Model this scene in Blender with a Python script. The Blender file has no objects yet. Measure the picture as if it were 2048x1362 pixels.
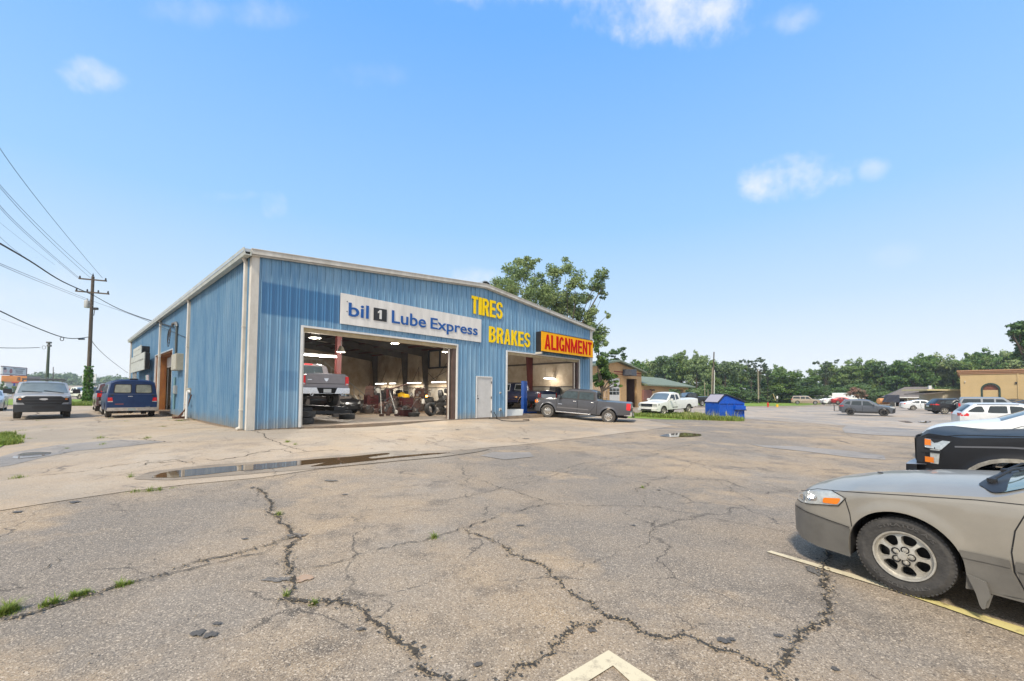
import bpy, bmesh, math, random
from mathutils import Vector, Matrix, noise
from mathutils.geometry import delaunay_2d_cdt
R = math.radians
random.seed(7)
sc = bpy.context.scene
# ------------------------------------------------------------------ camera
CZ = 1.70                      # eye height over the ground at the camera
F, PITCH, ROLL, CY = 818.24, 0.036746, 0.00768, 757.8
_s, _c = math.sin(PITCH), math.cos(PITCH)
U0 = Vector((0, -_s, _c)); FWD = Vector((0, _c, _s)); X0 = Vector((1, 0, 0))
RT = X0 * math.cos(ROLL) + U0 * math.sin(ROLL)
UP = -X0 * math.sin(ROLL) + U0 * math.cos(ROLL)
cd = bpy.data.cameras.new('camera'); cam = bpy.data.objects.new('camera', cd)
sc.collection.objects.link(cam); sc.camera = cam
cd.sensor_width = 36; cd.lens = F / 2048 * 36; cd.shift_y = (CY - 681) / 2048
cd.clip_end = 3000; cd.clip_start = 0.05
M = Matrix.Identity(4)
for i in range(3):
    M[i][0] = RT[i]; M[i][1] = UP[i]; M[i][2] = -FWD[i]
M[2][3] = CZ
cam.matrix_world = M
EYE = Vector((0, 0, CZ))
# ------------------------------------------------------------------ sky, sun, exposure
SUN_EL, SUN_AZ = R(50), R(205)     # azimuth from +Y clockwise: the sun stands behind the camera, to its left
w = bpy.data.worlds.new('World'); sc.world = w; w.use_nodes = True
nt = w.node_tree; nt.nodes.clear()
N = nt.nodes.new; LK = nt.links.new
out = N('ShaderNodeOutputWorld'); bg = N('ShaderNodeBackground'); LK(bg.outputs[0], out.inputs[0])
sky = N('ShaderNodeTexSky'); sky.sky_type = 'NISHITA'; sky.sun_disc = False
sky.sun_elevation = SUN_EL; sky.sun_rotation = SUN_AZ
sky.air_density = 1.0; sky.dust_density = 1.2; sky.ozone_density = 2.0; sky.altitude = 0
bg.inputs[1].default_value = 0.15
def wmath(op, a, b=None, c=None):
    n = N('ShaderNodeMath'); n.operation = op
    for i, v in enumerate((a, b, c)):
        if v is None: continue
        if hasattr(v, 'node'): LK(v, n.inputs[i])
        else: n.inputs[i].default_value = v
    return n.outputs[0]
tc = N('ShaderNodeTexCoord')
gm = N('ShaderNodeGamma'); gm.inputs[1].default_value = SKY_GAMMA = 0.72
LK(sky.outputs[0], gm.inputs[0])
tint = N('ShaderNodeMix'); tint.data_type = 'RGBA'; tint.blend_type = 'MULTIPLY'; tint.inputs[0].default_value = 1
LK(gm.outputs[0], tint.inputs[6]); tint.inputs[7].default_value = (1.35, 2.0, 2.5, 1)
sxyz = N('ShaderNodeSeparateXYZ'); LK(tc.outputs['Generated'], sxyz.inputs[0])
cr = N('ShaderNodeValToRGB'); LK(sxyz.outputs[2], cr.inputs[0]); el = cr.color_ramp.elements
for p_, c_ in ((0, (5.2, 5.35, 5.5)), (.08, (4.2, 4.6, 5.0)), (.20, (2.95, 3.9, 4.98)), (.37, (1.8, 3.2, 4.95)), (.68, (.9, 2.3, 4.95)), (1, (.7, 1.9, 4.4))):
    e = el[0] if p_ == 0 else (el[len(el) - 1] if p_ == 1 else el.new(p_)); e.position = p_; e.color = (*(v / 6 for v in c_), 1)
sk6 = N('ShaderNodeMix'); sk6.data_type = 'RGBA'; sk6.blend_type = 'MULTIPLY'; sk6.inputs[0].default_value = 1; LK(cr.outputs[0], sk6.inputs[6]); sk6.inputs[7].default_value = (6, 6, 6, 1)
skm = N('ShaderNodeMix'); skm.data_type = 'RGBA'; skm.inputs[0].default_value = .985; LK(tint.outputs[2], skm.inputs[6]); LK(sk6.outputs[2], skm.inputs[7])
# clouds: soft white patches in fixed directions of the sky, broken up by noise
nz = N('ShaderNodeTexNoise'); nz.inputs['Scale'].default_value = 9; nz.inputs['Detail'].default_value = 9; nz.inputs['Roughness'].default_value = .62
LK(tc.outputs['Generated'], nz.inputs['Vector'])
def ray(px, py):
    return (FWD * F + RT * (px - 1024) + UP * (CY - py)).normalized()
total = None
for (px, py, hw, hh, dens) in [(1350, -10, 185, 105, 1.0), (1130, -45, 330, 62, .7), (1590, 358, 112, 46, 1.0), (1745, 340, 34, 26, .5),
                               (1575, 36, 60, 30, .4), (195, 158, 62, 36, .7), (545, 408, 40, 34, .6), (480, 392, 80, 16, .5), (950, 556, 60, 30, .6), (460, 28, 150, 34, .28),
                               (60, 570, 190, 55, .45), (40, 650, 150, 30, .5), (1780, 510, 60, 28, .16), (740, 150, 90, 30, .14)]:
    c = ray(px, py); rx = (ray(px + hw, py) - ray(px - hw, py)); hx = rx.length / 2; rx.normalize()
    ry = (ray(px, py - hh) - ray(px, py + hh)); hy = ry.length / 2; ry = (ry - rx * ry.dot(rx)).normalized()
    def dot(v):
        n = N('ShaderNodeVectorMath'); n.operation = 'DOT_PRODUCT'; LK(tc.outputs['Generated'], n.inputs[0]); n.inputs[1].default_value = v; return n.outputs['Value']
    a = wmath('DIVIDE', wmath('SUBTRACT', dot(rx), rx.dot(c)), hx)
    b = wmath('DIVIDE', wmath('SUBTRACT', dot(ry), ry.dot(c)), hy)
    r2 = wmath('ADD', wmath('MULTIPLY', a, a), wmath('MULTIPLY', b, b))
    front = wmath('GREATER_THAN', dot(c), 0.2)
    k = wmath('SUBTRACT', 1.55, r2)
    k = wmath('ADD', k, wmath('MULTIPLY', wmath('SUBTRACT', nz.outputs[0], .55), 5.2))
    ss = N('ShaderNodeMapRange'); ss.interpolation_type = 'SMOOTHSTEP'
    LK(k, ss.inputs[0]); ss.inputs[1].default_value = 0.0; ss.inputs[2].default_value = 2.2; ss.inputs[3].default_value = 0; ss.inputs[4].default_value = dens
    k = wmath('MULTIPLY', ss.outputs[0], front)
    total = k if total is None else wmath('MAXIMUM', total, k)
# unseen white cloud added behind the camera and overhead as neutral fill light
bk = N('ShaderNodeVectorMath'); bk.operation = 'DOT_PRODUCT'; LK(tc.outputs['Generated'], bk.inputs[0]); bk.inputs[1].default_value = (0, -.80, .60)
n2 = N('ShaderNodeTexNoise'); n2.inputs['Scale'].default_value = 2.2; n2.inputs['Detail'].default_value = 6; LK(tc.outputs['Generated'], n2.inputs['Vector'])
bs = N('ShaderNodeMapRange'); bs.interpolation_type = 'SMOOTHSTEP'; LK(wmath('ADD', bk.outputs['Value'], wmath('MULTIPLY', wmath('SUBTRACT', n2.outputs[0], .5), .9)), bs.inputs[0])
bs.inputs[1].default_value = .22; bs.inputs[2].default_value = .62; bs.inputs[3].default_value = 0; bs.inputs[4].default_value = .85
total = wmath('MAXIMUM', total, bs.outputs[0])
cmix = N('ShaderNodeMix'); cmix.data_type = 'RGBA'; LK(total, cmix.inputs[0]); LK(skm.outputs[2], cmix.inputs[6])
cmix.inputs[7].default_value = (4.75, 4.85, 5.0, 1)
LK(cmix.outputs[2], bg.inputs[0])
sd = bpy.data.lights.new('sun', 'SUN'); sun = bpy.data.objects.new('sun', sd); sc.collection.objects.link(sun)
sd.energy = 3.1; sd.angle = R(8); sd.color = (1, .90, .76)
sdir = Vector((math.sin(SUN_AZ) * math.cos(SUN_EL), math.cos(SUN_AZ) * math.cos(SUN_EL), math.sin(SUN_EL)))
sun.rotation_euler = sdir.to_track_quat('Z', 'Y').to_euler(); sun.location = (0, 0, 50)
sc.view_settings.view_transform = 'Standard'; sc.view_settings.look = 'None'
sc.view_settings.exposure = 0.46; sc.view_settings.gamma = 1
# ------------------------------------------------------------------ ray helpers: a pixel of the photo and a distance give a point of the place
def at(px, py, d):
    r = ray(px, py); return EYE + r * (d / r.y)
def srgb(r, g, b):
    f = lambda c: (c / 12.92 if c <= .04045 else ((c + .055) / 1.055) ** 2.4)
    return (f(r / 255), f(g / 255), f(b / 255))
# control points of the terrain: (pixel x, pixel y, distance) on the ground
CTL = [(1812, 1189, 3.56), (495, 862, 13.5), (912, 840, 20.0), (375, 837, 20.2), (85, 836.5, 22.4), (250, 835, 21.8), (1095, 835, 25.0), (1216, 847, 23.0),
       (1325, 831.6, 32.2), (1400, 811.5, 63), (1455, 838.5, 27), (1700, 831, 44), (1640, 809.5, 94), (1536, 814, 70), (1820, 821, 59), (1905, 828, 46),
       (175, 803, 45), (1183, 834, 29.5), (264, 813, 38)]
CP = [at(*c) for c in CTL] + [Vector(v) for v in ((0, 0, 0), (0, 2, 0), (-3, 3, 0), (3, 3, 0), (-2, 6, .03), (-12, 8, .12), (-22, 9, .2), (8, 8, -.04), (5, 14, .02), (-1, 12, .1), (10, 12, -.08), (26, 26, -.36), (14, 9, -.1), (20, 6, -.1),
      (-10, 26, .38), (-16, 35, .38), (-2, 26, .38), (-9, 40, .3), (-60, 60, .4), (-120, 100, .4), (60, 60, -.3), (0, 110, -.2), (100, 120, -.3), (0, -10, 0), (-30, -10, .1), (30, -10, -.1), (0, 300, -.2), (-300, 300, .3), (300, 300, -.3), (9.5, 20.5, .08), (4.5, 18, .2), (-4, 13.5, .32), (-30, 30, .3), (-30, 20, .2))]
def tz(x, y):
    s = t = 0.0
    for p in CP:
        d2 = (p.x - x) ** 2 + (p.y - y) ** 2
        k = 1.0 / (d2 + .5 + .0006 * d2 * d2 * 0 + (.02 * (abs(x) + abs(y))) ** 2) ** 1.5
        s += k * p.z; t += k
    return s / t
def ground(px, py):
    r = ray(px, py)
    if r.z > -0.002: r = Vector((r.x, r.y, -0.002))
    lo, z = 0, 0.0
    for i in range(60):
        t = (z - CZ) / r.z; p = EYE + r * t
        z = z + (tz(p.x, p.y) - z) * .6
    return Vector((p.x, p.y, z))
# ------------------------------------------------------------------ mesh collector
class G:
    def __init__(s): s.v = []; s.f = []; s.m = []
    def add(s, vs, fs, m=0):
        o = len(s.v); s.v += [tuple(v) for v in vs]; s.f += [tuple(i + o for i in f) for f in fs]; s.m += [m] * len(fs); return s
    def box(s, x0, x1, y0, y1, z0, z1, m=0, mat=None):
        vs = [Vector((x, y, z)) for z in (z0, z1) for y in (y0, y1) for x in (x0, x1)]
        if mat is not None: vs = [mat @ v for v in vs]
        return s.add(vs, [(0, 2, 3, 1), (4, 5, 7, 6), (0, 1, 5, 4), (2, 6, 7, 3), (0, 4, 6, 2), (1, 3, 7, 5)], m)
    def tube(s, pts, r, n=8, m=0, cap=True):
        pts = [Vector(p) for p in pts]; rings = []; k = len(pts)
        for i, p in enumerate(pts):
            d = (pts[min(i + 1, k - 1)] - pts[max(i - 1, 0)]); d = d.normalized() if d.length > 1e-9 else Vector((0, 0, 1))
            a = d.cross(Vector((0, 0, 1)) if abs(d.z) < .95 else Vector((1, 0, 0))).normalized(); b = d.cross(a)
            rr = r[i] if isinstance(r, (list, tuple)) else r
            rings.append([p + a * math.cos(2 * math.pi * j / n) * rr + b * math.sin(2 * math.pi * j / n) * rr for j in range(n)])
        vs = [v for g in rings for v in g]; fs = []
        for i in range(k - 1):
            for j in range(n):
                a = i * n + j; b = i * n + (j + 1) % n; fs.append((a, a + n, b + n, b))
        if cap: fs += [tuple(range(n)), tuple(range(n * k - 1, n * (k - 1) - 1, -1))]
        return s.add(vs, fs, m)
    def lathe(s, prof, c=(0, 0, 0), axis='z', n=24, m=0, mfun=None):
        c = Vector(c); o = len(s.v); k = len(prof)
        for (r, h) in prof:
            for j in range(n):
                a = 2 * math.pi * j / n; x, y = r * math.cos(a), r * math.sin(a)
                v = {'z': (x, y, h), 'y': (x, h, y), 'x': (h, x, y)}[axis]; s.v.append(tuple(c + Vector(v)))
        for i in range(k - 1):
            for j in range(n):
                a = o + i * n + j; b = o + i * n + (j + 1) % n
                s.f.append((a, b, b + n, a + n)); s.m.append(mfun(i) if mfun else m)
        return s
    def prism(s, poly, h0, h1, m=0, fn=None):
        n = len(poly); fn = fn or (lambda a, b, h: (a, b, h))
        vs = [fn(a, b, h0) for a, b in poly] + [fn(a, b, h1) for a, b in poly]
        fs = [tuple(range(n))[::-1], tuple(range(n, 2 * n))] + [(i, (i + 1) % n, n + (i + 1) % n, n + i) for i in range(n)]
        return s.add(vs, fs, m)
    def patch(s, poly, fn, step=.12, m=0, jitter=0):
        vs2, fs = tri(poly, step); return s.add([fn(a, b) for a, b in vs2], fs, m)
def tri(poly, step):
    """fill a 2D outline with triangles that have inner points, so that it can follow a curved surface"""
    n = len(poly); pts = []
    for i in range(n):
        a = Vector(poly[i]); b = Vector(poly[(i + 1) % n]); k = max(1, int((b - a).length / step))
        pts += [a + (b - a) * (j / k) for j in range(k)]
    nb = len(pts); xs = [p.x for p in pts]; ys = [p.y for p in pts]
    def inside(x, y):
        c = False; j = nb - 1
        for i in range(nb):
            if (pts[i].y > y) != (pts[j].y > y) and x < (pts[j].x - pts[i].x) * (y - pts[i].y) / (pts[j].y - pts[i].y) + pts[i].x: c = not c
            j = i
        return c
    x = min(xs) + step * .5; inner = []
    while x < max(xs):
        y = min(ys) + step * .5
        while y < max(ys):
            if inside(x, y) and min((p.x - x) ** 2 + (p.y - y) ** 2 for p in pts) > (step * .35) ** 2: inner.append(Vector((x, y)))
            y += step
        x += step
    r = delaunay_2d_cdt(pts + inner, [(i, (i + 1) % nb) for i in range(nb)], [], 1, 1e-6)
    return [(v.x, v.y) for v in r[0]], [tuple(f) for f in r[2]]
def rnd(poly, r=.03, k=4):
    """round the corners of an outline"""
    out = []; n = len(poly)
    for i in range(n):
        p = Vector(poly[i]); a = Vector(poly[i - 1]) - p; b = Vector(poly[(i + 1) % n]) - p
        ra = min(r, a.length * .45); rb = min(r, b.length * .45)
        A = p + a.normalized() * ra; B = p + b.normalized() * rb
        for j in range(k + 1):
            t = j / k; q = A * (1 - t) ** 2 + p * 2 * t * (1 - t) + B * t * t; out.append((q.x, q.y))
    return out
COL = sc.collection
def mk(name, g, mats, parent=None, smooth=None, bevel=0, loc=None, rot=None, weld=False):
    me = bpy.data.meshes.new(name); me.from_pydata(g.v, [], g.f)
    if not isinstance(mats, (list, tuple)): mats = [mats]
    for q in mats: me.materials.append(q)
    me.polygons.foreach_set('material_index', g.m)
    if weld or bevel:
        b = bmesh.new(); b.from_mesh(me); bmesh.ops.remove_doubles(b, verts=b.verts, dist=1e-4); bmesh.ops.recalc_face_normals(b, faces=b.faces); b.to_mesh(me); b.free()
    if smooth is not None:
        me.polygons.foreach_set('use_smooth', [True] * len(me.polygons)); me.set_sharp_from_angle(angle=R(smooth))
    me.update()
    o = bpy.data.objects.new(name, me); COL.objects.link(o)
    if bevel:
        bv = o.modifiers.new('bevel', 'BEVEL'); bv.width = bevel; bv.segments = 2; bv.limit_method = 'ANGLE'; bv.angle_limit = R(40)
    if parent: o.parent = parent
    if loc is not None: o.location = loc
    if rot is not None: o.rotation_euler = rot
    return o
def tag(o, label=None, cat=None, group=None, kind=None):
    if label: o['label'] = label
    if cat: o['category'] = cat
    if group: o['group'] = group
    if kind: o['kind'] = kind
    return o
def empty(name, loc=(0, 0, 0), rz=0, label=None, cat=None, group=None):
    o = bpy.data.objects.new(name, None); COL.objects.link(o); o.location = loc; o.rotation_euler = (0, 0, rz); o.empty_display_size = .3
    return tag(o, label, cat, group)
KIDS = {}
def copy_tree(o, parent=None, kids=None):
    c = o.copy(); COL.objects.link(c)
    if parent is not None: c.parent = parent
    for ch in [q for q in bpy.data.objects if q.parent == o]: copy_tree(ch, c)
    return c
# ------------------------------------------------------------------ materials
MC = {}
def mat(name, col, rough=.6, metal=0, coat=0, var=.0, vscale=3, bump=0, bscale=40, spec=.5, col2=None, emit=None, es=1, stretch=None, trans=0, alpha=1):
    if name in MC: return MC[name]
    m = bpy.data.materials.new(name); m.use_nodes = True; t = m.node_tree; b = t.nodes['Principled BSDF']; MC[name] = m
    b.inputs['Base Color'].default_value = (*col, 1); b.inputs['Roughness'].default_value = rough; b.inputs['Metallic'].default_value = metal
    b.inputs['Coat Weight'].default_value = coat; b.inputs['Coat Roughness'].default_value = .06; b.inputs['Specular IOR Level'].default_value = spec
    if trans: b.inputs['Transmission Weight'].default_value = trans
    if alpha < 1: b.inputs['Alpha'].default_value = alpha
    if emit: b.inputs['Emission Color'].default_value = (*emit, 1); b.inputs['Emission Strength'].default_value = es
    if var or bump:
        c = t.nodes.new('ShaderNodeTexCoord'); mp = t.nodes.new('ShaderNodeMapping'); t.links.new(c.outputs['Object'], mp.inputs[0])
        if stretch: mp.inputs['Scale'].default_value = stretch
    if var:
        n = t.nodes.new('ShaderNodeTexNoise'); n.inputs['Scale'].default_value = vscale; n.inputs['Detail'].default_value = 8; n.inputs['Roughness'].default_value = .65
        t.links.new(mp.outputs[0], n.inputs['Vector'])
        mr = t.nodes.new('ShaderNodeMapRange'); t.links.new(n.outputs[0], mr.inputs[0]); mr.inputs[1].default_value = .32; mr.inputs[2].default_value = .68
        mx = t.nodes.new('ShaderNodeMix'); mx.data_type = 'RGBA'; t.links.new(mr.outputs[0], mx.inputs[0])
        c2 = col2 or tuple(v * (1 - var) for v in col)
        mx.inputs[6].default_value = (*col, 1); mx.inputs[7].default_value = (*c2, 1); t.links.new(mx.outputs[2], b.inputs['Base Color'])
    if bump:
        n = t.nodes.new('ShaderNodeTexNoise'); n.inputs['Scale'].default_value = bscale; n.inputs['Detail'].default_value = 4; t.links.new(mp.outputs[0], n.inputs['Vector'])
        bp = t.nodes.new('ShaderNodeBump'); bp.inputs['Strength'].default_value = bump; bp.inputs['Distance'].default_value = .02
        t.links.new(n.outputs[0], bp.inputs['Height']); t.links.new(bp.outputs[0], b.inputs['Normal'])
    return m
def paint(name, rgb, metal=.35, rough=.32): return mat('paint ' + name, srgb(*rgb), rough, metal, .5, .12, 6)
M_BLACK = mat('black plastic', (.018, .018, .02), .5)
M_DARK = mat('dark void', (.01, .01, .011), .9)
M_RUB = mat('tyre rubber', (.035, .034, .033), .75, 0, 0, .45, 14, .25, 60, col2=(.075, .07, .064))
M_CHROME = mat('chrome', (.75, .75, .76), .12, 1)
M_ALLOY = mat('alloy', (.60, .57, .50), .42, .45, 0, .35, 22)
M_GLASS = mat('tinted glass', (.02, .028, .03), .03, 0, 0, spec=.9)
M_GLASSL = mat('pale reflecting glass', (.16, .21, .21), .05, .25, 0, .3, 2, spec=1.0)
M_LENS = mat('clear lamp lens', (.62, .64, .62), .1, .25, .6, .35, 30)
M_AMBER = mat('amber lamp lens', srgb(240, 130, 30), .2, 0, .6)
M_RED = mat('red lamp lens', srgb(200, 18, 20), .2, 0, .8)
M_STEEL = mat('grey steel', (.22, .22, .22), .45, .6, 0, .4, 9)
M_WHITE = mat('white paint', (.72, .72, .70), .45, 0, 0, .12, 4)
M_CHALK = mat('plate white', (.6, .62, .62), .5)
def text_g(s, offset=.0, extr=.02, m=0, fn=None, box=None, space=1.0):
    """letters as solid mesh fitted in box=(x0,x1,z0,z1); fn maps (x, z, depth) to a point"""
    c = bpy.data.curves.new('tmp', 'FONT'); c.body = s; c.size = 1; c.offset = offset; c.extrude = 0; c.space_character = space; c.resolution_u = 4
    o = bpy.data.objects.new('tmp', c); COL.objects.link(o)
    me = bpy.data.meshes.new_from_object(o.evaluated_get(bpy.context.evaluated_depsgraph_get()))
    b = bmesh.new(); b.from_mesh(me); bmesh.ops.remove_doubles(b, verts=b.verts, dist=1e-5)
    vs = [v.co.copy() for v in b.verts]; fs = [tuple(v.index for v in f.verts) for f in b.faces]
    bd = [(e.verts[0].index, e.verts[1].index) for e in b.edges if len(e.link_faces) == 1]
    b.free(); bpy.data.objects.remove(o); bpy.data.meshes.remove(me)
    x0 = min(v.x for v in vs); x1 = max(v.x for v in vs); y0 = min(v.y for v in vs); y1 = max(v.y for v in vs)
    bx0, bx1, bz0, bz1 = box
    def P(v, d): return fn(bx0 + (v.x - x0) / (x1 - x0) * (bx1 - bx0), bz0 + (v.y - y0) / (y1 - y0) * (bz1 - bz0), d)
    g = G(); n = len(vs)
    if extr: g.add([P(v, extr) for v in vs] + [P(v, 0) for v in vs], fs + [(a, b2, b2 + n, a + n) for a, b2 in bd], m)
    else: g.add([P(v, 0) for v in vs], fs, m)
    return g
def merge(g, h):
    o = len(g.v); g.v += h.v; g.f += [tuple(i + o for i in f) for f in h.f]; g.m += h.m; return g
# ================================================================== THE GROUND
def asphalt_mat(name, base, light, dark, warm, wscale=.35, speck=1.0, rough=.8, wetp=None):
    m = bpy.data.materials.new(name); m.use_nodes = True; t = m.node_tree; L = t.links.new; nd = t.nodes.new
    b = t.nodes['Principled BSDF']; c = nd('ShaderNodeTexCoord')
    def noise_(sc_, det=4, ro=.6, vec=None):
        n = nd('ShaderNodeTexNoise'); n.inputs['Scale'].default_value = sc_; n.inputs['Detail'].default_value = det; n.inputs['Roughness'].default_value = ro
        L(vec or c.outputs['Object'], n.inputs['Vector']); return n.outputs[0]
    def ramp(x, a, b_, lo=0, hi=1):
        n = nd('ShaderNodeMapRange'); L(x, n.inputs[0]); n.inputs[1].default_value = a; n.inputs[2].default_value = b_; n.inputs[3].default_value = lo; n.inputs[4].default_value = hi; return n.outputs[0]
    def mix(f, a, b_, bt='MIX'):
        n = nd('ShaderNodeMix'); n.data_type = 'RGBA'; n.blend_type = bt
        for v, i in ((f, 0), (a, 6), (b_, 7)):
            if hasattr(v, 'node'): L(v, n.inputs[i])
            else: n.inputs[i].default_value = v if i == 0 else (*v, 1)
        return n.outputs[2]
    col = mix(ramp(noise_(.45, 5, .6), .38, .62), base, warm)
    col = mix(ramp(noise_(1.3, 6, .7), .50, .66, 0, .75), col, dark)                     # darker stained patches
    col = mix(ramp(noise_(2.2, 7, .75), .56, .70, 0, .55), col, warm)                   # rusty dirt
    col = mix(ramp(noise_(.16, 3, .5), .44, .56, 0, .95), col, tuple(x * .66 + .02 for x in base))   # broad greyer fields
    col = mix(ramp(noise_(.34, 5, .65), .53, .62, 0, .75), col, tuple(x * 1.12 for x in warm))
    speck_v = ramp(noise_(.9, 5, .6), .35, .65, .35, 1.0)
    dn = nd('ShaderNodeVectorMath'); dn.operation = 'MULTIPLY_ADD'; nn_ = nd('ShaderNodeTexNoise'); nn_.inputs['Scale'].default_value = 2.5; nn_.inputs['Detail'].default_value = 5; L(c.outputs['Object'], nn_.inputs['Vector'])
    L(nn_.outputs['Color'], dn.inputs[0]); dn.inputs[1].default_value = (.55, .55, .0); L(c.outputs['Object'], dn.inputs[2])
    for cs, lo_, wd_, st in ((.42, .47, .006, .8), (1.6, .55, .010, .7), (5.0, .60, .02, .6)):       # hairline and map cracking
        ve = nd('ShaderNodeTexVoronoi'); ve.feature = 'DISTANCE_TO_EDGE'; ve.inputs['Scale'].default_value = cs; L(dn.outputs[0], ve.inputs['Vector'])
        ln = ramp(ve.outputs['Distance'], wd_ * .4, wd_ * 1.4, 1, 0); mk_ = nd('ShaderNodeMath'); mk_.operation = 'MULTIPLY'; L(ln, mk_.inputs[0]); L(ramp(noise_(.7 + cs * .2, 4, .6), lo_, lo_ + .08, 0, st), mk_.inputs[1])
        col = mix(mk_.outputs[0], col, tuple(x * .35 for x in dark))
    v = nd('ShaderNodeTexVoronoi'); v.inputs['Scale'].default_value = 210; L(c.outputs['Object'], v.inputs['Vector'])     # the aggregate
    sp = nd('ShaderNodeSeparateColor'); L(v.outputs['Color'], sp.inputs[0])
    def vary(x):
        q_ = nd('ShaderNodeMath'); q_.operation = 'MULTIPLY'; L(x, q_.inputs[0]); L(speck_v, q_.inputs[1]); return q_.outputs[0]
    col = mix(vary(ramp(sp.outputs[0], .62, .95, 0, .75 * speck)), col, light)
    col = mix(vary(ramp(sp.outputs[1], .55, .95, 0, .75 * speck)), col, dark)
    v2 = nd('ShaderNodeTexVoronoi'); v2.inputs['Scale'].default_value = 105; L(c.outputs['Object'], v2.inputs['Vector'])
    s2 = nd('ShaderNodeSeparateColor'); L(v2.outputs['Color'], s2.inputs[0])
    col = mix(ramp(s2.outputs[0], .80, .98, 0, .6 * speck), col, tuple(min(1, x * 1.25) for x in light))
    col = mix(ramp(s2.outputs[1], .80, .98, 0, .6 * speck), col, tuple(x * .6 for x in dark))
    L(col, b.inputs['Base Color'])
    L(ramp(noise_(.6, 4), .35, .65, rough - .12, rough + .08), b.inputs['Roughness'])
    bp = nd('ShaderNodeBump'); bp.inputs['Strength'].default_value = .55; bp.inputs['Distance'].default_value = .006
    L(v.outputs['Distance'], bp.inputs['Height']); bp2 = nd('ShaderNodeBump'); bp2.inputs['Strength'].default_value = .35; bp2.inputs['Distance'].default_value = .05
    L(noise_(3, 5), bp2.inputs['Height']); L(bp.outputs[0], bp2.inputs['Normal']); L(bp2.outputs[0], b.inputs['Normal'])
    return m
M_ASPH = asphalt_mat('old asphalt', (.275, .232, .183), (.56, .47, .36), (.075, .062, .050), (.40, .29, .175))
M_SMEAR = asphalt_mat('damp dark asphalt', (.15, .14, .125), (.38, .34, .29), (.06, .055, .05), (.19, .16, .13))
M_CONC = asphalt_mat('old concrete', (.45, .375, .285), (.60, .52, .42), (.24, .195, .15), (.42, .315, .205), speck=.6)
M_LOT = asphalt_mat('pale worn lot surface', (.42, .37, .315), (.52, .48, .42), (.24, .21, .18), (.45, .35, .25), speck=.3)
M_WETGREY = asphalt_mat('damp grey patch', (.31, .285, .255), (.46, .42, .37), (.18, .165, .15), (.31, .27, .23), speck=.5, rough=.72)
M_GRASS = mat('mown grass', (.13, .23, .02), .9, 0, 0, .5, .8, .4, 30, col2=(.22, .30, .035))
M_CRACK = mat('crack', (.022, .020, .018), .95, 0, 0, .5, 40, col2=(.09, .075, .055))
M_CRUMB = mat('crack crumbs', (.34, .27, .18), .95, 0, 0, .5, 30)
M_WATER = mat('still water', (.13, .082, .042), .02, 0, 0, spec=.9)
def axis(lo, hi, step, far, grow):
    a = []; x = lo
    while x <= hi: a.append(x); x += step
    s = step; x = hi
    while x < far: s *= grow; x += s; a.append(x)
    s = step; x = lo
    while x > -far: s *= grow; x -= s; a.insert(0, x)
    return a
g = G(); XS = axis(-14, 14, .5, 1500, 1.13); YS = axis(-3, 34, .5, 1500, 1.13); k = len(XS)
g.v = [(x, y, tz(x, y)) for y in YS for x in XS]
g.f = [(j * k + i, j * k + i + 1, (j + 1) * k + i + 1, (j + 1) * k + i) for j in range(len(YS) - 1) for i in range(k - 1)]; g.m = [0] * len(g.f)
ground_o = tag(mk('ground', g, M_ASPH, smooth=60), kind='structure')
def sheet(name, pxs, lift, m, step=.8, kind='structure', extra=None, smooth=60, world=False):
    poly = [(p[0], p[1]) for p in pxs] if world else [tuple(ground(*p).xy) for p in pxs]
    if extra: poly += extra
    g = G().patch(poly, lambda x, y: (x, y, tz(x, y) + lift), step)
    return tag(mk(name, g, m, smooth=smooth), kind=kind)
gp = lambda a, b: tuple(ground(a, b).xy)
# concrete apron before, beside and left of the shop
sheet('concrete_apron', [(0, 1022), (120, 1003), (250, 984), (380, 969), (520, 956), (640, 938), (760, 922), (860, 909), (960, 897), (1060, 888), (1180, 874), (1290, 862), (1345, 851), (1300, 842), (1262, 836), (1225, 833)], .008, M_CONC, .7,
      extra=[(9, 33), (2, 34), (-5, 24), (-9.5, 16.5), (-13, 21), (-22, 30), (-32, 41), (-38, 41), (-42, 34), (-46, 26), (-36, 17), (-16, 9)])
# the pale lot to the right and behind the dumpster
sheet('parking_lot', [(1310, 828), (1400, 832), (1500, 838), (1640, 848), (1780, 858), (1850, 868), (2040, 880), (2047, 826), (1980, 815), (1700, 811), (1560, 816), (1440, 815), (1330, 817)], .006, M_LOT, 1.6)
sheet('asphalt_patch', [(1684, 858), (1700, 852), (1782, 855), (1850, 860), (1850, 874), (1760, 871), (1690, 866)], .012, M_WETGREY)
sheet('damp_strip', [(1500, 889), (1600, 893), (1700, 902), (1768, 911), (1772, 920), (1700, 915), (1610, 903), (1530, 895)], .008, M_WETGREY)
sheet('damp_strip', [(30, 905), (120, 890), (240, 880), (330, 884), (260, 893), (150, 903), (90, 915), (20, 932), (0, 935), (0, 915)], .013, M_WETGREY)
sheet('damp_strip', [(985, 905), (1060, 905), (1068, 914), (1010, 920), (960, 912)], .010, M_WETGREY)
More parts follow.
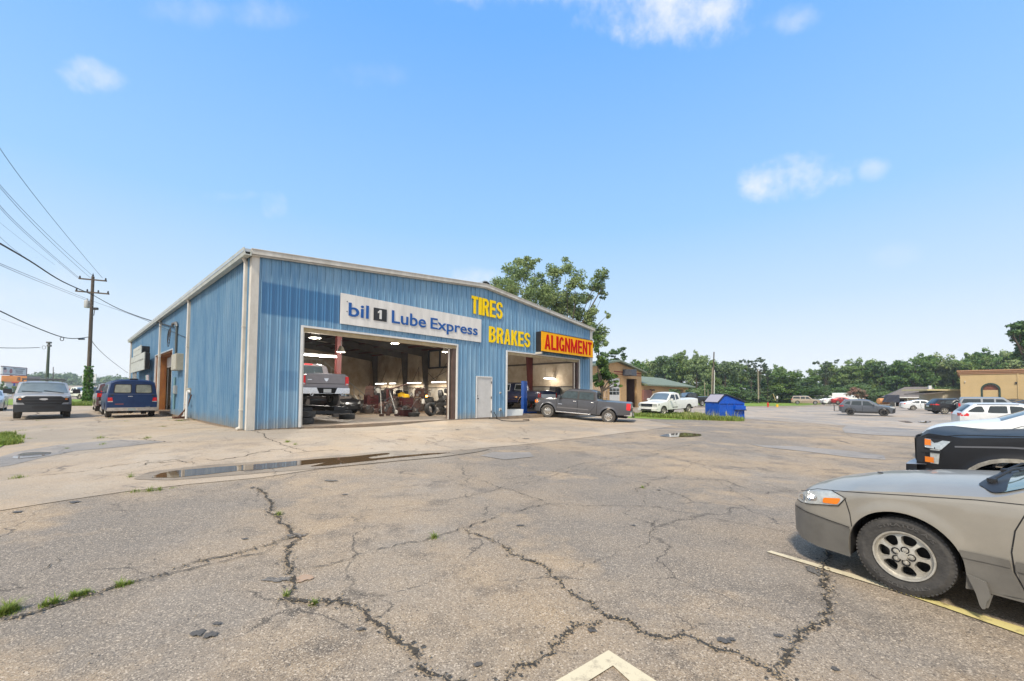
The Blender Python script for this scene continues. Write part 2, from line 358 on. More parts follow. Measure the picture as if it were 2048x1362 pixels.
# lawn behind the lot, at the left road and at the left edge
sheet('lawn', [(1440, 812), (1490, 812.5), (1600, 811.5), (1640, 808.6), (1700, 806), (2047, 806)], .02, M_GRASS, 12, extra=[(170, 140), (170, 200), (-20, 200), (-20, 62), (20, 66)])
sheet('lawn', [(132, 812), (200, 812), (232, 809)], .03, M_GRASS, 3, extra=[(-36, 50), (-60, 60), (-100, 60), (-100, 40), (-62, 40), (-48, 36)])
sheet('lawn', [(0, 872), (16, 880), (10, 890), (0, 896), (-60, 905), (-60, 872)], .03, M_GRASS, 1)
rg = random.Random(3)
def blades(name, spots, h, n, wd=.012, col=None, kind='stuff', wild=0):
    """grass blades round ground points: (x, y, radius, share)"""
    g = G()
    tot = sum(s[3] for s in spots)
    for (x, y, r, sh) in spots:
        for i in range(int(n * sh / tot) + 1):
            a = rg.uniform(0, 6.283); q = r * (math.sqrt(rg.random()) if not wild else abs(rg.gauss(0, .6)) + .02); px, py = x + q * math.cos(a), y + q * math.sin(a); z = tz(px, py)
            hh = h * rg.uniform(.4, 1.1) * (1 if not wild else max(.25, 1.3 - 1.1 * q / r) * (.6 + noise.noise((x * 5, y * 5, 2)) + .4)); d = rg.uniform(0, 6.283); bx, by = math.cos(d), math.sin(d); l = hh * rg.uniform(.15, .8) * (1 + wild * .9); ww = wd * rg.uniform(.6, 1.3)
            sx, sy = -by * ww, bx * ww
            p0 = (px - sx, py - sy, z); p1 = (px + sx, py + sy, z); p2 = (px + bx * l * .4 + sx * .7, py + by * l * .4 + sy * .7, z + hh * .6); p3 = (px + bx * l * .4 - sx * .7, py + by * l * .4 - sy * .7, z + hh * .6); p4 = (px + bx * l, py + by * l, z + hh)
            g.add([p0, p1, p2, p3, p4], [(0, 1, 2, 3), (3, 2, 4)])
    return tag(mk(name, g, col or M_BLADE), kind=kind)
def leafmat(name, a, b, tr=.25):
    m = bpy.data.materials.new(name); m.use_nodes = True; t = m.node_tree; p = t.nodes['Principled BSDF']; gi = t.nodes.new('ShaderNodeNewGeometry')
    mx = t.nodes.new('ShaderNodeMix'); mx.data_type = 'RGBA'; t.links.new(gi.outputs['Random Per Island'], mx.inputs[0]); mx.inputs[6].default_value = (*a, 1); mx.inputs[7].default_value = (*b, 1)
    t.links.new(mx.outputs[2], p.inputs['Base Color']); p.inputs['Roughness'].default_value = .55; p.inputs['Specular IOR Level'].default_value = .35
    tl = t.nodes.new('ShaderNodeBsdfTranslucent'); t.links.new(mx.outputs[2], tl.inputs[0]); ms = t.nodes.new('ShaderNodeMixShader'); ms.inputs[0].default_value = tr
    t.links.new(p.outputs[0], ms.inputs[1]); t.links.new(tl.outputs[0], ms.inputs[2]); t.links.new(ms.outputs[0], t.nodes['Material Output'].inputs[0]); return m
M_BLADE = leafmat('grass blade', (.13, .22, .03), (.30, .34, .08)); M_DRY = leafmat('dry grass blade', (.30, .33, .10), (.42, .40, .18))
# tall grass strip between the lot and the dumpster
strip = [(1262, 832), (1290, 833), (1320, 835), (1350, 836), (1380, 837.5), (1410, 839), (1440, 840), (1455, 840.5), (1300, 829), (1340, 830), (1380, 831), (1412, 834)]
sheet('grass_verge', [(1250, 836), (1270, 829), (1330, 827), (1400, 829), (1412, 836), (1478, 839), (1462, 841), (1400, 840), (1330, 839)], .015, M_GRASS, 1)
blades('tall_grass', [(*gp(a, b), .95 if i < 8 else .8, 1) for i, (a, b) in enumerate(strip)], .30, 11000, .02)
blades('seeding_grass', [(*gp(a, b), 1.0, 1) for a, b in [(1395, 838), (1420, 839), (1440, 839), (1370, 837), (1452, 840)]], .7, 260, .014, M_DRY)
blades('roadside_grass', [(*gp(a, b), 1.1, 1) for a, b in [(140, 810), (155, 809), (172, 809), (188, 808), (200, 809), (212, 810), (150, 811), (180, 811)]], .32, 5000, .03)
blades('edge_grass', [(*gp(a, b), r, r) for a, b, r in [(2, 880, .45), (-20, 890, .6), (8, 888, .3), (4, 872, .3)]], .16, 2600, .01)
# weeds in the cracks
W = [(18, 1224, .07, 3), (2, 1232, .05, 2), (90, 1213, .05, 1), (110, 1207, .05, 1), (150, 1195, .05, 2), (170, 1189, .06, 2.5), (240, 1173, .05, 1), (258, 1168, .05, 1.2), (557, 1030, .06, .8), (628, 1208, .04, 1), (572, 1193, .03, .5), (868, 1076, .07, .8), (1285, 976, .05, .4),
     (270, 984, .12, .5), (300, 982, .12, .6), (320, 980, .12, .6), (345, 976, .12, .4), (200, 877, .2, 1), (295, 877, .16, .8), (133, 898, .12, .6), (205, 890, .15, .5), (35, 957, .16, .7), (575, 885, .12, .7), (590, 890, .1, .4), (262, 955, .08, .3),
     (60, 878, .25, .5), (40, 862, .3, .5), (90, 855, .25, .3), (250, 843, .4, .5), (300, 840, .4, .5), (350, 838, .5, 1.5), (325, 854, .25, .5), (220, 838, .3, .5), (75, 842, .3, .4), (360, 842, .4, 1), (390, 841, .3, .6)]
blades('crack_weeds', [(*gp(a, b), r, s) for a, b, r, s in W], .065, 3400, .0036, wild=1)
# cracks, traced on the ground
CR = [(.045, 1, [(516, 975), (535, 1000), (545, 1015), (552, 1030), (575, 1050), (592, 1075), (572, 1100), (575, 1125), (586, 1150), (583, 1180), (580, 1195), (610, 1206), (650, 1206), (700, 1212), (725, 1222), (745, 1237), (775, 1265), (800, 1285), (825, 1305), (835, 1330), (870, 1347), (940, 1368)]),
      (.02, 0, [(585, 1145), (640, 1135), (720, 1112), (800, 1090), (880, 1072), (930, 1056), (1000, 1032), (1060, 1016), (1110, 1008)]),
      (.028, 1, [(-10, 1241), (60, 1225), (120, 1208), (180, 1190), (260, 1166), (330, 1148), (400, 1122), (480, 1106), (540, 1092), (575, 1077)]), (.02, 0, [(150, 1206), (300, 1164), (420, 1130), (520, 1108), (560, 1092)]),
      (.022, 1, [(930, 1060), (990, 1085), (1030, 1112), (1090, 1135), (1122, 1168), (1170, 1202), (1220, 1235), (1250, 1245), (1310, 1277), (1370, 1275), (1410, 1284), (1450, 1302), (1500, 1316), (1545, 1343), (1570, 1368)]),
      (.035, 1, [(1662, 1095), (1645, 1140), (1641, 1165), (1652, 1200), (1665, 1225), (1640, 1255), (1600, 1285), (1572, 1310), (1565, 1340), (1580, 1368)]),
      (.014, 0, [(960, 958), (1030, 985), (1085, 1003), (1100, 1008), (1170, 1012), (1290, 1013), (1370, 1026), (1440, 1041), (1530, 1056), (1612, 1072)]),
      (.009, 0, [(1325, 1035), (1308, 1045), (1300, 1070), (1290, 1087), (1250, 1100), (1212, 1115), (1180, 1130), (1130, 1150)]), (.009, 0, [(1095, 1132), (1110, 1122), (1145, 1117)]),
      (.03, 1, [(1000, 1368), (1040, 1335), (1060, 1325), (1108, 1308), (1128, 1275), (1150, 1252), (1200, 1243)]), (.012, 0, [(1200, 1252), (1228, 1246), (1250, 1245)]),
      (.016, 0, [(832, 1332), (805, 1345), (770, 1362)]), (.01, 0, [(572, 1197), (552, 1212), (538, 1224)]), (.01, 0, [(700, 1213), (740, 1203), (795, 1190)]),
      (.03, 0, [(506, 861), (530, 873), (548, 881), (568, 891), (600, 899), (628, 903)]), (.018, 0, [(-8, 962), (50, 956), (110, 950), (165, 944), (215, 934), (260, 930), (290, 923), (318, 926), (345, 920), (400, 930)]),
      (.03, 0, [(270, 935), (300, 926), (332, 925), (355, 922), (385, 928)]), (.03, 0, [(410, 919), (440, 922), (470, 917), (520, 905), (560, 903)]), (.02, 0, [(512, 905), (560, 899), (590, 906), (660, 902), (690, 905)]),
      (.018, 0, [(640, 858), (650, 864)]), (.014, 0, [(670, 864), (700, 869), (750, 876), (772, 882), (800, 889), (850, 890), (885, 880), (925, 877)]), (.02, 0, [(520, 869), (600, 866), (660, 862), (740, 858)]), (.015, 0, [(830, 862), (930, 876), (1020, 884), (1060, 887)]),
      (.012, 0, [(920, 860), (1020, 868), (1060, 862), (1180, 850), (1250, 842)]), (.012, 0, [(1060, 846), (1120, 858), (1190, 870)]), (.012, 0, [(970, 962), (1040, 955), (1100, 945), (1180, 925), (1270, 908), (1400, 886)]), (.01, 0, [(1280, 962), (1310, 961), (1345, 950), (1362, 942), (1385, 928), (1412, 920)]), (.01, 0, [(1180, 940), (1220, 950), (1290, 961)]),
      (.012, 0, [(1295, 960), (1296, 972), (1275, 980), (1290, 1000), (1286, 1012)]), (.012, 0, [(900, 1000), (960, 988), (1020, 972), (1110, 950), (1160, 938)]), (.009, 0, [(1000, 870), (1080, 896), (1120, 905)]), (.01, 0, [(1360, 950), (1430, 960), (1470, 985), (1530, 1010)]),
      (.03, 0, [(-10, 842), (28, 842), (45, 836), (80, 824)]), (.02, 0, [(195, 878), (240, 878), (290, 878), (312, 884), (370, 884), (430, 886)]), (.02, 0, [(90, 896), (160, 890), (240, 893), (330, 886)]), (.02, 0, [(255, 858), (300, 855), (360, 849), (395, 847)]), (.02, 0, [(190, 838), (200, 846), (240, 847)]),
      (.012, 0, [(320, 944), (370, 935), (400, 932)]), (.008, 0, [(620, 966), (660, 962)]), (.008, 0, [(720, 985), (780, 978), (850, 968)]), (.009, 0, [(730, 1035), (790, 1028), (860, 1012)]), (.008, 0, [(960, 1150), (940, 1160), (930, 1162)]), (.01, 0, [(0, 1116), (40, 1106), (110, 1086), (160, 1072)]), (.012, 0, [(60, 1158), (90, 1138), (120, 1118), (160, 1100)])]
g = G()
for ci, (wd0, crumb, pl) in enumerate(CR):
    P = [Vector(gp(*q)) for q in pl]; pts = []
    for a, b in zip(P, P[1:]):
        st = .02 + a.length * .004; n = max(1, int((b - a).length / st)); pts += [a + (b - a) * (j / n) for j in range(n)]
    pts.append(P[-1]); L_, R_ = [], []; n = len(pts)
    for i, p in enumerate(pts):
        d = (pts[min(i + 3, n - 1)] - pts[max(i - 3, 0)]).normalized(); nn = Vector((-d.y, d.x)); dist = p.length
        wd = wd0 * (.95 + .05 * dist); amp = .016 + dist * .005; s = 7 / (1 + dist * .12)
        off = nn * (noise.noise((p.x * s, p.y * s, ci)) * amp * 1.8 + noise.noise((p.x * s * 4, p.y * s * 4, ci)) * amp * 1.2 + (rg.random() - .5) * amp * .5)
        e = min(1, i / 6 + .15, (n - 1 - i) / 6 + .15)
        ww = wd * .34 * e * max(.15, .75 + 1.5 * noise.noise((p.x * 9, p.y * 9, ci + 9)) + (rg.random() - .5) * .7)
        L_.append(p + off + nn * ww * rg.uniform(.5, 1.2)); R_.append(p + off - nn * ww * rg.uniform(.5, 1.2))
        if crumb and rg.random() < .95 * min(1, 4 / dist):
            for q in (0, 1, 0, 1, 1):
                c = p + off + nn * rg.gauss(0, wd * .7); r = rg.uniform(.003, .012) * (1 + dist * .06); a0 = rg.random() * 6; z = tz(c.x, c.y) + .014 + rg.random() * .002; kk = rg.choice((4, 5, 6))
                if q: c2 = [(c.x + r * 1.1 * math.cos(a0 + 6.283 * j / kk), c.y + r * math.sin(a0 + 6.283 * j / kk)) for j in range(kk)]; g.add([(x, y, z) for x, y in c2], [tuple(range(kk))], 0)
                else:
                    r *= .8; top = [(c.x + r * math.cos(a0 + 6.283 * j / kk), c.y + r * math.sin(a0 + 6.283 * j / kk)) for j in range(kk)]
                    g.add([(x, y, z) for x, y in top] + [(c.x, c.y, z + r * .9)], [(j, (j + 1) % kk, kk) for j in range(kk)], 1)
    vs = [(q.x, q.y, tz(q.x, q.y) + .013) for pr in zip(L_, R_) for q in pr]
    g.add(vs, [(2 * i, 2 * i + 1, 2 * i + 3, 2 * i + 2) for i in range(n - 1)], 0)
# small stains, stones and litter spots
def blot(px, py, rx, ry, m=2, lift=.012, seed=0):
    c = ground(px, py); rx, ry = rx * 1.0, ry
    pl = []; n_ = 44; ro = seed * 1.3 if seed < 20 else 0
    for j in range(n_):
        a = 6.283 * j / n_; q = 1 + .6 * noise.noise((math.cos(a) * 1.7 + seed, math.sin(a) * 1.7, seed * 3.1)) + .35 * noise.noise((math.cos(a) * 6 + seed, math.sin(a) * 6, seed)); pl.append((c.x + rx * q * math.cos(a), c.y + ry * q * math.sin(a)))
    g.add([(x, y, tz(x, y) + lift) for x, y in pl], [tuple(range(n_))], m)
for i, (px, py, rx, ry) in enumerate([(397, 1268, .05, .035), (422, 1271, .045, .035), (435, 1249, .035, .02), (1185, 1262, .03, .03), (955, 1331, .03, .02), (1448, 1284, .04, .035), (1462, 1281, .025, .02), (662, 962, .12, .05), (1040, 1052, .05, .03), (1318, 981, .03, .03),
                                      (1052, 878, .12, .1), (915, 860, .1, .1), (1267, 1052, .03, .02), (490, 1079, .03, .02), (83, 1222, .02, .02), (35, 1025, .05, .04), (690, 990, .05, .03), (505, 976, .04, .04), (150, 1005, .06, .05), (722, 1260, .035, .02), (1557, 1273, .03, .02), (1670, 1340, .02, .02)]):
    blot(px, py, rx, ry, 2, .012, i)
for i, (px, py, rx, ry) in enumerate([(558, 1160, .13, .05), (1632, 1143, .07, .10), (590, 1072, .10, .07)]): blot(px, py, rx, ry, 3, .0095, 20 + i)
for i, (px, py, rx, ry) in enumerate([(608, 1158, .075, .06)]): blot(px, py, rx, ry, 4, .0095, 40 + i)
for i in range(900):
    y = rg.uniform(1.2, 12) ** 1.0; x = rg.uniform(-1.3, 1.3) * y; r = rg.uniform(.002, .006) * (1 + y * .12); z = tz(x, y) + .006; k = 5; a0 = rg.random() * 6
    g.add([(x + r * math.cos(a0 + 6.283 * j / k), y + r * .8 * math.sin(a0 + 6.283 * j / k), z) for j in range(k)] + [(x, y, z + r * .8)], [(j, (j + 1) % k, k) for j in range(k)], rg.choice((1, 1, 2)))
tag(mk('pavement_cracks', g, [M_CRACK, M_CRUMB, mat('oil spot', (.055, .05, .045), .6, 0, 0, .6, 60, col2=(.13, .115, .095)), M_SMEAR, mat('rust stain', (.42, .26, .16), .9, 0, 0, .45, 45, col2=(.33, .27, .21))]), kind='structure')
# puddles and the damp margin round the long one
M_DAMP = asphalt_mat('damp silty margin', (.30, .25, .185), (.44, .38, .30), (.16, .13, .10), (.27, .20, .13), speck=.4, rough=.6)
tag(sheet('damp_strip', rnd([(262, 960), (300, 944), (420, 931), (560, 921), (690, 911), (780, 902), (900, 902), (985, 897), (960, 904), (880, 915), (760, 926), (640, 938), (540, 946), (430, 955), (340, 962)], 12, 3), .0145, M_DAMP, .5))
def puddle(pxs, step=.5, lift=.02):
    o = sheet('puddle', pxs, lift, M_WATER, step); me = o.data; me.normals_split_custom_set([(0, 0, 1)] * len(me.loops)); return o      # still water is level
puddle(rnd([(300, 957), (322, 948), (350, 943), (430, 936), (500, 931), (575, 925), (640, 919), (700, 915), (735, 911), (775, 907), (782, 909), (735, 916), (742, 919), (800, 913), (860, 908), (905, 906), (880, 909), (815, 915), (740, 923), (660, 932), (618, 935), (655, 926), (600, 932), (540, 939), (480, 943), (420, 950), (350, 957)], 6, 2), .5)
puddle(rnd([(1316, 873), (1330, 869), (1370, 866), (1402, 869), (1404, 872), (1380, 874), (1340, 875)], 6, 3))
puddle(rnd([(22, 916), (45, 907), (75, 905), (105, 906), (98, 911), (70, 916), (30, 919)], 6, 3))
puddle(rnd([(1832, 844), (1850, 842), (1866, 844), (1850, 847)], 6, 3)); puddle(rnd([(1793, 842), (1815, 842), (1828, 846), (1812, 846)], 5, 3))
# painted lines
M_LINE = mat('worn yellow-white line paint', (.62, .54, .36), .75, 0, 0, 0, 14); _t = M_LINE.node_tree
def worn(m, a, b, lo=.50, hi=.62, sc_=9):
    t = m.node_tree; c = t.nodes.new('ShaderNodeTexCoord'); n = t.nodes.new('ShaderNodeTexNoise'); n.inputs['Scale'].default_value = sc_; n.inputs['Detail'].default_value = 9; n.inputs['Roughness'].default_value = .75
    t.links.new(c.outputs['Object'], n.inputs['Vector']); r = t.nodes.new('ShaderNodeMapRange'); t.links.new(n.outputs[0], r.inputs[0]); r.inputs[1].default_value = lo; r.inputs[2].default_value = hi
    x = t.nodes.new('ShaderNodeMix'); x.data_type = 'RGBA'; t.links.new(r.outputs[0], x.inputs[0]); x.inputs[6].default_value = (*a, 1); x.inputs[7].default_value = (*b, 1); t.links.new(x.outputs[2], t.nodes['Principled BSDF'].inputs['Base Color'])
worn(M_LINE, (.63, .55, .38), (.33, .28, .20), .52, .68)
M_YEL = mat('worn yellow line paint', (.6, .5, .15), .7); worn(M_YEL, (.62, .53, .22), (.25, .20, .10), .52, .66)
tag(sheet('painted_line', [(1533, 1105), (1542, 1103), (1700, 1148), (1800, 1180), (1800, 1187), (1700, 1156)], .010, M_LINE, .3), 'faded cream parking line beside the grey sedan')
tag(sheet('painted_line', [(1800, 1180), (1900, 1212), (2070, 1265), (2070, 1281), (1900, 1221), (1800, 1187)], .010, M_YEL, .3), 'worn yellow parking line under the grey sedan')
tag(sheet('painted_line', [(1217, 1303), (1308, 1362), (1340, 1384), (1280, 1384), (1226, 1334), (1175, 1366), (1140, 1384), (1080, 1384), (1117, 1362)], .010, M_LINE, .3), 'cream chevron corner marking on the asphalt')
# ================================================================== THE SHOP BUILDING
BYAW = .8299; BC = Vector((-8.688, 13.516, 0)); FZ = CZ - 1.25      # front-left corner and floor level
EU = Vector((math.cos(BYAW), math.sin(BYAW), 0)); EV = Vector((-math.sin(BYAW), math.cos(BYAW), 0)); BW, BL, HE, HR = 21.31, 36.0, 5.86, 6.86
def onv(px, py, v=0.0):           # pixel on the plane at depth v behind the facade -> (u, z above floor)
    r = ray(px, py); o = EYE - BC - EV * v; t = -o.dot(EV) / r.dot(EV); p = o + r * t; return p.dot(EU), p.z - FZ
def onu(px, py, u=0.0):
    r = ray(px, py); o = EYE - BC - EU * u; t = -o.dot(EU) / r.dot(EU); p = o + r * t; return p.dot(EV), p.z - FZ
def onz(px, py, z=0.0):           # pixel on a level z above the shop floor -> (u, v)
    r = ray(px, py); t = (FZ + z - EYE.z) / r.z; p = EYE + r * t - BC; return p.dot(EU), p.dot(EV)
def bw(u, v, z=0.0): return BC + EU * u + EV * v + Vector((0, 0, FZ + z))
BASE = bw(0, 0)
M_BLUE = bpy.data.materials.new('weathered blue steel siding')
def blue_mat(m, patches):
    m.use_nodes = True; t = m.node_tree; L = t.links.new; nd = t.nodes.new; b = t.nodes['Principled BSDF']; c = nd('ShaderNodeTexCoord')
    def nz(scale, stretch, det=6, ro=.65):
        mp = nd('ShaderNodeMapping'); mp.inputs['Scale'].default_value = stretch; L(c.outputs['Object'], mp.inputs[0])
        n = nd('ShaderNodeTexNoise'); n.inputs['Scale'].default_value = scale; n.inputs['Detail'].default_value = det; n.inputs['Roughness'].default_value = ro; L(mp.outputs[0], n.inputs['Vector']); return n.outputs[0]
    def ramp(x, a, b_, lo=0, hi=1):
        n = nd('ShaderNodeMapRange'); L(x, n.inputs[0]); n.inputs[1].default_value = a; n.inputs[2].default_value = b_; n.inputs[3].default_value = lo; n.inputs[4].default_value = hi; return n.outputs[0]
    def mix(f, a, b_):
        n = nd('ShaderNodeMix'); n.data_type = 'RGBA'
        for v, i in ((f, 0), (a, 6), (b_, 7)):
            if hasattr(v, 'node'): L(v, n.inputs[i])
            else: n.inputs[i].default_value = v if i == 0 else (*v, 1)
        return n.outputs[2]
    def mm(op, a, b_):
        n = nd('ShaderNodeMath'); n.operation = op
        for i, v in enumerate((a, b_)):
            if hasattr(v, 'node'): L(v, n.inputs[i])
            else: n.inputs[i].default_value = v
        return n.outputs[0]
    base, pale, deep = (.118, .27, .44), (.215, .37, .51), (.045, .165, .345)
    col = mix(ramp(nz(1.2, (1, 1, .25)), .35, .65), base, pale)
    col = mix(ramp(nz(9, (1, 1, .06)), .48, .7, 0, .5), col, (.30, .43, .55))       # chalking streaks
    col = mix(ramp(nz(5, (1, 1, .5)), .60, .75, 0, .45), col, deep)
    s = nd('ShaderNodeSeparateXYZ'); L(c.outputs['Object'], s.inputs[0])
    zs_ = nd('ShaderNodeSeparateXYZ'); L(c.outputs['Object'], zs_.inputs[0])
    col = mix(mm('MULTIPLY', ramp(mm('ADD', zs_.outputs[2], mm('MULTIPLY', nz(6, (1, 1, .3)), .7)), .35, .75, .8, 0), .8), col, (.30, .27, .22))       # splashed dirt at the foot
    col = mix(mm('MULTIPLY', ramp(nz(14, (1, 1, .9)), .68, .74, 0, .6), ramp(nz(1.1, (1, 1, 1)), .5, .6)), col, (.16, .10, .06))                        # rust freckles
    for (x0, x1, z0, z1, amt) in patches:                                            # unfaded paint where older signs hung
        k = mm('MULTIPLY', mm('GREATER_THAN', s.outputs[0], x0), mm('LESS_THAN', s.outputs[0], x1))
        wob = mm('MULTIPLY', mm('SUBTRACT', nz(1.5, (1, 1, 1)), .5), .12); z = mm('ADD', s.outputs[2], wob)
        k = mm('MULTIPLY', k, mm('MULTIPLY', ramp(z, z0 - .04, z0 + .04), ramp(z, z1 - .04, z1 + .04, 1, 0)))
        col = mix(mm('MULTIPLY', k, amt), col, deep)
    L(col, b.inputs['Base Color']); b.inputs['Roughness'].default_value = .42; b.inputs['Metallic'].default_value = .1
    bp = nd('ShaderNodeBump'); bp.inputs['Strength'].default_value = .25; bp.inputs['Distance'].default_value = .05; L(nz(.9, (1, 1, .5), 3), bp.inputs['Height']); L(bp.outputs[0], b.inputs['Normal'])
_a = onv(540, 566)[1]; _b = onv(540, 629)[1]; _x = onv(690, 600)[0]
blue_mat(M_BLUE, [(.28, _x, _b, _a, .85), (.9, 1.5, 1.3, 2.0, .35)])
M_TRIM = mat('aged white trim', (.66, .63, .57), .5, 0, 0, .3, 3, stretch=(1, 1, .4), col2=(.47, .44, .38))
M_GUT = mat('aged gutter', (.56, .57, .53), .45, .1, 0, .45, 2, col2=(.36, .39, .34))
M_ROOF = mat('galvalume roof', (.55, .57, .57), .35, .5, 0, .2, 1)
M_REDSTEEL = mat('red oxide steel', (.13, .022, .018), .55, 0, 0, .4, 5)
M_INS = mat('stained insulation sheet', (.55, .46, .34), .85, 0, 0, .5, .7, .2, 4, col2=(.30, .22, .14))
M_DECK = mat('dark sooty roof underside', (.05, .043, .038), .8, 0, 0, .6, 1.5, col2=(.09, .075, .06))
M_SLAB = asphalt_mat('oil stained shop slab', (.27, .215, .16), (.36, .31, .25), (.10, .08, .06), (.28, .20, .13), speck=.25, rough=.6)
shop = empty('auto_shop', BASE, BYAW, 'long blue corrugated steel auto shop with a low gable and two open bays', 'building')
OP = [(1.612, 8.843, 3.62), (12.41, 19.687, 3.62)]       # the two bay openings: u0, u1, height
def topz(u): return HE + (HR - HE) * (1 - abs(u - BW / 2) / (BW / 2)) - .05
def siding(name, length, top, openings, fn, pitch=.305, rib=.032, off=0):
    """ribbed panel as real folds, with openings left free. fn(s, depth, z) -> point"""
    prof = []; s = off
    while s < length:
        prof += [(s, 0), (s + pitch * .30, 0), (s + pitch * .33, rib * .25), (s + pitch * .38, rib * .25), (s + pitch * .41, 0), (s + pitch * .60, 0), (s + pitch * .63, rib * .25), (s + pitch * .68, rib * .25), (s + pitch * .71, 0), (s + pitch * .84, 0), (s + pitch * .89, rib), (s + pitch * .95, rib)]; s += pitch
    cuts = sorted({a for o in openings for a in o[:2]})
    prof = [p for p in prof if p[0] < length and p[0] > 0 and all(abs(p[0] - c) > .012 for c in cuts)]
    def dep(x):
        for (a, da), (b, db) in zip(prof, prof[1:]):
            if a <= x <= b: return da + (db - da) * (x - a) / max(1e-6, b - a)
        return 0
    prof += [(c, dep(c)) for c in cuts]; prof = sorted(prof + [(0, 0), (length, 0)]); g = G()
    for (a, da), (b, db) in zip(prof, prof[1:]):
        mid = (a + b) / 2; z0 = [o[3] if len(o) > 3 else 0 for o in openings if o[0] < mid < o[1]]
        spans = [(0, None)]
        for o in openings:
            if o[0] < mid < o[1]: spans = [(o[2], None)] if len(o) < 4 else [(0, o[3]), (o[2], None)]
        for lo, hi in spans:
            za, zb_ = (hi, hi) if hi is not None else (top(a), top(b))
            g.add([fn(a, da, lo), fn(b, db, lo), fn(b, db, zb_), fn(a, da, za)], [(0, 1, 2, 3)])
    return g
DOOR = (onv(951, 800)[0], onv(983, 800)[0])
g = siding('x', BW, topz, [(a, b, h) for a, b, h in OP] + [(DOOR[0], DOOR[1], 2.16)], lambda s, d, z: (s, -d, z), .305, .046)
wf = mk('front_wall', g, M_BLUE, shop)
SD = (onu(347.7, 700)[0], onu(313, 700)[0]); SDH = 3.62
g = siding('x', BL, lambda s: HE - .05, [(SD[0], SD[1], SDH)], lambda s, d, z: (-d, s, z), .27, .075)
ws = mk('side_wall', g, M_BLUE, shop)
g = G().box(BW - .02, BW, 0, BL, 0, HE - .05).box(0, BW, BL - .02, BL, 0, HE - .05)
g.prism([(0, HE - .05), (BW / 2, HR - .05), (BW, HE - .05)], BL - .02, BL, 0, lambda a, b, h: (a, h, b)); mk('rear_wall', g, M_BLUE, shop)
# roof with eave gutter and rake trim
g = G(); t_ = .10
for s in (0, 1):
    a, b = ((-.32, HE - .02), (BW / 2, HR)) if s == 0 else ((BW / 2, HR), (BW + .12, HE - .01))
    g.prism([a, b, (b[0], b[1] + t_), (a[0], a[1] + t_)], -.16, BL + .15, 0, lambda x, z, h: (x, h, z))
mk('roof', g, M_ROOF, shop)
g = G()
for (a, b) in (((-.10, HE - .06), (BW / 2, HR - .04)), ((BW / 2, HR - .04), (BW + .16, HE - .05))):
    for (zo, h, y0, y1) in ((0, .155, -.20, -.17), (.155, .03, -.22, -.14), (-.04, .04, -.15, -.035)):
        g.prism([(a[0], a[1] + zo), (b[0], b[1] + zo), (b[0], b[1] + zo + h), (a[0], a[1] + zo + h)], y0, y1, 0, lambda x, z, hh: (x, hh, z))
mk('rake_trim', g, M_TRIM, shop, bevel=.006)
gp_ = [(-.10, HE - .13), (-.28, HE - .13), (-.31, HE - .02), (-.33, HE + .10), (-.30, HE + .10), (-.29, HE + .0), (-.26, HE - .10), (-.12, HE - .10), (-.12, HE + .02), (-.10, HE + .02)]
g = G().prism(gp_, -.22, BL + .15, 0, lambda x, z, h: (x, h, z)); mk('gutter', g, M_GUT, shop)
g = G(); rv = random.Random(2)
g.prism([(BW / 2 - .34, HR + .10), (BW / 2 + .34, HR + .10), (BW / 2 + .26, HR + .25), (BW / 2 + .1, HR + .31), (BW / 2 - .1, HR + .31), (BW / 2 - .26, HR + .25)], -.15, 3.2, 0, lambda x, z, h: (x, h, z)); mk('ridge_vent', g, M_ROOF, shop)
g = G().prism([(BW / 2 - .26, HR + .12), (BW / 2 + .26, HR + .12), (BW / 2 + .2, HR + .23), (BW / 2, HR + .28), (BW / 2 - .2, HR + .23)], -.17, -.155, 0, lambda x, z, h: (x, h, z)); mk('vent_mouth', g, M_DARK, shop)
g = G()
for i in range(7):
    u = BW / 2 + 1.2 + i * .8 + rv.uniform(-.2, .2); z = HR - (u - BW / 2) * (HR - HE) / (BW / 2) + .1
    g.tube([(u, .3 + rv.random() * 2, z), (u, .3, z + .12), (u + .25, .3, z + .1)], .08, 8)
mk('roof_sealant_lump', g, M_WHITE, shop)
# corner posts, downspouts
for (u, w_) in ((0, .19), (BW - .30, .30)):
    g = G().box(u - .045 if u == 0 else u, u + w_ if u == 0 else BW + .045, -.05, -.0351, -.02, HE - .06)
    if u == 0: g.box(-.045, -.034, -.05, .17, -.02, HE - .1)
    mk('corner_trim', g, M_TRIM, shop, bevel=.004)
for v, wd_ in ((.40, .13), (9.75, .2), (18.6, .2), (BL - .5, .2)):
    g = G().box(-.16, -.05, v - wd_, v + wd_ * .2, .02, HE - .22).tube([(-.105, v - wd_ * .4, HE - .25), (-.17, v - wd_ * .4, HE - .10)], .07, 8)
    g.box(-.17, -.04, v - wd_ - .02, v + wd_ * .2 + .02, .62, .66).box(-.17, -.04, v - wd_ - .02, v + wd_ * .2 + .02, 3.42, 3.46)
    g.tube([(-.105, v - wd_ * .4, .12), (-.14, v - wd_ * .4, .05), (-.24, v - wd_ * .4, .0)], .06, 8)
    mk('downspout', g, M_TRIM, shop, bevel=.008)
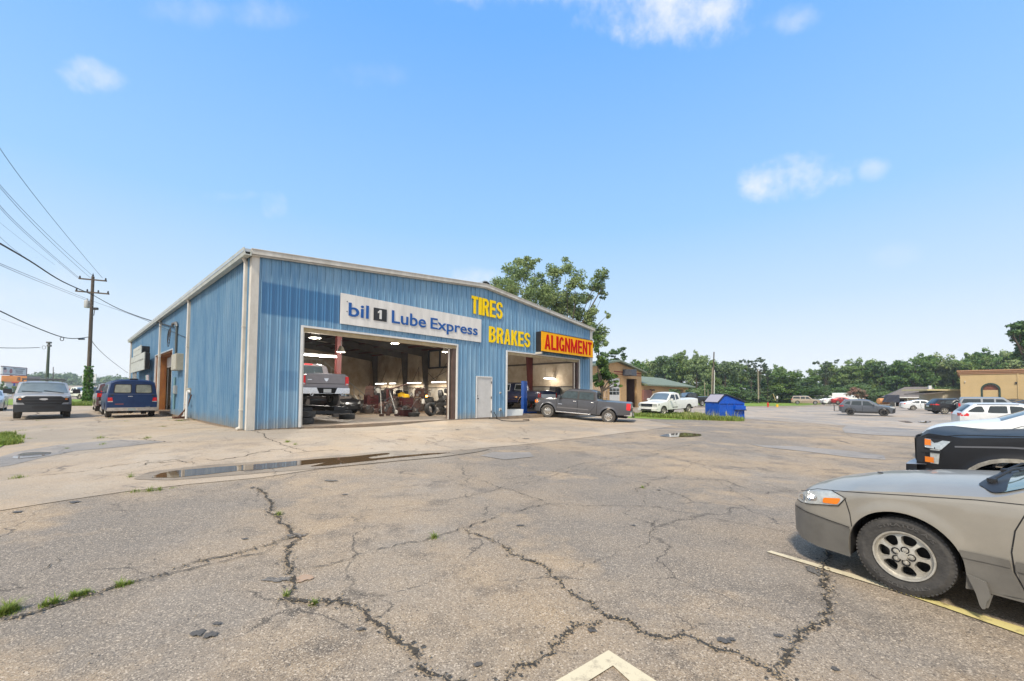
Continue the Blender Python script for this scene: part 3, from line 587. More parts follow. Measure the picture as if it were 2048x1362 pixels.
# opening trims and jambs
for (a, b, h) in OP:
    g = G().box(a - .05, a + .03, -.055, .02, 0, h + .05).box(b - .03, b + .05, -.055, .02, 0, h + .05).box(a + .03, b - .03, -.055, .02, h - .02, h + .05)
    mk('door_trim', g, M_WHITE, shop, bevel=.004)
    g = G().box(a + .031, b - .031, .03, .22, h - .17, h - .021); mk('header_board', g, mat('tan header', (.50, .40, .24), .7, 0, 0, .35, 3), shop)
    g = G().box(b - .24, b - .031, .021, .20, 0, h - .18).box(b - .36, b - .30, .12, .3, 0, h - .2); mk('door_jamb', g, mat('brown jamb', (.12, .075, .06), .6, 0, 0, .4, 3), shop)
    mk('door_track', G().box(b - .40, b - .37, .1, .16, 0, h - .2), M_TRIM, shop); mk('door_track', G().box(a + .031, a + .10, .021, .20, 0, h - .18), M_TRIM, shop)
    # roller door wound up behind the header
    g = G().tube([(a + .1, .55, h + .25), (b - .1, .55, h + .25)], .24, 14); mk('rolled_door', g, M_STEEL, shop, smooth=40)
# side opening with rusty jamb and a half-lowered white roller door
g = G().box(-.06, .02, SD[0] - .05, SD[0] + .03, 0, SDH + .06).box(-.06, .02, SD[1] - .03, SD[1] + .05, 0, SDH + .06).box(-.06, .02, SD[0] + .03, SD[1] - .03, SDH, SDH + .06); mk('door_trim', g, M_WHITE, shop)
M_RUSTJ = mat('orange rusty jamb', (.42, .17, .035), .7, 0, 0, .5, 3, col2=(.22, .07, .02), stretch=(1, 1, .3))
g = G().box(.021, .55, SD[1] - .10, SD[1] - .031, 0, SDH - .01).box(.021, .55, SD[0] + .031, SD[0] + .1, 0, SDH - .01).box(.021, .55, SD[0] + .1, SD[1] - .1, SDH - .08, SDH - .01); mk('door_jamb', g, M_RUSTJ, shop)
g = G()
for i in range(6): g.box(.56, .585 + .01 * (i % 2), SD[0] + .1, SD[1] - .1, SDH - .1 - (i + 1) * .11, SDH - .105 - i * .11)
mk('roller_door', g, M_WHITE, shop)
g = G().tube([(.62, SD[1] - .3, 0), (.62, SD[1] - .3, SDH - .3)], .03, 6); mk('door_track', g, M_STEEL, shop)
# white personnel door
g = G().box(DOOR[0] + .003, DOOR[0] + .05, -.06, .03, 0, 2.157).box(DOOR[1] - .05, DOOR[1] - .003, -.06, .03, 0, 2.157).box(DOOR[0] + .05, DOOR[1] - .05, -.06, .03, 2.10, 2.157); mk('door_frame', g, M_WHITE, shop, bevel=.004)
dr = mk('personnel_door', G().box(DOOR[0] + .055, DOOR[1] - .055, -.025, .02, .015, 2.095), mat('door white', (.60, .59, .57), .5, 0, 0, .15, 3), shop)
g = G().lathe([(0, -.085), (.03, -.085), (.035, -.06), (.02, -.05), (.02, -.026)], (DOOR[0] + .12, 0, 1.0), 'y', 12); mk('handle', g, M_BLACK, dr); mk('deadbolt', G().lathe([(0, -.04), (.025, -.04), (.025, -.026)], (DOOR[0] + .12, 0, 1.14), 'y', 12), M_BLACK, dr)
for z in (.3, 1.05, 1.85): mk('hinge', G().box(DOOR[1] - .075, DOOR[1] - .045, -.075, -.026, z - .06, z + .06), M_STEEL, dr)
g = G()
for zz in (.25, 1.75, 3.2, 4.6, 5.75):      # screw rows with their neoprene washers
    for i in range(70):
        u = .27 + i * .305
        if zz < topz(u) - .1 and not any(a - .05 < u < b + .05 and zz < h + .05 for a, b, h in OP) and not (DOOR[0] < u < DOOR[1] and zz < 2.2): g.add([(u - .012, -.037, zz - .012), (u + .012, -.037, zz - .012), (u + .012, -.037, zz + .012), (u - .012, -.037, zz + .012), (u, -.045, zz)], [(0, 1, 4), (1, 2, 4), (2, 3, 4), (3, 0, 4)])
tag(mk('screw_rows', g, mat('screw heads', (.12, .16, .2), .5), shop), kind='stuff')
# wall outlets on the facade right of the door
for (px, py, s) in ((999, 785.5, .05), (999, 819, .08)):
    u, z = onv(px, py); g = G().box(u - s, u + s, -.09, -.035, z - s, z + s).box(u - s * .5, u + s * .5, -.11, -.09, z - s * .9, z - s * .1, 1); mk('outlet_box', g, [M_TRIM, M_BLACK], shop)
# ---- inside
tag(mk('shop_floor', G().box(.02, BW - .03, -.02, BL - .03, -.2, .004), M_SLAB, None, loc=BASE, rot=(0, 0, BYAW)), kind='structure')
g = G().box(.9, BW - .06, BL - 5.0, BL - 4.9, 0, HR - .2)
g.box(BW - .3, BW - .22, .3, BL - 5.0, 1.87, HE - .15); mk('insulated_wall', g, M_INS, shop)
g = G().box(BW - .29, BW - .205, .3, BL - 5.0, .0, 1.80).box(.03, .10, .3, SD[0] - .2, 0, HE - .2).box(.03, .10, SD[1] + .2, BL - 5, 0, HE - .2)
g.box(.14, OP[0][0] - .02, .03, .07, 0, HE - .2).box(OP[0][1] + .1, DOOR[0] - .1, .03, .07, 0, HE).box(DOOR[1] + .1, OP[1][0] - .05, .03, .07, 0, HE - .1); mk('wall_girt', G().box(BW - .36, BW - .2, .3, BL - 5.0, 1.801, 1.869), M_DECK, shop); mk('wall_girt', G().box(BW - .36, BW - .221, .3, 12, 3.55, 3.68), M_DECK, shop); mk('inner_liner', g, mat('grubby white liner', (.40, .37, .31), .8, 0, 0, .5, 1, col2=(.24, .2, .15)), shop)
g = G()
for s in (0, 1):
    a, b = ((.1, HE - .22), (BW / 2, HR - .2)) if s == 0 else ((BW / 2, HR - .2), (BW - .1, HE - .22))
    g.prism([a, b, (b[0], b[1] + .05), (a[0], a[1] + .05)], .1, BL - 5, 0, lambda x, z, h: (x, h, z))
mk('ceiling', g, M_DECK, shop)
def ceil_z(u): return HE - .25 + (HR - HE) * (1 - abs(u - BW / 2) / (BW / 2))
for v in (5.3, 12.4, 19.2, 22.9, 29.2):     # steel frames: tapered columns and rafters
    g = G()
    for u0, sg in ((.12, 1), (BW - .32, -1)):
        if sg > 0 and SD[0] - .6 < v < SD[1] + .6: continue
        g.prism([(u0, 0), (u0 + sg * .25, 0), (u0 + sg * .75, ceil_z(u0 + sg * .75) - .02), (u0, ceil_z(u0) - .02)], v - .1, v + .1, 0, lambda x, z, h: (x, h, z))
    g.prism([(.2, ceil_z(.2) - .75), (BW / 2, ceil_z(BW / 2) - .45), (BW - .4, ceil_z(BW - .4) - .75), (BW - .4, ceil_z(BW - .4) - .03), (BW / 2, ceil_z(BW / 2) - .03), (.2, ceil_z(.2) - .03)], v - .07, v + .07, 0, lambda x, z, h: (x, h, z))
    mk('steel_frame', g, M_DECK if v > 8 else M_REDSTEEL, shop)
g = G()
for i in range(13):
    u = 1.0 + i * 1.6; z = ceil_z(u) - .03; g.box(u - .03, u + .03, .1, BL - 5, z - .16, z)
mk('purlin', g, M_REDSTEEL, shop)
rs = random.Random(8)
for i in range(26):      # pale skylight and insulation panels between the purlins
    k = rs.randrange(12); u = 1.15 + k * 1.6; v = rs.uniform(1, 27); z = ceil_z(u + .65)
    g = G().prism([(u, ceil_z(u) - .045), (u + 1.2, ceil_z(u + 1.2) - .045), (u + 1.2, ceil_z(u + 1.2) - .065), (u, ceil_z(u) - .065)], v, v + rs.uniform(1.0, 2.6), 0, lambda x, zz, h: (x, h, zz))
    mk('ceiling_panel', g, mat('pale ceiling panel', (.85, .78, .66), .7, 0, 0, .3, 2), shop)
pu, pz = onv(676, 760, 9.0)
g = G().box(pu - .015, pu + .015, 8.93, 9.15, 0, 5.9).box(pu - .14, pu + .14, 8.9, 8.93, 0, 5.9).box(pu - .14, pu + .14, 9.15, 9.18, 0, 5.9); mk('steel_post', g, M_REDSTEEL, shop)
# mezzanine with railing and stairs at the back
g = G().box(3, 9.5, 17, 26, 2.6, 2.8).box(9.3, 9.5, 17, 17.2, 0, 2.6).box(3, 3.2, 17, 17.2, 0, 2.6); mk('mezzanine', g, mat('mezzanine grey', (.22, .21, .19), .6, 0, 0, .4, 2), shop)
g = G()
for i in range(17): g.box(3.0 + i * .4, 3.04 + i * .4, 17.0, 17.04, 2.8, 3.8)
g.box(3, 9.5, 17.0, 17.05, 3.78, 3.84).box(3, 9.5, 17, 17.04, 3.3, 3.34); mk('railing', g, mat('rail pale', (.40, .38, .34), .6), shop)
g = G()
for i in range(13): g.box(9.6 + i * .27, 9.9 + i * .27, 16.9, 17.9, 2.6 - i * .2 - .04, 2.6 - i * .2)
g.prism([(9.5, 2.8), (13.1, .1), (13.1, -.0), (12.9, .0), (9.5, 2.5)], 16.85, 16.9, 0, lambda x, z, h: (x, h, z)); mk('stairs', g, mat('stair cream', (.42, .38, .30), .7, 0, 0, .3, 2), shop)
g = G()
for i in range(8): u = 9.6 + i * .48; z = 2.7 - i * .36; g.box(u, u + .035, 16.86, 16.9, z, z + .9)
g.prism([(9.55, 3.66), (13.1, 1.02), (13.1, .97), (9.55, 3.6)], 16.85, 16.91, 0, lambda x, z, h: (x, h, z)); mk('railing', g, mat('rail pale', (.40, .38, .34), .6), shop)
# window frame high on the right wall, brace rods
g = G(); vv = [onu(px, 720, BW - .34)[0] for px in (858, 903)]; z0 = onu(880, 735, BW - .34)[1]; z1 = onu(880, 700, BW - .34)[1]
for v in (vv[0], (vv[0] + vv[1]) / 2, vv[1]): g.box(BW - .40, BW - .31, v - .1, v + .1, z0, z1)
g.box(BW - .40, BW - .31, min(vv), max(vv), z0 - .08, z0 + .08).box(BW - .40, BW - .31, min(vv), max(vv), z1 - .08, z1 + .08); mk('loft_window_frame', g, M_BLACK, shop)
g = G()
for px, py, qx, qy in ((760, 770, 772, 740), (792, 768, 802, 738), (824, 766, 838, 734), (838, 734, 836, 766), (855, 745, 872, 762), (870, 762, 903, 712), (855, 764, 893, 742)):
    a = onu(px, py, BW - .36); b = onu(qx, qy, BW - .36); mk('brace_rod', G().tube([(BW - .36, *a), (BW - .36, *b)], .022, 5), M_BLACK, shop)
# lit lamps: strip lights and high bay lamps
M_TUBE = mat('lit fluorescent tube', (1, 1, 1), .5, emit=(1, .97, .88), es=6)
M_BULB = mat('lit lamp glass', (1, 1, 1), .5, emit=(1, .93, .75), es=8)
def shop_lamp(kind, px, py, ln, plane, val, label, power=60):
    if plane == 'u': v, z = onu(px, py, val); u = val
    else: u, z = onv(px, py, val); v = val
    p = bw(u, v, z)
    if kind == 'tube':
        o = empty('strip_light', p, BYAW, label, 'lamp', 'strip lights inside the shop')
        mk('housing', G().box(-.07, .07, -ln / 2, ln / 2, .04, .11) if plane == 'u' else G().box(-ln / 2, ln / 2, -.07, .07, .04, .11), M_WHITE, o)
        mk('tube', G().tube([(0, -ln / 2, 0), (0, ln / 2, 0)] if plane == 'u' else [(-ln / 2, 0, 0), (ln / 2, 0, 0)], .035, 8), M_TUBE, o)
        [mk('hanger', G().tube([(0, k * ln * .4, .1), (0, k * ln * .4, .8)] if plane == 'u' else [(k * ln * .4, 0, .1), (k * ln * .4, 0, .8)], .008, 4), M_BLACK, o) for k in (-1, 1)]
    else:
        o = empty('high_bay_lamp', p, BYAW, label, 'lamp', 'high bay lamps under the shop roof')
        mk('shade', G().lathe([(.07, .34), (.10, .28), (.13, .22), (.24, .0), (.235, 0), (.12, .21), (.06, .3)], n=20), mat('lamp shade', (.45, .42, .33), .3, .7), o, smooth=40)
        mk('bulb', G().lathe([(0, -.01), (.2, .0), (.2, .03), (.1, .12), (0, .14)], n=16), M_BULB, o, smooth=40)
        mk('hanger', G().tube([(0, 0, .3), (0, 0, .7)], .02, 5), M_STEEL, o)
    if power:
        ld = bpy.data.lights.new('lamp_light', 'AREA'); ld.shape = 'RECTANGLE'; ld.size = .25 if plane == 'u' else max(ln, .4); ld.size_y = max(ln, .4) if plane == 'u' else .25
        if kind != 'tube' or plane == 'v': ld.type = 'POINT'; ld.shadow_soft_size = .15
        ld.energy = power; ld.color = (1, .94, .85); l = bpy.data.objects.new('lamp_light', ld); COL.objects.link(l); l.parent = o; l.location = (0, 0, -.22 if ld.type == 'POINT' else -.06)
LW = BW - 1.2
shop_lamp('tube', 762, 767.5, 2.4, 'u', LW, 'lit strip light by the far end of the beige wall', 130)
shop_lamp('tube', 785, 767, 1.2, 'u', LW, 'short lit strip light next to the far strip light', 40)
shop_lamp('tube', 828, 766, 2.4, 'u', LW, 'lit strip light in the middle of the beige wall above the junk', 130)
shop_lamp('tube', 877, 764.5, 2.2, 'u', LW, 'lit strip light above the tyre stacks', 110)
shop_lamp('tube', 641, 712, 2.4, 'v', 9.0, 'lit strip light hanging above the lifted pickup cab', 160)
shop_lamp('bay', 630.5, 676, 0, 'v', 2.2, 'bright bell-shaped bay lamp at the upper left of the big opening', 260)
shop_lamp('bay', 682, 704, 0, 'v', 7, 'small lamp beside the red steel post', 170)
shop_lamp('bay', 790, 687, 0, 'v', 5.5, 'lamp hanging under the roof in the middle of the big opening', 340)
shop_lamp('bay', 892, 704, 0, 'v', 3.0, 'lamp hanging at the upper right of the big opening', 330)
shop_lamp('tube', 1099, 757, 1.3, 'v', 3.0, 'strip light hanging in the right-hand bay', 42)
# ---- signs
S_BOARD = [onv(682, 586.5, -.06), onv(962.5, 638.5, -.06), onv(962, 685.5, -.06), onv(680, 646, -.06)]
u0 = (S_BOARD[0][0] + S_BOARD[3][0]) / 2; u1 = (S_BOARD[1][0] + S_BOARD[2][0]) / 2; z1 = (S_BOARD[0][1] + S_BOARD[1][1]) / 2; z0 = (S_BOARD[2][1] + S_BOARD[3][1]) / 2
sg = empty('shop_sign', bw(u0, 0, 0), BYAW, 'long white board sign reading bil 1 Lube Express', 'sign')
M_BOARD = mat('chalky white board', (.80, .775, .73), .55, 0, 0, .24, 3, stretch=(1, 1, .12))
wb = u1 - u0; g = G(); nb = 4
for i in range(nb): g.box(wb * i / nb + .004 * (i > 0), wb * (i + 1) / nb, -.075, -.036, z0, z1)
mk('board', g, M_BOARD, sg)
g = G()
for bx, bz in ((.25, .42), (.25, .75)): g.lathe([(0, -.09), (.02, -.088), (.02, -.076)], (bx, 0, z0 + (z1 - z0) * bz), 'y', 8)
mk('bolt', g, M_BLACK, sg)
fs_ = lambda x, z, d: (x, -.078 - d, z)
def sx(px, py): u, z = onv(px, py, -.08); return u - u0, z
M_LB = mat('blue letter paint', srgb(8, 84, 160), .5, 0, 0, .15, 5); M_LBE = mat('pale letter edge', srgb(150, 170, 190), .5)
def word(parent, s, a, b, c, off, ext, mats, fn=fs_, name='lettering', space=1.0):
    return mk(name, text_g(s, off, ext, 0, fn, (a, b, *c), space), mats, parent)
a0, zb = sx(697, 632); a1, _ = sx(737, 640); _, zt = sx(698, 605)
word(sg, 'bil', a0, a1, (zb, zt), .012, .022, M_LB)
b0, zq0 = sx(747, 641); b1, _ = sx(773, 645); zq0 = sx(747, 640)[1]; zq1 = sx(748, 615)[1]
mk('number_tile', G().box(b0, b1, -.095, -.077, zq0, zq1), M_BLACK, sg)
NUM1 = (b0, b1, zq0, zq1)
zL0 = sx(785, 646)[1]; zL1 = sx(785, 620.5)[1]
word(sg, 'Lube', sx(783.5, 640)[0], sx(851.5, 650)[0], (zL0, zL1), .010, .022, M_LB)
c0, c1 = sx(861, 650)[0], sx(955, 660)[0]; zE0 = sx(861, 658)[1]
word(sg, 'Express', c0, c1, (zE0 - (zL1 - zL0) * .26, zL1 - .03), .010, .022, M_LB)
def rc(a, b, c, d): return [(a, b), (c, b), (c, d), (a, d)]
def arcs(cx, cy, ox, oy, ix, iy, a0, a1, n=14):
    out = []
    for i in range(n):
        t0, t1 = R(a0 + (a1 - a0) * i / n), R(a0 + (a1 - a0) * (i + 1) / n)
        out.append([(cx + ix * math.cos(t0), cy + iy * math.sin(t0)), (cx + ox * math.cos(t0), cy + oy * math.sin(t0)), (cx + ox * math.cos(t1), cy + oy * math.sin(t1)), (cx + ix * math.cos(t1), cy + iy * math.sin(t1))])
    return out
mir = lambda P: [(1 - x, y) for x, y in P][::-1]
_A = [(0, 0), (.30, 0), (.5, .78), (.5, 1), (.34, 1)]; _M = [(.221, .60), (.42, 0), (.5, 0), (.5, .38), (.221, 1)]
GL = {'T': [rc(0, .83, 1, 1), rc(.33, 0, .67, .829)], 'I': [rc(0, 0, 1, 1)], 'E': [rc(0, 0, .36, 1), rc(.361, 0, 1, .16), rc(.361, .84, 1, 1), rc(.361, .42, .92, .58)], 'L': [rc(0, 0, .38, 1), rc(.381, 0, 1, .16)],
      'A': [_A, mir(_A), [(.36, .20), (.64, .20), (.60, .35), (.40, .35)]], 'N': [rc(0, 0, .29, 1), rc(.71, 0, 1, 1), [(.291, .60), (.709, 0), (.709, .40), (.291, 1)]], 'M': [rc(0, 0, .22, 1), rc(.78, 0, 1, 1), _M, mir(_M)],
      'K': [rc(0, 0, .33, 1), [(.331, .34), (.42, .46), (.66, 0), (1, 0), (.64, .56), (.98, 1), (.66, 1), (.331, .60)]],
      'R': [rc(0, 0, .33, 1), rc(.331, .84, .5, 1), rc(.331, .44, .5, .60)] + arcs(.5, .72, .5, .28, .18, .12, -90, 90) + [[(.45, .439), (.66, 0), (1, 0), (.82, .47)]],
      'B': [rc(0, 0, .33, 1), rc(.331, .85, .48, 1), rc(.331, .44, .48, .57), rc(.331, 0, .48, .15)] + arcs(.48, .755, .47, .245, .16, .10, -80, 90) + arcs(.48, .28, .52, .28, .19, .13, -90, 80),
      'S': arcs(.5, .72, .5, .28, .18, .14, 0, 265) + arcs(.5, .28, .5, .28, .18, .14, -180, 85), 'G': arcs(.5, .5, .5, .5, .19, .35, 38, 322, 20) + [rc(.56, .33, 1, .47), rc(.76, 0, 1, .329)]}
def glyph(ch, x0, x1, z0, z1, ext, fn):
    g = G()
    for i, P in enumerate(GL[ch]): g.prism([(x0 + a * (x1 - x0), z0 + b * (z1 - z0)) for a, b in P], 0, ext + .0004 * (i % 5), 0, lambda a, b, h: fn(a, b, h))
    return g
b0, b1, zq0, zq1 = NUM1; GL['1'] = [rc(.40, 0, .92, 1), [(.0, .60), (.399, .72), (.399, 1), (.25, .86), (0, .80)]]
mk('numeral', glyph('1', b0 + (b1 - b0) * .30, b0 + (b1 - b0) * .62, zq0 + (zq1 - zq0) * .15, zq0 + (zq1 - zq0) * .87, .012, lambda x, z, d: (x, -.097 - d, z)), M_WHITE, sg)
M_YL = mat('yellow letter paint', srgb(255, 216, 0), .6, 0, 0, .12, 4, spec=.2)
fy = lambda x, z, d: (x, -.042 - d, z)
def ynum(s, pa, pb, ptop, label):
    A = onv(*pa, -.06); B = onv(*pb, -.06); T = onv(*ptop, -.06)
    o = empty('wall_lettering', bw(A[0], 0, 0), BYAW, label, 'sign letters')
    n = len(s); tot = B[0] - A[0]; x = 0; ws = {'I': .45, 'M': 1.35, 'E': .92, 'T': .95}; W_ = sum(ws.get(c, 1) for c in s)
    for c in s:
        w_ = ws.get(c, 1) / W_ * tot
        mk('letter', glyph(c, x + w_ * .07, x + w_ * .93, A[1], T[1], .028, fy), M_YL, o); x += w_
ynum('TIRES', (942, 626), (1006, 637), (941, 590), 'raised yellow letters reading TIRES under the roof ridge')
ynum('BRAKES', (977, 684), (1061, 694), (976, 651.5), 'raised yellow letters reading BRAKES beside the white sign')
# the yellow box sign ALIGNMENT
vs_ = -.55; A = onv(1083, 703, vs_); B = onv(1186, 714, vs_); T = onv(1083, 663, vs_); T2 = onv(1186, 681, vs_)
zA, zT = (A[1] + B[1]) / 2, (T[1] + T2[1]) / 2
al = empty('box_sign', bw(A[0], 0, 0), BYAW, 'yellow box sign reading ALIGNMENT in red above the right bay', 'sign')
wl = B[0] - A[0]
mk('cabinet', G().box(0, wl, vs_ + .03, -.12, zA, zT), M_BLACK, al, bevel=.01)
mk('face', G().box(.0, wl, vs_ + .0, vs_ + .028, zA, zT), mat('sign yellow', srgb(252, 178, 0), .6, 0, 0, .1, 3, spec=.2), al)
g = G(); n_ = 26
for i in range(n_):
    x = wl * (.30 + .7 * i / n_); g.tube([(x, vs_ + .05, zT + .001), (x, vs_ + .05, zT + .06), (x + .03, vs_ + .05, zT + .09)], .012, 4)
mk('bird_spikes', g, M_BLACK, al)
mk('rim', G().box(-.012, wl + .012, vs_ - .01, vs_ + .03, zT + .001, zT + .03).box(-.012, wl + .012, vs_ - .01, vs_ + .03, zA - .03, zA - .001), M_BLACK, al)
s = 'ALIGNMENT'; ws = {'I': .42, 'M': 1.3, 'L': .85, 'T': .9, 'E': .9}; W_ = sum(ws.get(c, 1) for c in s); x = wl * .045; tot = wl * .93
for c in s:
    w_ = ws.get(c, 1) / W_ * tot
    mk('letter', glyph(c, x + w_ * .06, x + w_ * .94, zA + (zT - zA) * .12, zT - (zT - zA) * .12, .012, lambda a, z, d: (a, vs_ - .004 - d, z)), mat('sign red', srgb(200, 12, 4), .7, 0, 0, .15, 5, spec=.15), al); x += w_
mk('bracket', G().box(.05, .15, -.5, -.036, zA - .16, zA - .035).box(wl - .3, wl - .2, -.4, -.036, zA - .1, zA - .035), M_TRIM, al)
# side signs (projecting faded white signs near the far end)
sv0 = onu(270, 700, -1.3)
sgn = empty('faded_sign', bw(0, 0, 0), BYAW, 'faded white double sign on posts at the far end of the side wall', 'sign')
M_FADE = mat('faded sign face', (.50, .53, .50), .6, 0, 0, .3, 4, col2=(.36, .38, .34))
def sface(nm, pts, uo, wl_):
    q = [onu(px, py, -uo) for px, py in pts]; v0 = (q[0][0] + q[3][0]) / 2; v1 = (q[1][0] + q[2][0]) / 2; z1 = (q[0][1] + q[1][1]) / 2; z0 = (q[2][1] + q[3][1]) / 2
    va, vb = min(v0, v1), max(v0, v1); mk(nm + '_face', G().box(-uo, -uo + .05, va, vb, z0, z1), M_FADE, sgn); mk(nm + '_box', G().box(-uo + .051, -wl_, va + .08, vb - .08, z0 + .06, z1 - .06), M_BLACK, sgn); return va, vb, z0, z1
va, vb, z0, z1 = sface('upper', [(266.5, 699), (282, 690), (282, 704), (266, 716)], .55, .08)
mk('worn_lettering', text_g('TIRES', .02, .01, 0, lambda x, z, d: (-.555 - d, vb + va - x, z), (va + .3, vb - .3, z0 + .35, z1 - .25)), mat('ghost letters', (.30, .31, .29), .7), sgn)
va, vb, z0, z1 = sface('lower', [(262, 716), (289.6, 704), (286.7, 740), (260.6, 745.5)], .60, .30)
mk('worn_lettering', text_g('BRAKES', .02, .01, 0, lambda x, z, d: (-.605 - d, vb + va - x, z), (va + .4, vb - .4, z0 + .7, z1 - .4)), mat('ghost letters', (.30, .31, .29), .7), sgn)
mk('post', G().box(-.55, -.45, vb - 1.2, vb - 1.1, 0, z0), M_TRIM, sgn); mk('post', G().box(-.55, -.45, vb - 2.6, vb - 2.5, 0, z0), M_TRIM, sgn)
# electric service on the side wall
def wallbox(name, label, cat, px0, px1, py0, py1, dep, m, extra=None):
    v0, _ = onu(px1, py0, -dep); v1, _ = onu(px0, py0, -dep); zt = onu((px0 + px1) / 2, py0, -dep)[1]; zb = onu((px0 + px1) / 2, py1, -dep)[1]
    o = empty(name, bw(0, v0, zb), BYAW, label, cat)
    mk('box', G().box(-dep, -.04, 0, abs(v1 - v0) * .55, 0, zt - zb), m, o, bevel=.012); mk('lid', G().box(-dep - .02, -dep, .02, abs(v1 - v0) * .55 - .02, .03, zt - zb - .02), m, o, bevel=.005)
    return o, v0, zb, zt
M_EBOX = mat('beige electric cabinet', (.42, .40, .32), .5, 0, 0, .25, 3)
wallbox('meter_cabinet', 'large beige electric cabinet under the service mast', 'electric box', 337, 353, 709, 741, .34, M_EBOX)
wallbox('meter_box', 'grey electric meter box below the beige cabinet', 'electric box', 344, 350, 771, 788, .18, mat('grey box', (.33, .36, .36), .5, 0, 0, .2, 3))
wallbox('junction_box', 'small box beside the white downspout', 'electric box', 368, 378, 776, 787, .16, M_EBOX)
mv = onu(352, 700, -.14)[0]; zt_ = onu(352, 652, -.14)[1]
o = empty('service_mast', bw(-.14, mv, 0), BYAW, 'dark service mast pipe rising up the blue side wall', 'pipe')
mk('pipe', G().tube([(0, 0, 2.6), (0, 0, zt_)], .055, 10), mat('dark pipe', (.07, .08, .075), .5), o); mk('weatherhead', G().tube([(0, 0, zt_ - .05), (-.03, .1, zt_ + .14), (-.12, .35, zt_ + .12), (-.14, .45, zt_ - .02)], [.07, .09, .08, .05], 10), M_STEEL, o)
mk('conduit', G().tube([(0, 0, .3), (0, 0, 2.0)], .05, 8), mat('teal pipe', (.13, .25, .27), .5), o)
g = G(); rc = random.Random(5)
for k in range(5):
    c = Vector((-.2, .5 + k * .12, zt_ - .15 - .1 * k)); g.tube([c + Vector((0, (.2 + .05 * k) * math.cos(a / 10 * 6.283), (.18 + .07 * k) * math.sin(a / 10 * 6.283) - .1)) for a in range(11)], .014, 4)
mk('wire_loops', g, M_BLACK, o)
v_ = onu(374, 800, -.3)[0]
o = empty('standpipe', bw(-.3, v_, 0), BYAW, 'white standpipe by the downspout with rusty scrap at its foot', 'pipe')
mk('pipe', G().tube([(0, 0, 0), (0, 0, 1.25)], .05, 8).tube([(0, 0, 1.25), (.05, -.1, 1.3), (.05, -.2, 1.2)], .035, 6), M_WHITE, o)
mk('rusty_scrap', G().box(-.4, .1, .25, .8, 0, .08).tube([(-.3, .1, .05), (.1, .5, .5), (.2, .3, 1.1)], .03, 5).tube([(-.2, .2, .05), (.15, .3, .8)], .02, 5), mat('rust', (.13, .05, .025), .9, 0, 0, .5, 8), o)
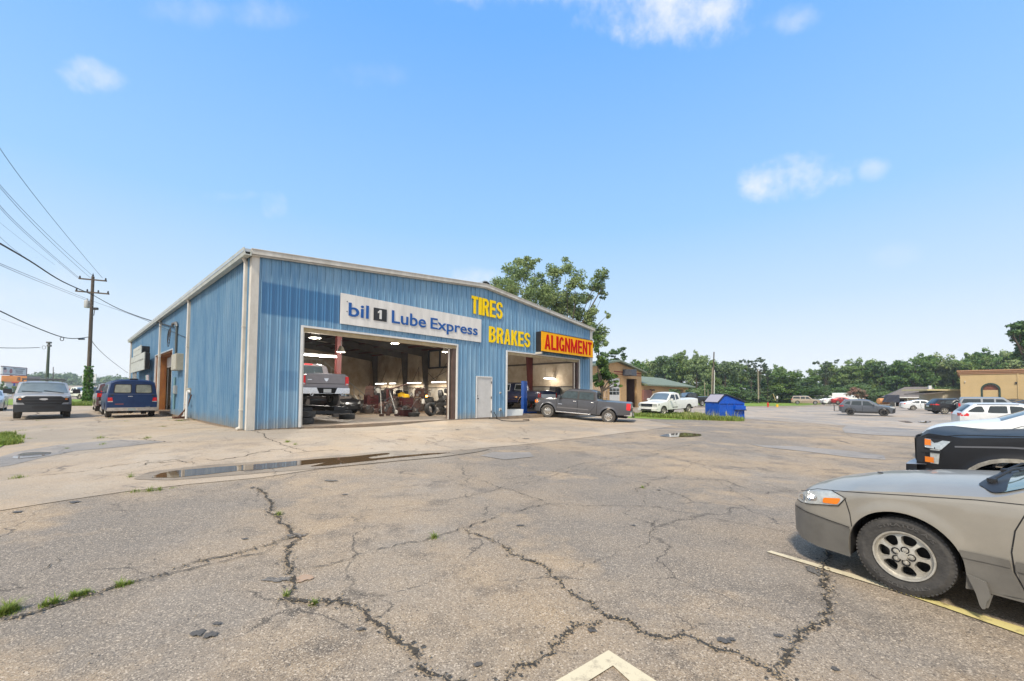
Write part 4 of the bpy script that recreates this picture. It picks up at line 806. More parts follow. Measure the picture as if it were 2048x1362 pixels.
# ================================================================== VEHICLES
# local frame of a car: x runs from the nose (0) to the tail, y to its right... the side facing -y is its left side; z up from the ground
def interp(tb, x):
    if x <= tb[0][0]: return tb[0][1]
    for (a, va), (b, vb) in zip(tb, tb[1:]):
        if x <= b: return va + (vb - va) * (x - a) / max(1e-9, b - a)
    return tb[-1][1]
def smooth_tab(tb, wdt=.05):
    return lambda x: sum(interp(tb, x + k * wdt) for k in (-1, -.5, 0, .5, 1)) / 5
class Car:
    def __init__(s, S):
        s.S = S; s.L = S['L']; s.W = S['W'] / 2; s.axf = S['fo']; s.axr = S['fo'] + S['wb']; s.tr = S['tr']; s.tw = S.get('tw', .22)
        sw = S.get('soft', .05)
        s.top = smooth_tab(S['top'], sw); s.belt = smooth_tab(S['belt'], .1); s.plan = smooth_tab(S['plan'], .06); s.sill = smooth_tab(S['sill'], .04)
        s.ra = S.get('ra', s.tr + .07); s.tum = S.get('tum', .30); s.edge = S.get('edge', .06); s.bf = S.get('bf', .16); s.br = S.get('br', .08); s.zm = S.get('zm', .62)
    def sec(s, z):
        zm = s.zm; return 1 - .055 * max(0, (zm - z) / zm) ** 1.6 - .05 * max(0, (z - zm) / .6) ** 2
    def zb(s, x):
        z = s.sill(x)
        for a in (s.axf, s.axr):
            d = abs(x - a)
            if d < s.ra: z = max(z, s.tr + math.sqrt(s.ra ** 2 - d * d) * s.S.get('archk', 1))
        return z
    def zs(s, x): return max(min(s.belt(x), s.top(x) - s.edge), s.zb(x) + .02)
    def ys(s, x, z):
        zs = s.zs(x); y = s.plan(x) * s.sec(min(z, zs))
        if s.S.get('flare'):
            for a in (s.axf, s.axr):
                d = math.hypot(x - a, z - s.tr); k = max(0, 1 - abs(d - s.ra) / .10); y += s.S['flare'] * (k * k * (3 - 2 * k)) * (1 if z > s.tr * .6 else 0)
        if z > zs: y -= (z - zs) * s.tum
        return y
    def ztop(s, x, y):
        zt = s.top(x); ze = max(s.zs(x), zt - s.edge); ye = s.ys(x, ze); q = min(1, abs(y) / max(ye, .01))
        p = 5 if ze > s.belt(x) + .05 else 3; return ze + (zt - ze) * (1 - q ** p) + (s.S.get('crown', .03) * (1 - q * q) if True else 0)
    def bend(s, x, y, z):
        q = (y / s.W) ** 2; L = s.L
        kf = max(0, 1 - x / .8) ** 1.5; kr = max(0, 1 - (L - x) / .6) ** 1.5
        return (x + s.bf * q * kf - s.br * q * kr, y, z)
    def side(s, x, z, off=.004, sg=-1):
        y = s.ys(x, z) + off; return Vector(s.bend(x, sg * y, z))
    def topp(s, x, yn, off=.004):
        ze = max(s.zs(x), s.top(x) - s.edge); ye = s.ys(x, ze); y = yn * ye
        z = s.ztop(x, y); dz = (s.ztop(x + .03, y) - s.ztop(x - .03, y)) / .06
        n = Vector((-dz, 0, 1)).normalized(); p = Vector((x, y, z)) + n * off; return Vector(s.bend(*p))
    def endp(s, y, z, off=.004, rear=False):
        x = s.L if rear else 0; return Vector(s.bend(x, y, z)) + Vector((off if rear else -off, 0, 0))
    def body(s):
        xs = []; x = 0; bp = [p[0] for p in s.S['top']] + [p[0] for p in s.S['sill']]
        n = 90; xs = [s.L * i / n for i in range(n + 1)]
        for a in (s.axf, s.axr):
            for i in range(25): xs.append(a - s.ra * math.cos(math.pi * i / 24)); 
            xs += [a - s.ra - .004, a + s.ra + .004]
        xs += [p for p in bp if 0 < p < s.L] + [p + .02 for p in bp if 0 < p < s.L - .05] + [.01, .03, .06]
        xs = sorted(x for x in xs if 0 <= x <= s.L); q = [xs[0]]
        for x in xs[1:]:
            if x - q[-1] > .006: q.append(x)
        xs = q; NL, NU, NT = 9, 5, 9; ring = []
        for x in xs:
            zb, zs, zt = s.zb(x), s.zs(x), s.top(x); ze = max(zs, zt - s.edge); pts = []
            yb = s.ys(x, zb); arch = any(abs(x - a) < s.ra for a in (s.axf, s.axr))
            pts.append((max(.1, yb - .26), zb + (.0 if not arch else .02))); pts.append((yb - .035, zb)); 
            for i in range(NL): z = zb + (zs - zb) * i / (NL - 1); pts.append((s.ys(x, z), z))
            for i in range(1, NU + 1): z = zs + (ze - zs) * i / NU; pts.append((s.ys(x, z), z))
            ye = pts[-1][0]
            for i in range(1, NT + 1):
                a = i / NT; yy = ye * (1 - a ** .75 * 1.0) if i < NT else 0; pts.append((yy, s.ztop(x, yy)))
            ring.append([(x, -y, z) for y, z in pts] + [(x, y, z) for y, z in pts[-2::-1]])
        g = G(); k = len(ring[0])
        for r in ring: g.v += [s.bend(*p) for p in r]
        for i in range(len(ring) - 1):
            for j in range(k - 1):
                g.f.append((i * k + j, (i + 1) * k + j, (i + 1) * k + j + 1, i * k + j + 1)); g.m.append(1 if j < 1 or j >= k - 2 else 0)
        h = k // 2
        for ri, flip in ((0, 0), (len(ring) - 1, 1)):      # nose and tail caps as rows, so that they take the bulge
            r = ring[ri]; NC = 10; o = len(g.v)
            for j in range(2, h + 1):
                for c in range(NC + 1):
                    t = c / NC; a, b = r[j], r[k - 1 - j]; g.v.append(s.bend(a[0], a[1] + (b[1] - a[1]) * t, a[2] + (b[2] - a[2]) * t))
            for j in range(h - 2):
                for c in range(NC):
                    a = o + j * (NC + 1) + c; f = (a, a + NC + 1, a + NC + 2, a + 1); g.f.append(f if not flip else f[::-1]); g.m.append(0)
        return g
    def sidepatch(s, poly, off=.004, step=.14, r=.03, sides=(-1, 1), g=None, m=0):
        g = g or G(); pl = rnd(poly, r) if r else poly
        for sg in sides: g.patch(pl, lambda x, z: s.side(x, z, off, sg), step, m)
        return g
    def toppatch(s, poly, off=.004, step=.16, r=.03): return G().patch(rnd(poly, r) if r else poly, lambda x, y: s.topp(x, y, off), step)
    def endpatch(s, poly, off=.006, step=.15, r=.02, rear=False, sides=(1,), g=None, m=0):
        g = g or G(); pl = rnd(poly, r) if r else poly
        for sg in sides: g.patch([(sg * a, b) for a, b in pl], lambda y, z: s.endp(y, z, off, rear), step, m)
        return g
    def line(s, pts, w=.012, off=.003, sides=(-1, 1), g=None):
        """thin dark seam along a side-view line"""
        g = g or G()
        P = []
        for (a, b) in zip(pts, pts[1:]):
            n = max(1, int(math.hypot(b[0] - a[0], b[1] - a[1]) / .06)); P += [(a[0] + (b[0] - a[0]) * i / n, a[1] + (b[1] - a[1]) * i / n) for i in range(n)]
        P.append(pts[-1])
        for sg in sides:
            vs = []
            for i, p in enumerate(P):
                q0, q1 = P[max(0, i - 1)], P[min(len(P) - 1, i + 1)]; dx, dz = q1[0] - q0[0], q1[1] - q0[1]; l = math.hypot(dx, dz) or 1; nx, nz = -dz / l * w / 2, dx / l * w / 2
                vs += [s.side(p[0] + nx, p[1] + nz, off, sg), s.side(p[0] - nx, p[1] - nz, off, sg)]
            g.add(vs, [(2 * i, 2 * i + 1, 2 * i + 3, 2 * i + 2) for i in range(len(P) - 1)])
        return g
def rim_mesh(R_, w, style, n):
    """wheel face as real openings between spokes. axis y, outer face at -w/2"""
    g = G(); d0 = -w * .40
    g.lathe([(R_, -w / 2), (R_ * .985, -w / 2 - .006), (R_ * .93, -w / 2 - .004), (R_ * .90, -w / 2 + .018), (R_ * .86, -w / 2 + .03), (R_ * .86, w / 2), (R_, w / 2)], n=40, axis='y')
    def dish(r): return d0 - .022 * math.cos(min(1, r / R_) * 2.2) - .0
    if style == 'steel':
        hin, hout, hk = .58, .76, .34
    elif style == 'hole': hin, hout, hk = .42, .84, .40
    elif style == 'spoke': hin, hout, hk = .28, .86, .44
    else: hin, hout, hk = .3, .86, .33
    K = 24; r0, r1 = .0 * R_, .875 * R_; sect = 2 * math.pi / n
    for q in range(n):
        tc = q * sect + math.pi / 2; rc = (hin + hout) / 2 * R_; hr = (hout - hin) / 2 * R_
        out, inn, inn2 = [], [], []
        for j in range(K):
            a = 2 * math.pi * j / K; ca, sa = math.cos(a), math.sin(a); sup = (abs(ca) ** 3.2 + abs(sa) ** 3.2) ** (-1 / 3.2)
            rr = rc + hr * sa * sup; wid = hk * sect * (1.0 if style != 'spoke' else (.45 + .6 * (rr / R_)))
            tt = tc + wid * ca * sup; inn.append((rr, tt)); inn2.append((rc + (rr - rc) * .93, tc + (tt - tc) * .9))
            m_ = max(abs(ca), abs(sa)); R2 = rc + (sa / m_) * ((r1 - rc) if sa > 0 else (rc - .16 * R_)); out.append((R2, tc + (ca / m_) * sect / 2))
        P = lambda r, t, dd=0: (r * math.cos(t), dish(r) + dd, r * math.sin(t))
        vs = [P(*p) for p in out] + [P(*p) for p in inn] + [P(*p, .045) for p in inn2]
        fs = [(j, (j + 1) % K, K + (j + 1) % K, K + j) for j in range(K)] + [(K + j, K + (j + 1) % K, 2 * K + (j + 1) % K, 2 * K + j) for j in range(K)]
        g.add(vs, fs)
    g.lathe([(.17 * R_, dish(.16 * R_)), (.15 * R_, dish(.16 * R_) - .012), (.0, dish(.16 * R_) - .014)], n=20, axis='y')
    g.lathe([(R_ * .9, .02), (0, .02)], n=24, axis='y', m=1)
    lugs = 5 if style in ('hole', 'spoke') else 6
    for q in range(lugs):
        a = 2 * math.pi * q / lugs + .3; r = .27 * R_; c = (r * math.cos(a), 0, r * math.sin(a)); dd = dish(r)
        g.lathe([(.030, dd - .004), (.027, dd - .005), (.021, dd + .0), (.018, dd + .004)], c, 'y', 10, 1); g.lathe([(.012, dd), (.012, dd - .012), (0, dd - .014)], c, 'y', 6, 0)
    return g
def tyre_mesh(Rt, Rr, w, fine=False):
    n = 96 if fine else 36
    pr = [(Rr * .985, -w * .42), (Rr * 1.0, -w * .47), (Rr * 1.04, -w * .475), (Rr + (Rt - Rr) * .3, -w * .505), (Rr + (Rt - Rr) * .55, -w * .515), (Rr + (Rt - Rr) * .60, -w * .522), (Rr + (Rt - Rr) * .66, -w * .51), (Rt * .955, -w * .48), (Rt * .975, -w * .46), (Rt * .99, -w * .40)]
    tread = [(Rt, -w * .33), (Rt, -w * .20), (Rt * .978, -w * .19), (Rt * .978, -w * .16), (Rt * 1.0, -w * .15), (Rt, -w * .02)]
    half = pr + tread; prof = half + [(r, -h) for r, h in half[::-1]]
    g = G(); g.lathe(prof, n=n, axis='y')
    if fine:       # shoulder blocks
        for i in range(64):
            a = 2 * math.pi * i / 64; m_ = Matrix.Rotation(-a, 4, 'Y')
            for sg in (-1, 1): g.box(Rt * .955, Rt * .992, sg * w * .468 - .006, sg * w * .468 + .006, -.0085, .0085, 0, m_)
    return g
WH = {}
def wheel(car, parent, x, sg, steer=0):
    S = car.S; key = (S.get('key', id(S)), sg); Rt = S['tr']; Rr = S.get('rr', Rt * .62); w = car.tw; y = sg * (car.plan(x) * .985 - w / 2 - S.get('inset', .015))
    if key not in WH:
        fine = S.get('fine'); t = tyre_mesh(Rt, Rr, w, fine); r = rim_mesh(Rr, w, S.get('rim', 'spoke'), S.get('spokes', 7))
        if sg > 0: t.v = [(a, -b, c) for a, b, c in t.v]; r.v = [(a, -b, c) for a, b, c in r.v]; r.f = [f[::-1] for f in r.f]; t.f = [f[::-1] for f in t.f]
        tw = mk('wheel', t, S.get('rubber', M_RUB), parent, smooth=35); ri = mk('rim', r, [S.get('rimmat', M_ALLOY), M_DARK], tw, smooth=30); WH[key] = (tw.data, ri.data)
    else:
        tw = bpy.data.objects.new('wheel', WH[key][0]); COL.objects.link(tw); tw.parent = parent
        ri = bpy.data.objects.new('rim', WH[key][1]); COL.objects.link(ri); ri.parent = tw
    tw.location = (x, y, Rt); tw.rotation_euler = (0, rwh.uniform(0, 1), steer); return tw
rwh = random.Random(11)
def build_car(name, S, label, cat, group=None, wheels=True):
    c = Car(S); o = empty(name, label=label, cat=cat, group=group); o.rotation_mode = 'XYZ'
    mk('body', c.body(), [S['paint'], M_DARK], o, smooth=S.get('sharp', 38))
    g = G().box(.25, c.L - .25, -c.W * .62, c.W * .62, S.get('belly', .24), max(c.axf * 0 + c.tr * 1.6, .5)); mk('underbody', g, M_DARK, o)
    if wheels:
        for x in (c.axf, c.axr):
            for sg in (-1, 1): wheel(c, o, x, sg, S.get('steer', 0) if x == c.axf else 0)
    gl = S.get('glass', M_GLASS)
    if 'ws' in S:
        x0, x1, w0, w1 = S['ws']; mk('windshield', c.toppatch([(x0, -w0), (x1, -w1), (x1, w1), (x0, w0)], .005, .14, .05), S.get('wsglass', gl), o, smooth=60)
    if 'rw' in S:
        x0, x1, w0, w1 = S['rw']; mk('rear_window', c.toppatch([(x0, -w0), (x1, -w1), (x1, w1), (x0, w0)], .005, .14, .05), gl, o, smooth=60)
    for sg in (-1, 1):
        sd = (sg,)
        for p in S.get('side_glass', []): mk('window', c.sidepatch(p, .005, .14, .05, sd), gl, o, smooth=60)
        for p in S.get('window_frames', []): mk('window_frame', c.sidepatch(p, .003, .14, .06, sd), M_BLACK, o, smooth=60)
        for p in S.get('doors', []):
            d = mk('door', c.sidepatch(p[0], .0030, .16, .04, sd), S['paint'], o, smooth=60)
            mk('door_seam', c.line(list(p[0]) + [p[0][0]], S.get('seam', .014), .0034, sd), M_DARK, d)
            if p[1]:
                q = c.side(*p[1], .0, sg); g = G().box(q.x - .09, q.x + .09, min(q.y, q.y + sg * .045), max(q.y, q.y + sg * .045), q.z - .018, q.z + .018)
                mk('handle', g, S.get('handle', S['paint']), d, bevel=.008)
        for nm, kind, poly, m_, kw in S.get('parts', []):
            if kind == 'side': mk(nm, c.sidepatch(poly, sides=sd, **kw), m_, o, smooth=60)
            else:
                kw = dict(kw); mir = kw.pop('mirror', False)
                if not mir and sg > 0: continue
                mk(nm, c.toppatch(poly, **kw) if kind == 'top' else c.endpatch(poly, rear=kind == 'rear', sides=sd, **kw), m_, o, smooth=60)
        for nm, pts, wd, m_ in S.get('lines', []): mk(nm, c.line(pts, wd, .0045, sd), m_, o)
    if 'mirror' in S:
        mx, mz, sz = S['mirror']
        for sg in (-1, 1):
            g = G(); q = c.side(mx, mz, 0, sg); g.box(q.x - .05 * sz, q.x + .06 * sz, min(q.y - sg * .03, q.y + sg * .10), max(q.y - sg * .03, q.y + sg * .10), q.z - .01, q.z + .06)
            g.add([(q.x + a, q.y + sg * b, q.z + d) for a, b, d in ((-.08 * sz, .09, 0), (-.08 * sz, .09 + .2 * sz, .01), (-.06 * sz, .09 + .2 * sz, .17 * sz), (-.07 * sz, .09, .16 * sz), (.06 * sz, .09, 0), (.05 * sz, .09 + .17 * sz, .01), (.05 * sz, .09 + .17 * sz, .17 * sz), (.05 * sz, .09, .16 * sz))], [(0, 1, 2, 3), (7, 6, 5, 4), (0, 4, 5, 1), (1, 5, 6, 2), (2, 6, 7, 3), (3, 7, 4, 0)])
            mk('mirror', g, S.get('mirrormat', S['paint']), o, bevel=.02, weld=True)
    if 'bumper_f' in S:
        z0, z1, dep, m_ = S['bumper_f']; g = G(); n = 16
        for i in range(n):
            ys = [(-1 + 2 * (i + k) / n) * c.W * .97 for k in (0, 1)]; P = [[Vector(c.bend(0, y, 0)).x - dep * (1 - .0 * abs(y)) for y in ys]]
            xa, xb = P[0]; g.add([(xa, ys[0], z0 + .03), (xb, ys[1], z0 + .03), (xb, ys[1], z1 - .02), (xa, ys[0], z1 - .02), (xa + dep + .1, ys[0], z0), (xb + dep + .1, ys[1], z0), (xa + dep + .1, ys[0], z1), (xb + dep + .1, ys[1], z1)], [(0, 3, 2, 1), (0, 1, 5, 4), (3, 6, 7, 2)])
        mk('front_bumper', g, m_, o, smooth=50, weld=True)
    if 'bumper_r' in S:
        z0, z1, dep, m_ = S['bumper_r']; g = G(); n = 12; L = c.L
        for i in range(n):
            ys = [(-1 + 2 * (i + k) / n) * c.W * .96 for k in (0, 1)]; xa, xb = [Vector(c.bend(L, y, 0)).x + dep for y in ys]
            g.add([(xa, ys[0], z0), (xb, ys[1], z0), (xb, ys[1], z1), (xa, ys[0], z1), (xa - dep - .12, ys[0], z0), (xb - dep - .12, ys[1], z0), (xa - dep - .12, ys[0], z1), (xb - dep - .12, ys[1], z1)], [(0, 1, 2, 3), (0, 4, 5, 1), (3, 2, 7, 6)])
        for sg in (-1, 1): g.box(L - .35, L + dep - .05, sg * c.W * .93 - .03, sg * c.W * .93 + .03, z0, z1)
        mk('rear_bumper', g, m_, o, smooth=40, weld=True)
    return o, c
def seat(o, c, la, pa, da, lb, pb, dz=0):
    """stand a car so that local point la is seen at pixel pa at distance da and local point lb falls in pixel column pb[0] (row pb[1] if given)"""
    A = at(pa[0], pa[1], da); la = Vector(la); lb = Vector(lb); best = None
    for i in range(720):
        a = math.pi * 2 * i / 720; R2 = Matrix.Rotation(a, 3, 'Z'); B = A + R2 @ (lb - la); v = B - EYE
        if v.y < .3: continue
        x = 1024 + F * v.dot(RT) / v.dot(FWD); e = abs(x - pb[0]) + (0 if len(pb) < 3 else (0 if (B.y - A.y) * pb[2] > 0 else 1e3))
        if best is None or e < best[0]: best = (e, a, B)
    a = best[1]
    for st in (.004, .001):
        for k in range(-4, 5):
            R2 = Matrix.Rotation(a + k * st, 3, 'Z'); B = A + R2 @ (lb - la); v = B - EYE; x = 1024 + F * v.dot(RT) / v.dot(FWD)
            if abs(x - pb[0]) < best[0]: best = (abs(x - pb[0]), a + k * st, B)
        a = best[1]
    B = best[2]; zb_ = A.z
    if len(pb) > 1 and pb[1]:
        r = ray(*pb[:2]); zb_ = EYE.z + r.z / r.y * B.y
    R2 = Matrix.Rotation(a, 3, 'Z'); d = lb - la; slope = math.atan2(zb_ - A.z, d.xy.length)
    if abs(d.x) > abs(d.y): tilt = Matrix.Rotation(-slope * (1 if d.x > 0 else -1), 3, 'Y')
    else: tilt = Matrix.Rotation(slope * (1 if d.y > 0 else -1), 3, 'X')
    T = R2 @ tilt; o.rotation_euler = T.to_euler(); o.location = A - T @ la + Vector((0, 0, dz)); return o

def stand(o, la, pa, d, yaw, pitch=0, z=None):
    """stand a thing so that its local point la is seen at pixel pa at distance d, turned by yaw"""
    A = at(pa[0], pa[1], d)
    if z is not None: A.z = z
    T = Matrix.Rotation(yaw, 3, 'Z') @ Matrix.Rotation(pitch, 3, 'Y'); o.rotation_euler = T.to_euler(); o.location = A - T @ Vector(la); return o
# ------------------------------------------------------------------ the fleet
P_CAMRY = mat('champagne grey car paint', (.31, .285, .24), .32, .1, .55, .2, 2.5, col2=(.255, .236, .20)); M_CLAD = mat('darker grey lower cladding', (.165, .156, .138), .42, .05, .2, .25, 5)
CAMRY = dict(key='camry', seam=.008, L=4.785, W=1.78, fo=.96, wb=2.67, tr=.324, tw=.205, rr=.205, rim='hole', spokes=7, paint=P_CAMRY, fine=True, steer=0, inset=.03, ra=.375, flare=.012,
    top=[(0, .55), (.04, .64), (.12, .70), (.3, .775), (.6, .86), (1.0, .925), (1.35, .965), (1.5, .985), (2.2, 1.33), (2.5, 1.39), (3.0, 1.41), (3.5, 1.37), (4.15, 1.07), (4.6, 1.03), (4.74, .98), (4.785, .7)],
    belt=[(0, .50), (.3, .70), (.8, .80), (1.4, .865), (2.5, .90), (4.1, .97), (4.785, .95)], plan=[(0, .50), (.03, .62), (.10, .72), (.22, .80), (.45, .858), (.8, .885), (3.8, .885), (4.4, .85), (4.65, .78), (4.785, .62)],
    sill=[(0, .34), (.10, .235), (.5, .21), (1.4, .215), (3.2, .22), (4.3, .25), (4.785, .36)], tum=.42, edge=.05, bf=.06, br=.05, crown=.035, zm=.60,
    ws=(1.47, 2.2, .93, .93), wsglass=mat('pale green windshield', (.22, .30, .29), .04, .2, 0, .2, 2, spec=1.0), rw=(3.5, 4.12, .9, .9),
    side_glass=[[(1.99, .94), (2.36, 1.26), (2.75, 1.29), (2.80, .95)], [(2.85, .95), (2.82, 1.29), (3.35, 1.27), (3.72, .99)]],
    doors=[([(1.76, .89), (1.63, .84), (1.585, .72), (1.565, .56), (1.575, .42), (1.62, .30), (1.68, .245), (2.75, .24), (2.86, .93)], (2.62, .80)), ([(2.87, .93), (2.78, .24), (3.2, .25), (3.42, .66), (3.85, .96)], (3.62, .84))],
    mirror=(1.98, .93, 1.0))
def pick(L, W, wb, fo, tr, H, hood, cab0, cab1, railz, roofx, nose, paint_, key, **k):
    """pickup profile: hood height, windshield from cab0, cab rear wall at cab1"""
    d = dict(key=key, L=L, W=W, fo=fo, wb=wb, tr=tr, paint=paint_, tw=.26, rr=tr * .56, ra=tr + .09, rim='spoke', spokes=5, edge=.05, tum=.20, bf=.14, br=.02, soft=.035, zm=.8, belly=.36,
        top=[(0, nose - .12), (.05, nose), (.14, nose + .05), (.5, hood - .05), (cab0 - .1, hood + .03), (cab0, hood + .05), (roofx, H - .05), (roofx + .35, H), (cab1 - .35, H - .01), (cab1 - .06, H - .06), (cab1, railz + .02), (cab1 + .08, railz), (L - .04, railz), (L, railz - .05)],
        belt=[(0, nose - .2), (.3, hood - .22), (cab0, railz - .12), (cab1, railz - .08), (L, railz - .08)],
        plan=[(0, W / 2 * .84), (.06, W / 2 * .90), (.2, W / 2 * .96), (.5, W / 2 * .99), (1, W / 2), (L - .3, W / 2), (L, W / 2 * .965)],
        sill=[(0, .42), (.25, .36), (fo + .5, .44), (cab1, .44), (cab1 + .5, .46), (L - .2, .56), (L, .60)])
    d.update(k); return d
M_WSG = mat('sky reflecting windshield', (.20, .26, .29), .04, .3, 0, .25, 2, spec=1.0)
P_SILV = paint('dark grey metallic', (82, 83, 88), .4)
z1 = 1.86
def crew(c0, x1, zb_, zt, split, tail, a=.30):   # side windows of a cab
    return [[(c0 + .34, zb_), (c0 + .34 + a * 1.25, zt), (split - .05, zt), (split - .05, zb_)], [(split + .06, zb_), (split + .06, zt), (x1 - tail, zt), (x1 - tail + .05, zb_)]]
SILV = pick(5.85, 2.03, 3.645, .98, .398, 1.87, 1.17, 1.42, 3.92, 1.30, 2.12, 1.08, P_SILV, 'silv', glass=mat('cab glass', (.05, .075, .08), .04, .1, 0, .6, 4, spec=.8), rim='steel', spokes=6, rimmat=mat('machined wheel', (.62, .60, .57), .3, .8, 0, .2, 20), flare=.03,
    ws=(1.47, 2.08, .9, .88), side_glass=crew(1.36, 3.9, 1.28, 1.70, 2.80, .22), rr=.23,
    window_frames=[[(1.62, 1.25), (2.02, 1.74), (3.78, 1.74), (3.84, 1.25)]],
    doors=[([(1.52, 1.24), (1.52, .52), (2.78, .48), (2.78, 1.24)], (2.62, 1.12)), ([(2.80, 1.24), (2.80, .48), (3.5, .50), (3.82, .95), (3.82, 1.24)], (3.66, 1.12))], handle=M_CHROME,
    mirror=(1.72, 1.22, 1.25), bumper_r=(.52, .74, .14, M_CHROME), bumper_f=(.48, .74, .06, P_SILV),
    parts=[('headlight', 'side', [(.02, .86), (.02, 1.04), (.24, 1.05), (.30, .92), (.2, .86)], M_AMBER, {}), ('headlight', 'front', [(.62, .80), (.62, 1.02), (.94, 1.02), (.94, .80)], M_LENS, dict(mirror=True)),
        ('grille', 'front', [(-.58, .76), (-.58, 1.03), (.58, 1.03), (.58, .76)], M_BLACK, {}), ('taillight', 'side', [(5.60, .86), (5.60, 1.24), (5.845, 1.24), (5.845, .84)], M_RED, dict(r=.05)), ('taillight', 'rear', [(.80, .84), (.80, 1.24), (.975, 1.24), (.975, .84)], M_RED, dict(mirror=True)),
        ('tailgate', 'rear', [(-.77, .76), (-.77, 1.25), (.77, 1.25), (.77, .76)], mat('tailgate dark grey', srgb(76, 74, 76), .45, .3, .3), dict(off=.012)), ('moulding', 'side', [(1.55, .66), (1.55, .72), (3.45, .72), (3.45, .66)], mat('grey moulding', (.14, .14, .15), .5), dict(off=.012, r=0)),
        ('rear_glass', 'rear', [(0, 0)], M_GLASS, {})][:-1], lines=[('bed_seam', [(3.93, .48), (3.93, 1.24)], .025, M_DARK)])
P_WHITE = paint('white', (225, 226, 222), .0, .35)
TUND = pick(5.53, 1.9, 3.26, .93, .37, 1.80, 1.12, 1.38, 3.10, 1.22, 2.02, 1.03, P_WHITE, 'tund', ws=(1.43, 1.98, .9, .88), wsglass=M_WSG, side_glass=[[(1.68, 1.2), (2.0, 1.62), (2.42, 1.62), (2.42, 1.2)], [(2.52, 1.2), (2.52, 1.62), (2.78, 1.62), (2.92, 1.24)]], ra=.43,
    doors=[([(1.45, 1.17), (1.45, .46), (2.46, .46), (2.46, 1.17)], (2.32, 1.04))], mirror=(1.72, 1.14, 1.1), bumper_f=(.40, .62, .06, P_WHITE), bumper_r=(.5, .68, .1, M_CHROME),
    parts=[('headlight', 'front', [(.60, .78), (.60, .98), (.90, .97), (.90, .78)], M_LENS, dict(mirror=True)), ('headlight', 'side', [(.02, .80), (.02, .98), (.34, .98), (.38, .84)], M_LENS, {}), ('turn_signal', 'side', [(.27, .86), (.27, .97), (.36, .96), (.36, .86)], M_BLACK, dict(off=.01)),
        ('grille', 'front', [(-.54, .74), (-.58, .98), (.58, .98), (.54, .74)], M_CHROME, {}), ('grille_slots', 'front', [(-.5, .86), (-.5, .93), (.5, .93), (.5, .86)], M_BLACK, dict(off=.012)), ('grille_slots', 'front', [(-.5, .77), (-.5, .82), (.5, .82), (.5, .77)], M_BLACK, dict(off=.012)),
        ('air_intake', 'front', [(-.5, .44), (-.5, .56), (.5, .56), (.5, .44)], M_BLACK, dict(off=.08)), ('rub_strip', 'side', [(2.0, .58), (2.0, .64), (2.7, .64), (2.7, .58)], M_BLACK, dict(r=0))])
P_RAMB = paint('black pickup', (26, 29, 34), .3)
RAMB = pick(5.85, 2.0, 3.56, .98, .40, 1.92, 1.22, 1.5, 3.75, 1.38, 2.2, 1.12, P_RAMB, 'ramb', rimmat=mat('bright wheel', (.6, .6, .6), .3, .7), rr=.23, ws=(1.55, 2.16, .9, .88), wsglass=M_WSG, side_glass=crew(1.5, 3.75, 1.34, 1.76, 2.8, .26), mirror=(1.82, 1.3, 1.2), bumper_f=(.48, .74, .06, M_CHROME), doors=[([(1.6, 1.3), (1.6, .5), (2.78, .5), (2.78, 1.3)], (2.6, 1.16))],
    parts=[('headlight', 'side', [(.02, .9), (.02, 1.06), (.3, 1.06), (.3, .92)], M_LENS, {}), ('rocker_trim', 'side', [(1.5, .46), (1.5, .54), (3.5, .54), (3.5, .46)], M_CHROME, dict(r=0))])
P_F150W = paint('silver white', (172, 174, 176), .3, .35)
F150L = pick(5.6, 2.03, 3.3, .95, .385, 1.92, 1.24, 1.42, 3.1, 1.38, 2.05, 1.16, P_F150W, 'f150l', rim='steel', ws=(1.46, 2.02, .92, .88), wsglass=M_WSG, side_glass=[[(1.75, 1.32), (2.1, 1.76), (2.75, 1.76), (2.85, 1.32)]], mirror=(1.66, 1.28, 1.5), mirrormat=M_BLACK,
    bumper_f=(.34, .74, .10, mat('dark grey bumper', (.035, .038, .043), .5, .1, 0, .2, 6)),
    doors=[([(1.5, 1.28), (1.5, .5), (2.8, .5), (2.8, 1.28)], (2.6, 1.14))],
    parts=[('grille', 'front', [(-.62, .72), (-.68, .82), (-.90, .84), (-.90, 1.05), (-.70, 1.07), (-.60, 1.15), (.60, 1.15), (.70, 1.07), (.90, 1.05), (.90, .84), (.68, .82), (.62, .72)], M_BLACK, dict(off=.02)), ('grille_bar', 'front', [(-.70, .96), (-.70, 1.03), (.70, 1.03), (.70, .96)], mat('grille grey', (.045, .048, .054), .45, .2), dict(off=.05)), ('grille_bar', 'front', [(-.62, 1.07), (-.6, 1.11), (.6, 1.11), (.62, 1.07)], mat('grille grey', (.045, .048, .054), .45, .2), dict(off=.05)), ('grille_bar', 'front', [(-.60, .80), (-.62, .84), (.62, .84), (.60, .80)], mat('grille grey', (.045, .048, .054), .45, .2), dict(off=.05)),
        ('badge', 'front', [(.15 * math.cos(6.283 * i / 14), 1.0 + .052 * math.sin(6.283 * i / 14)) for i in range(14)], M_CHROME, dict(off=.062, r=0)), ('headlight', 'front', [(.72, .86), (.74, 1.14), (.83, 1.15), (.83, .84)], M_LENS, dict(mirror=True, off=.012)),
        ('headlight', 'side', [(.01, .86), (.01, 1.14), (.26, 1.12), (.2, .9)], M_LENS, {}), ('turn_signal', 'front', [(.74, .97), (.74, 1.03), (.83, 1.03), (.83, .97)], M_AMBER, dict(mirror=True, off=.02)), ('air_intake', 'front', [(-.38, .54), (-.38, .66), (.38, .66), (.38, .54)], M_BLACK, dict(off=.115))])
P_F150B = mat('paint black truck', (.012, .012, .014), .5, .0, .08, .2, 5, spec=.35)
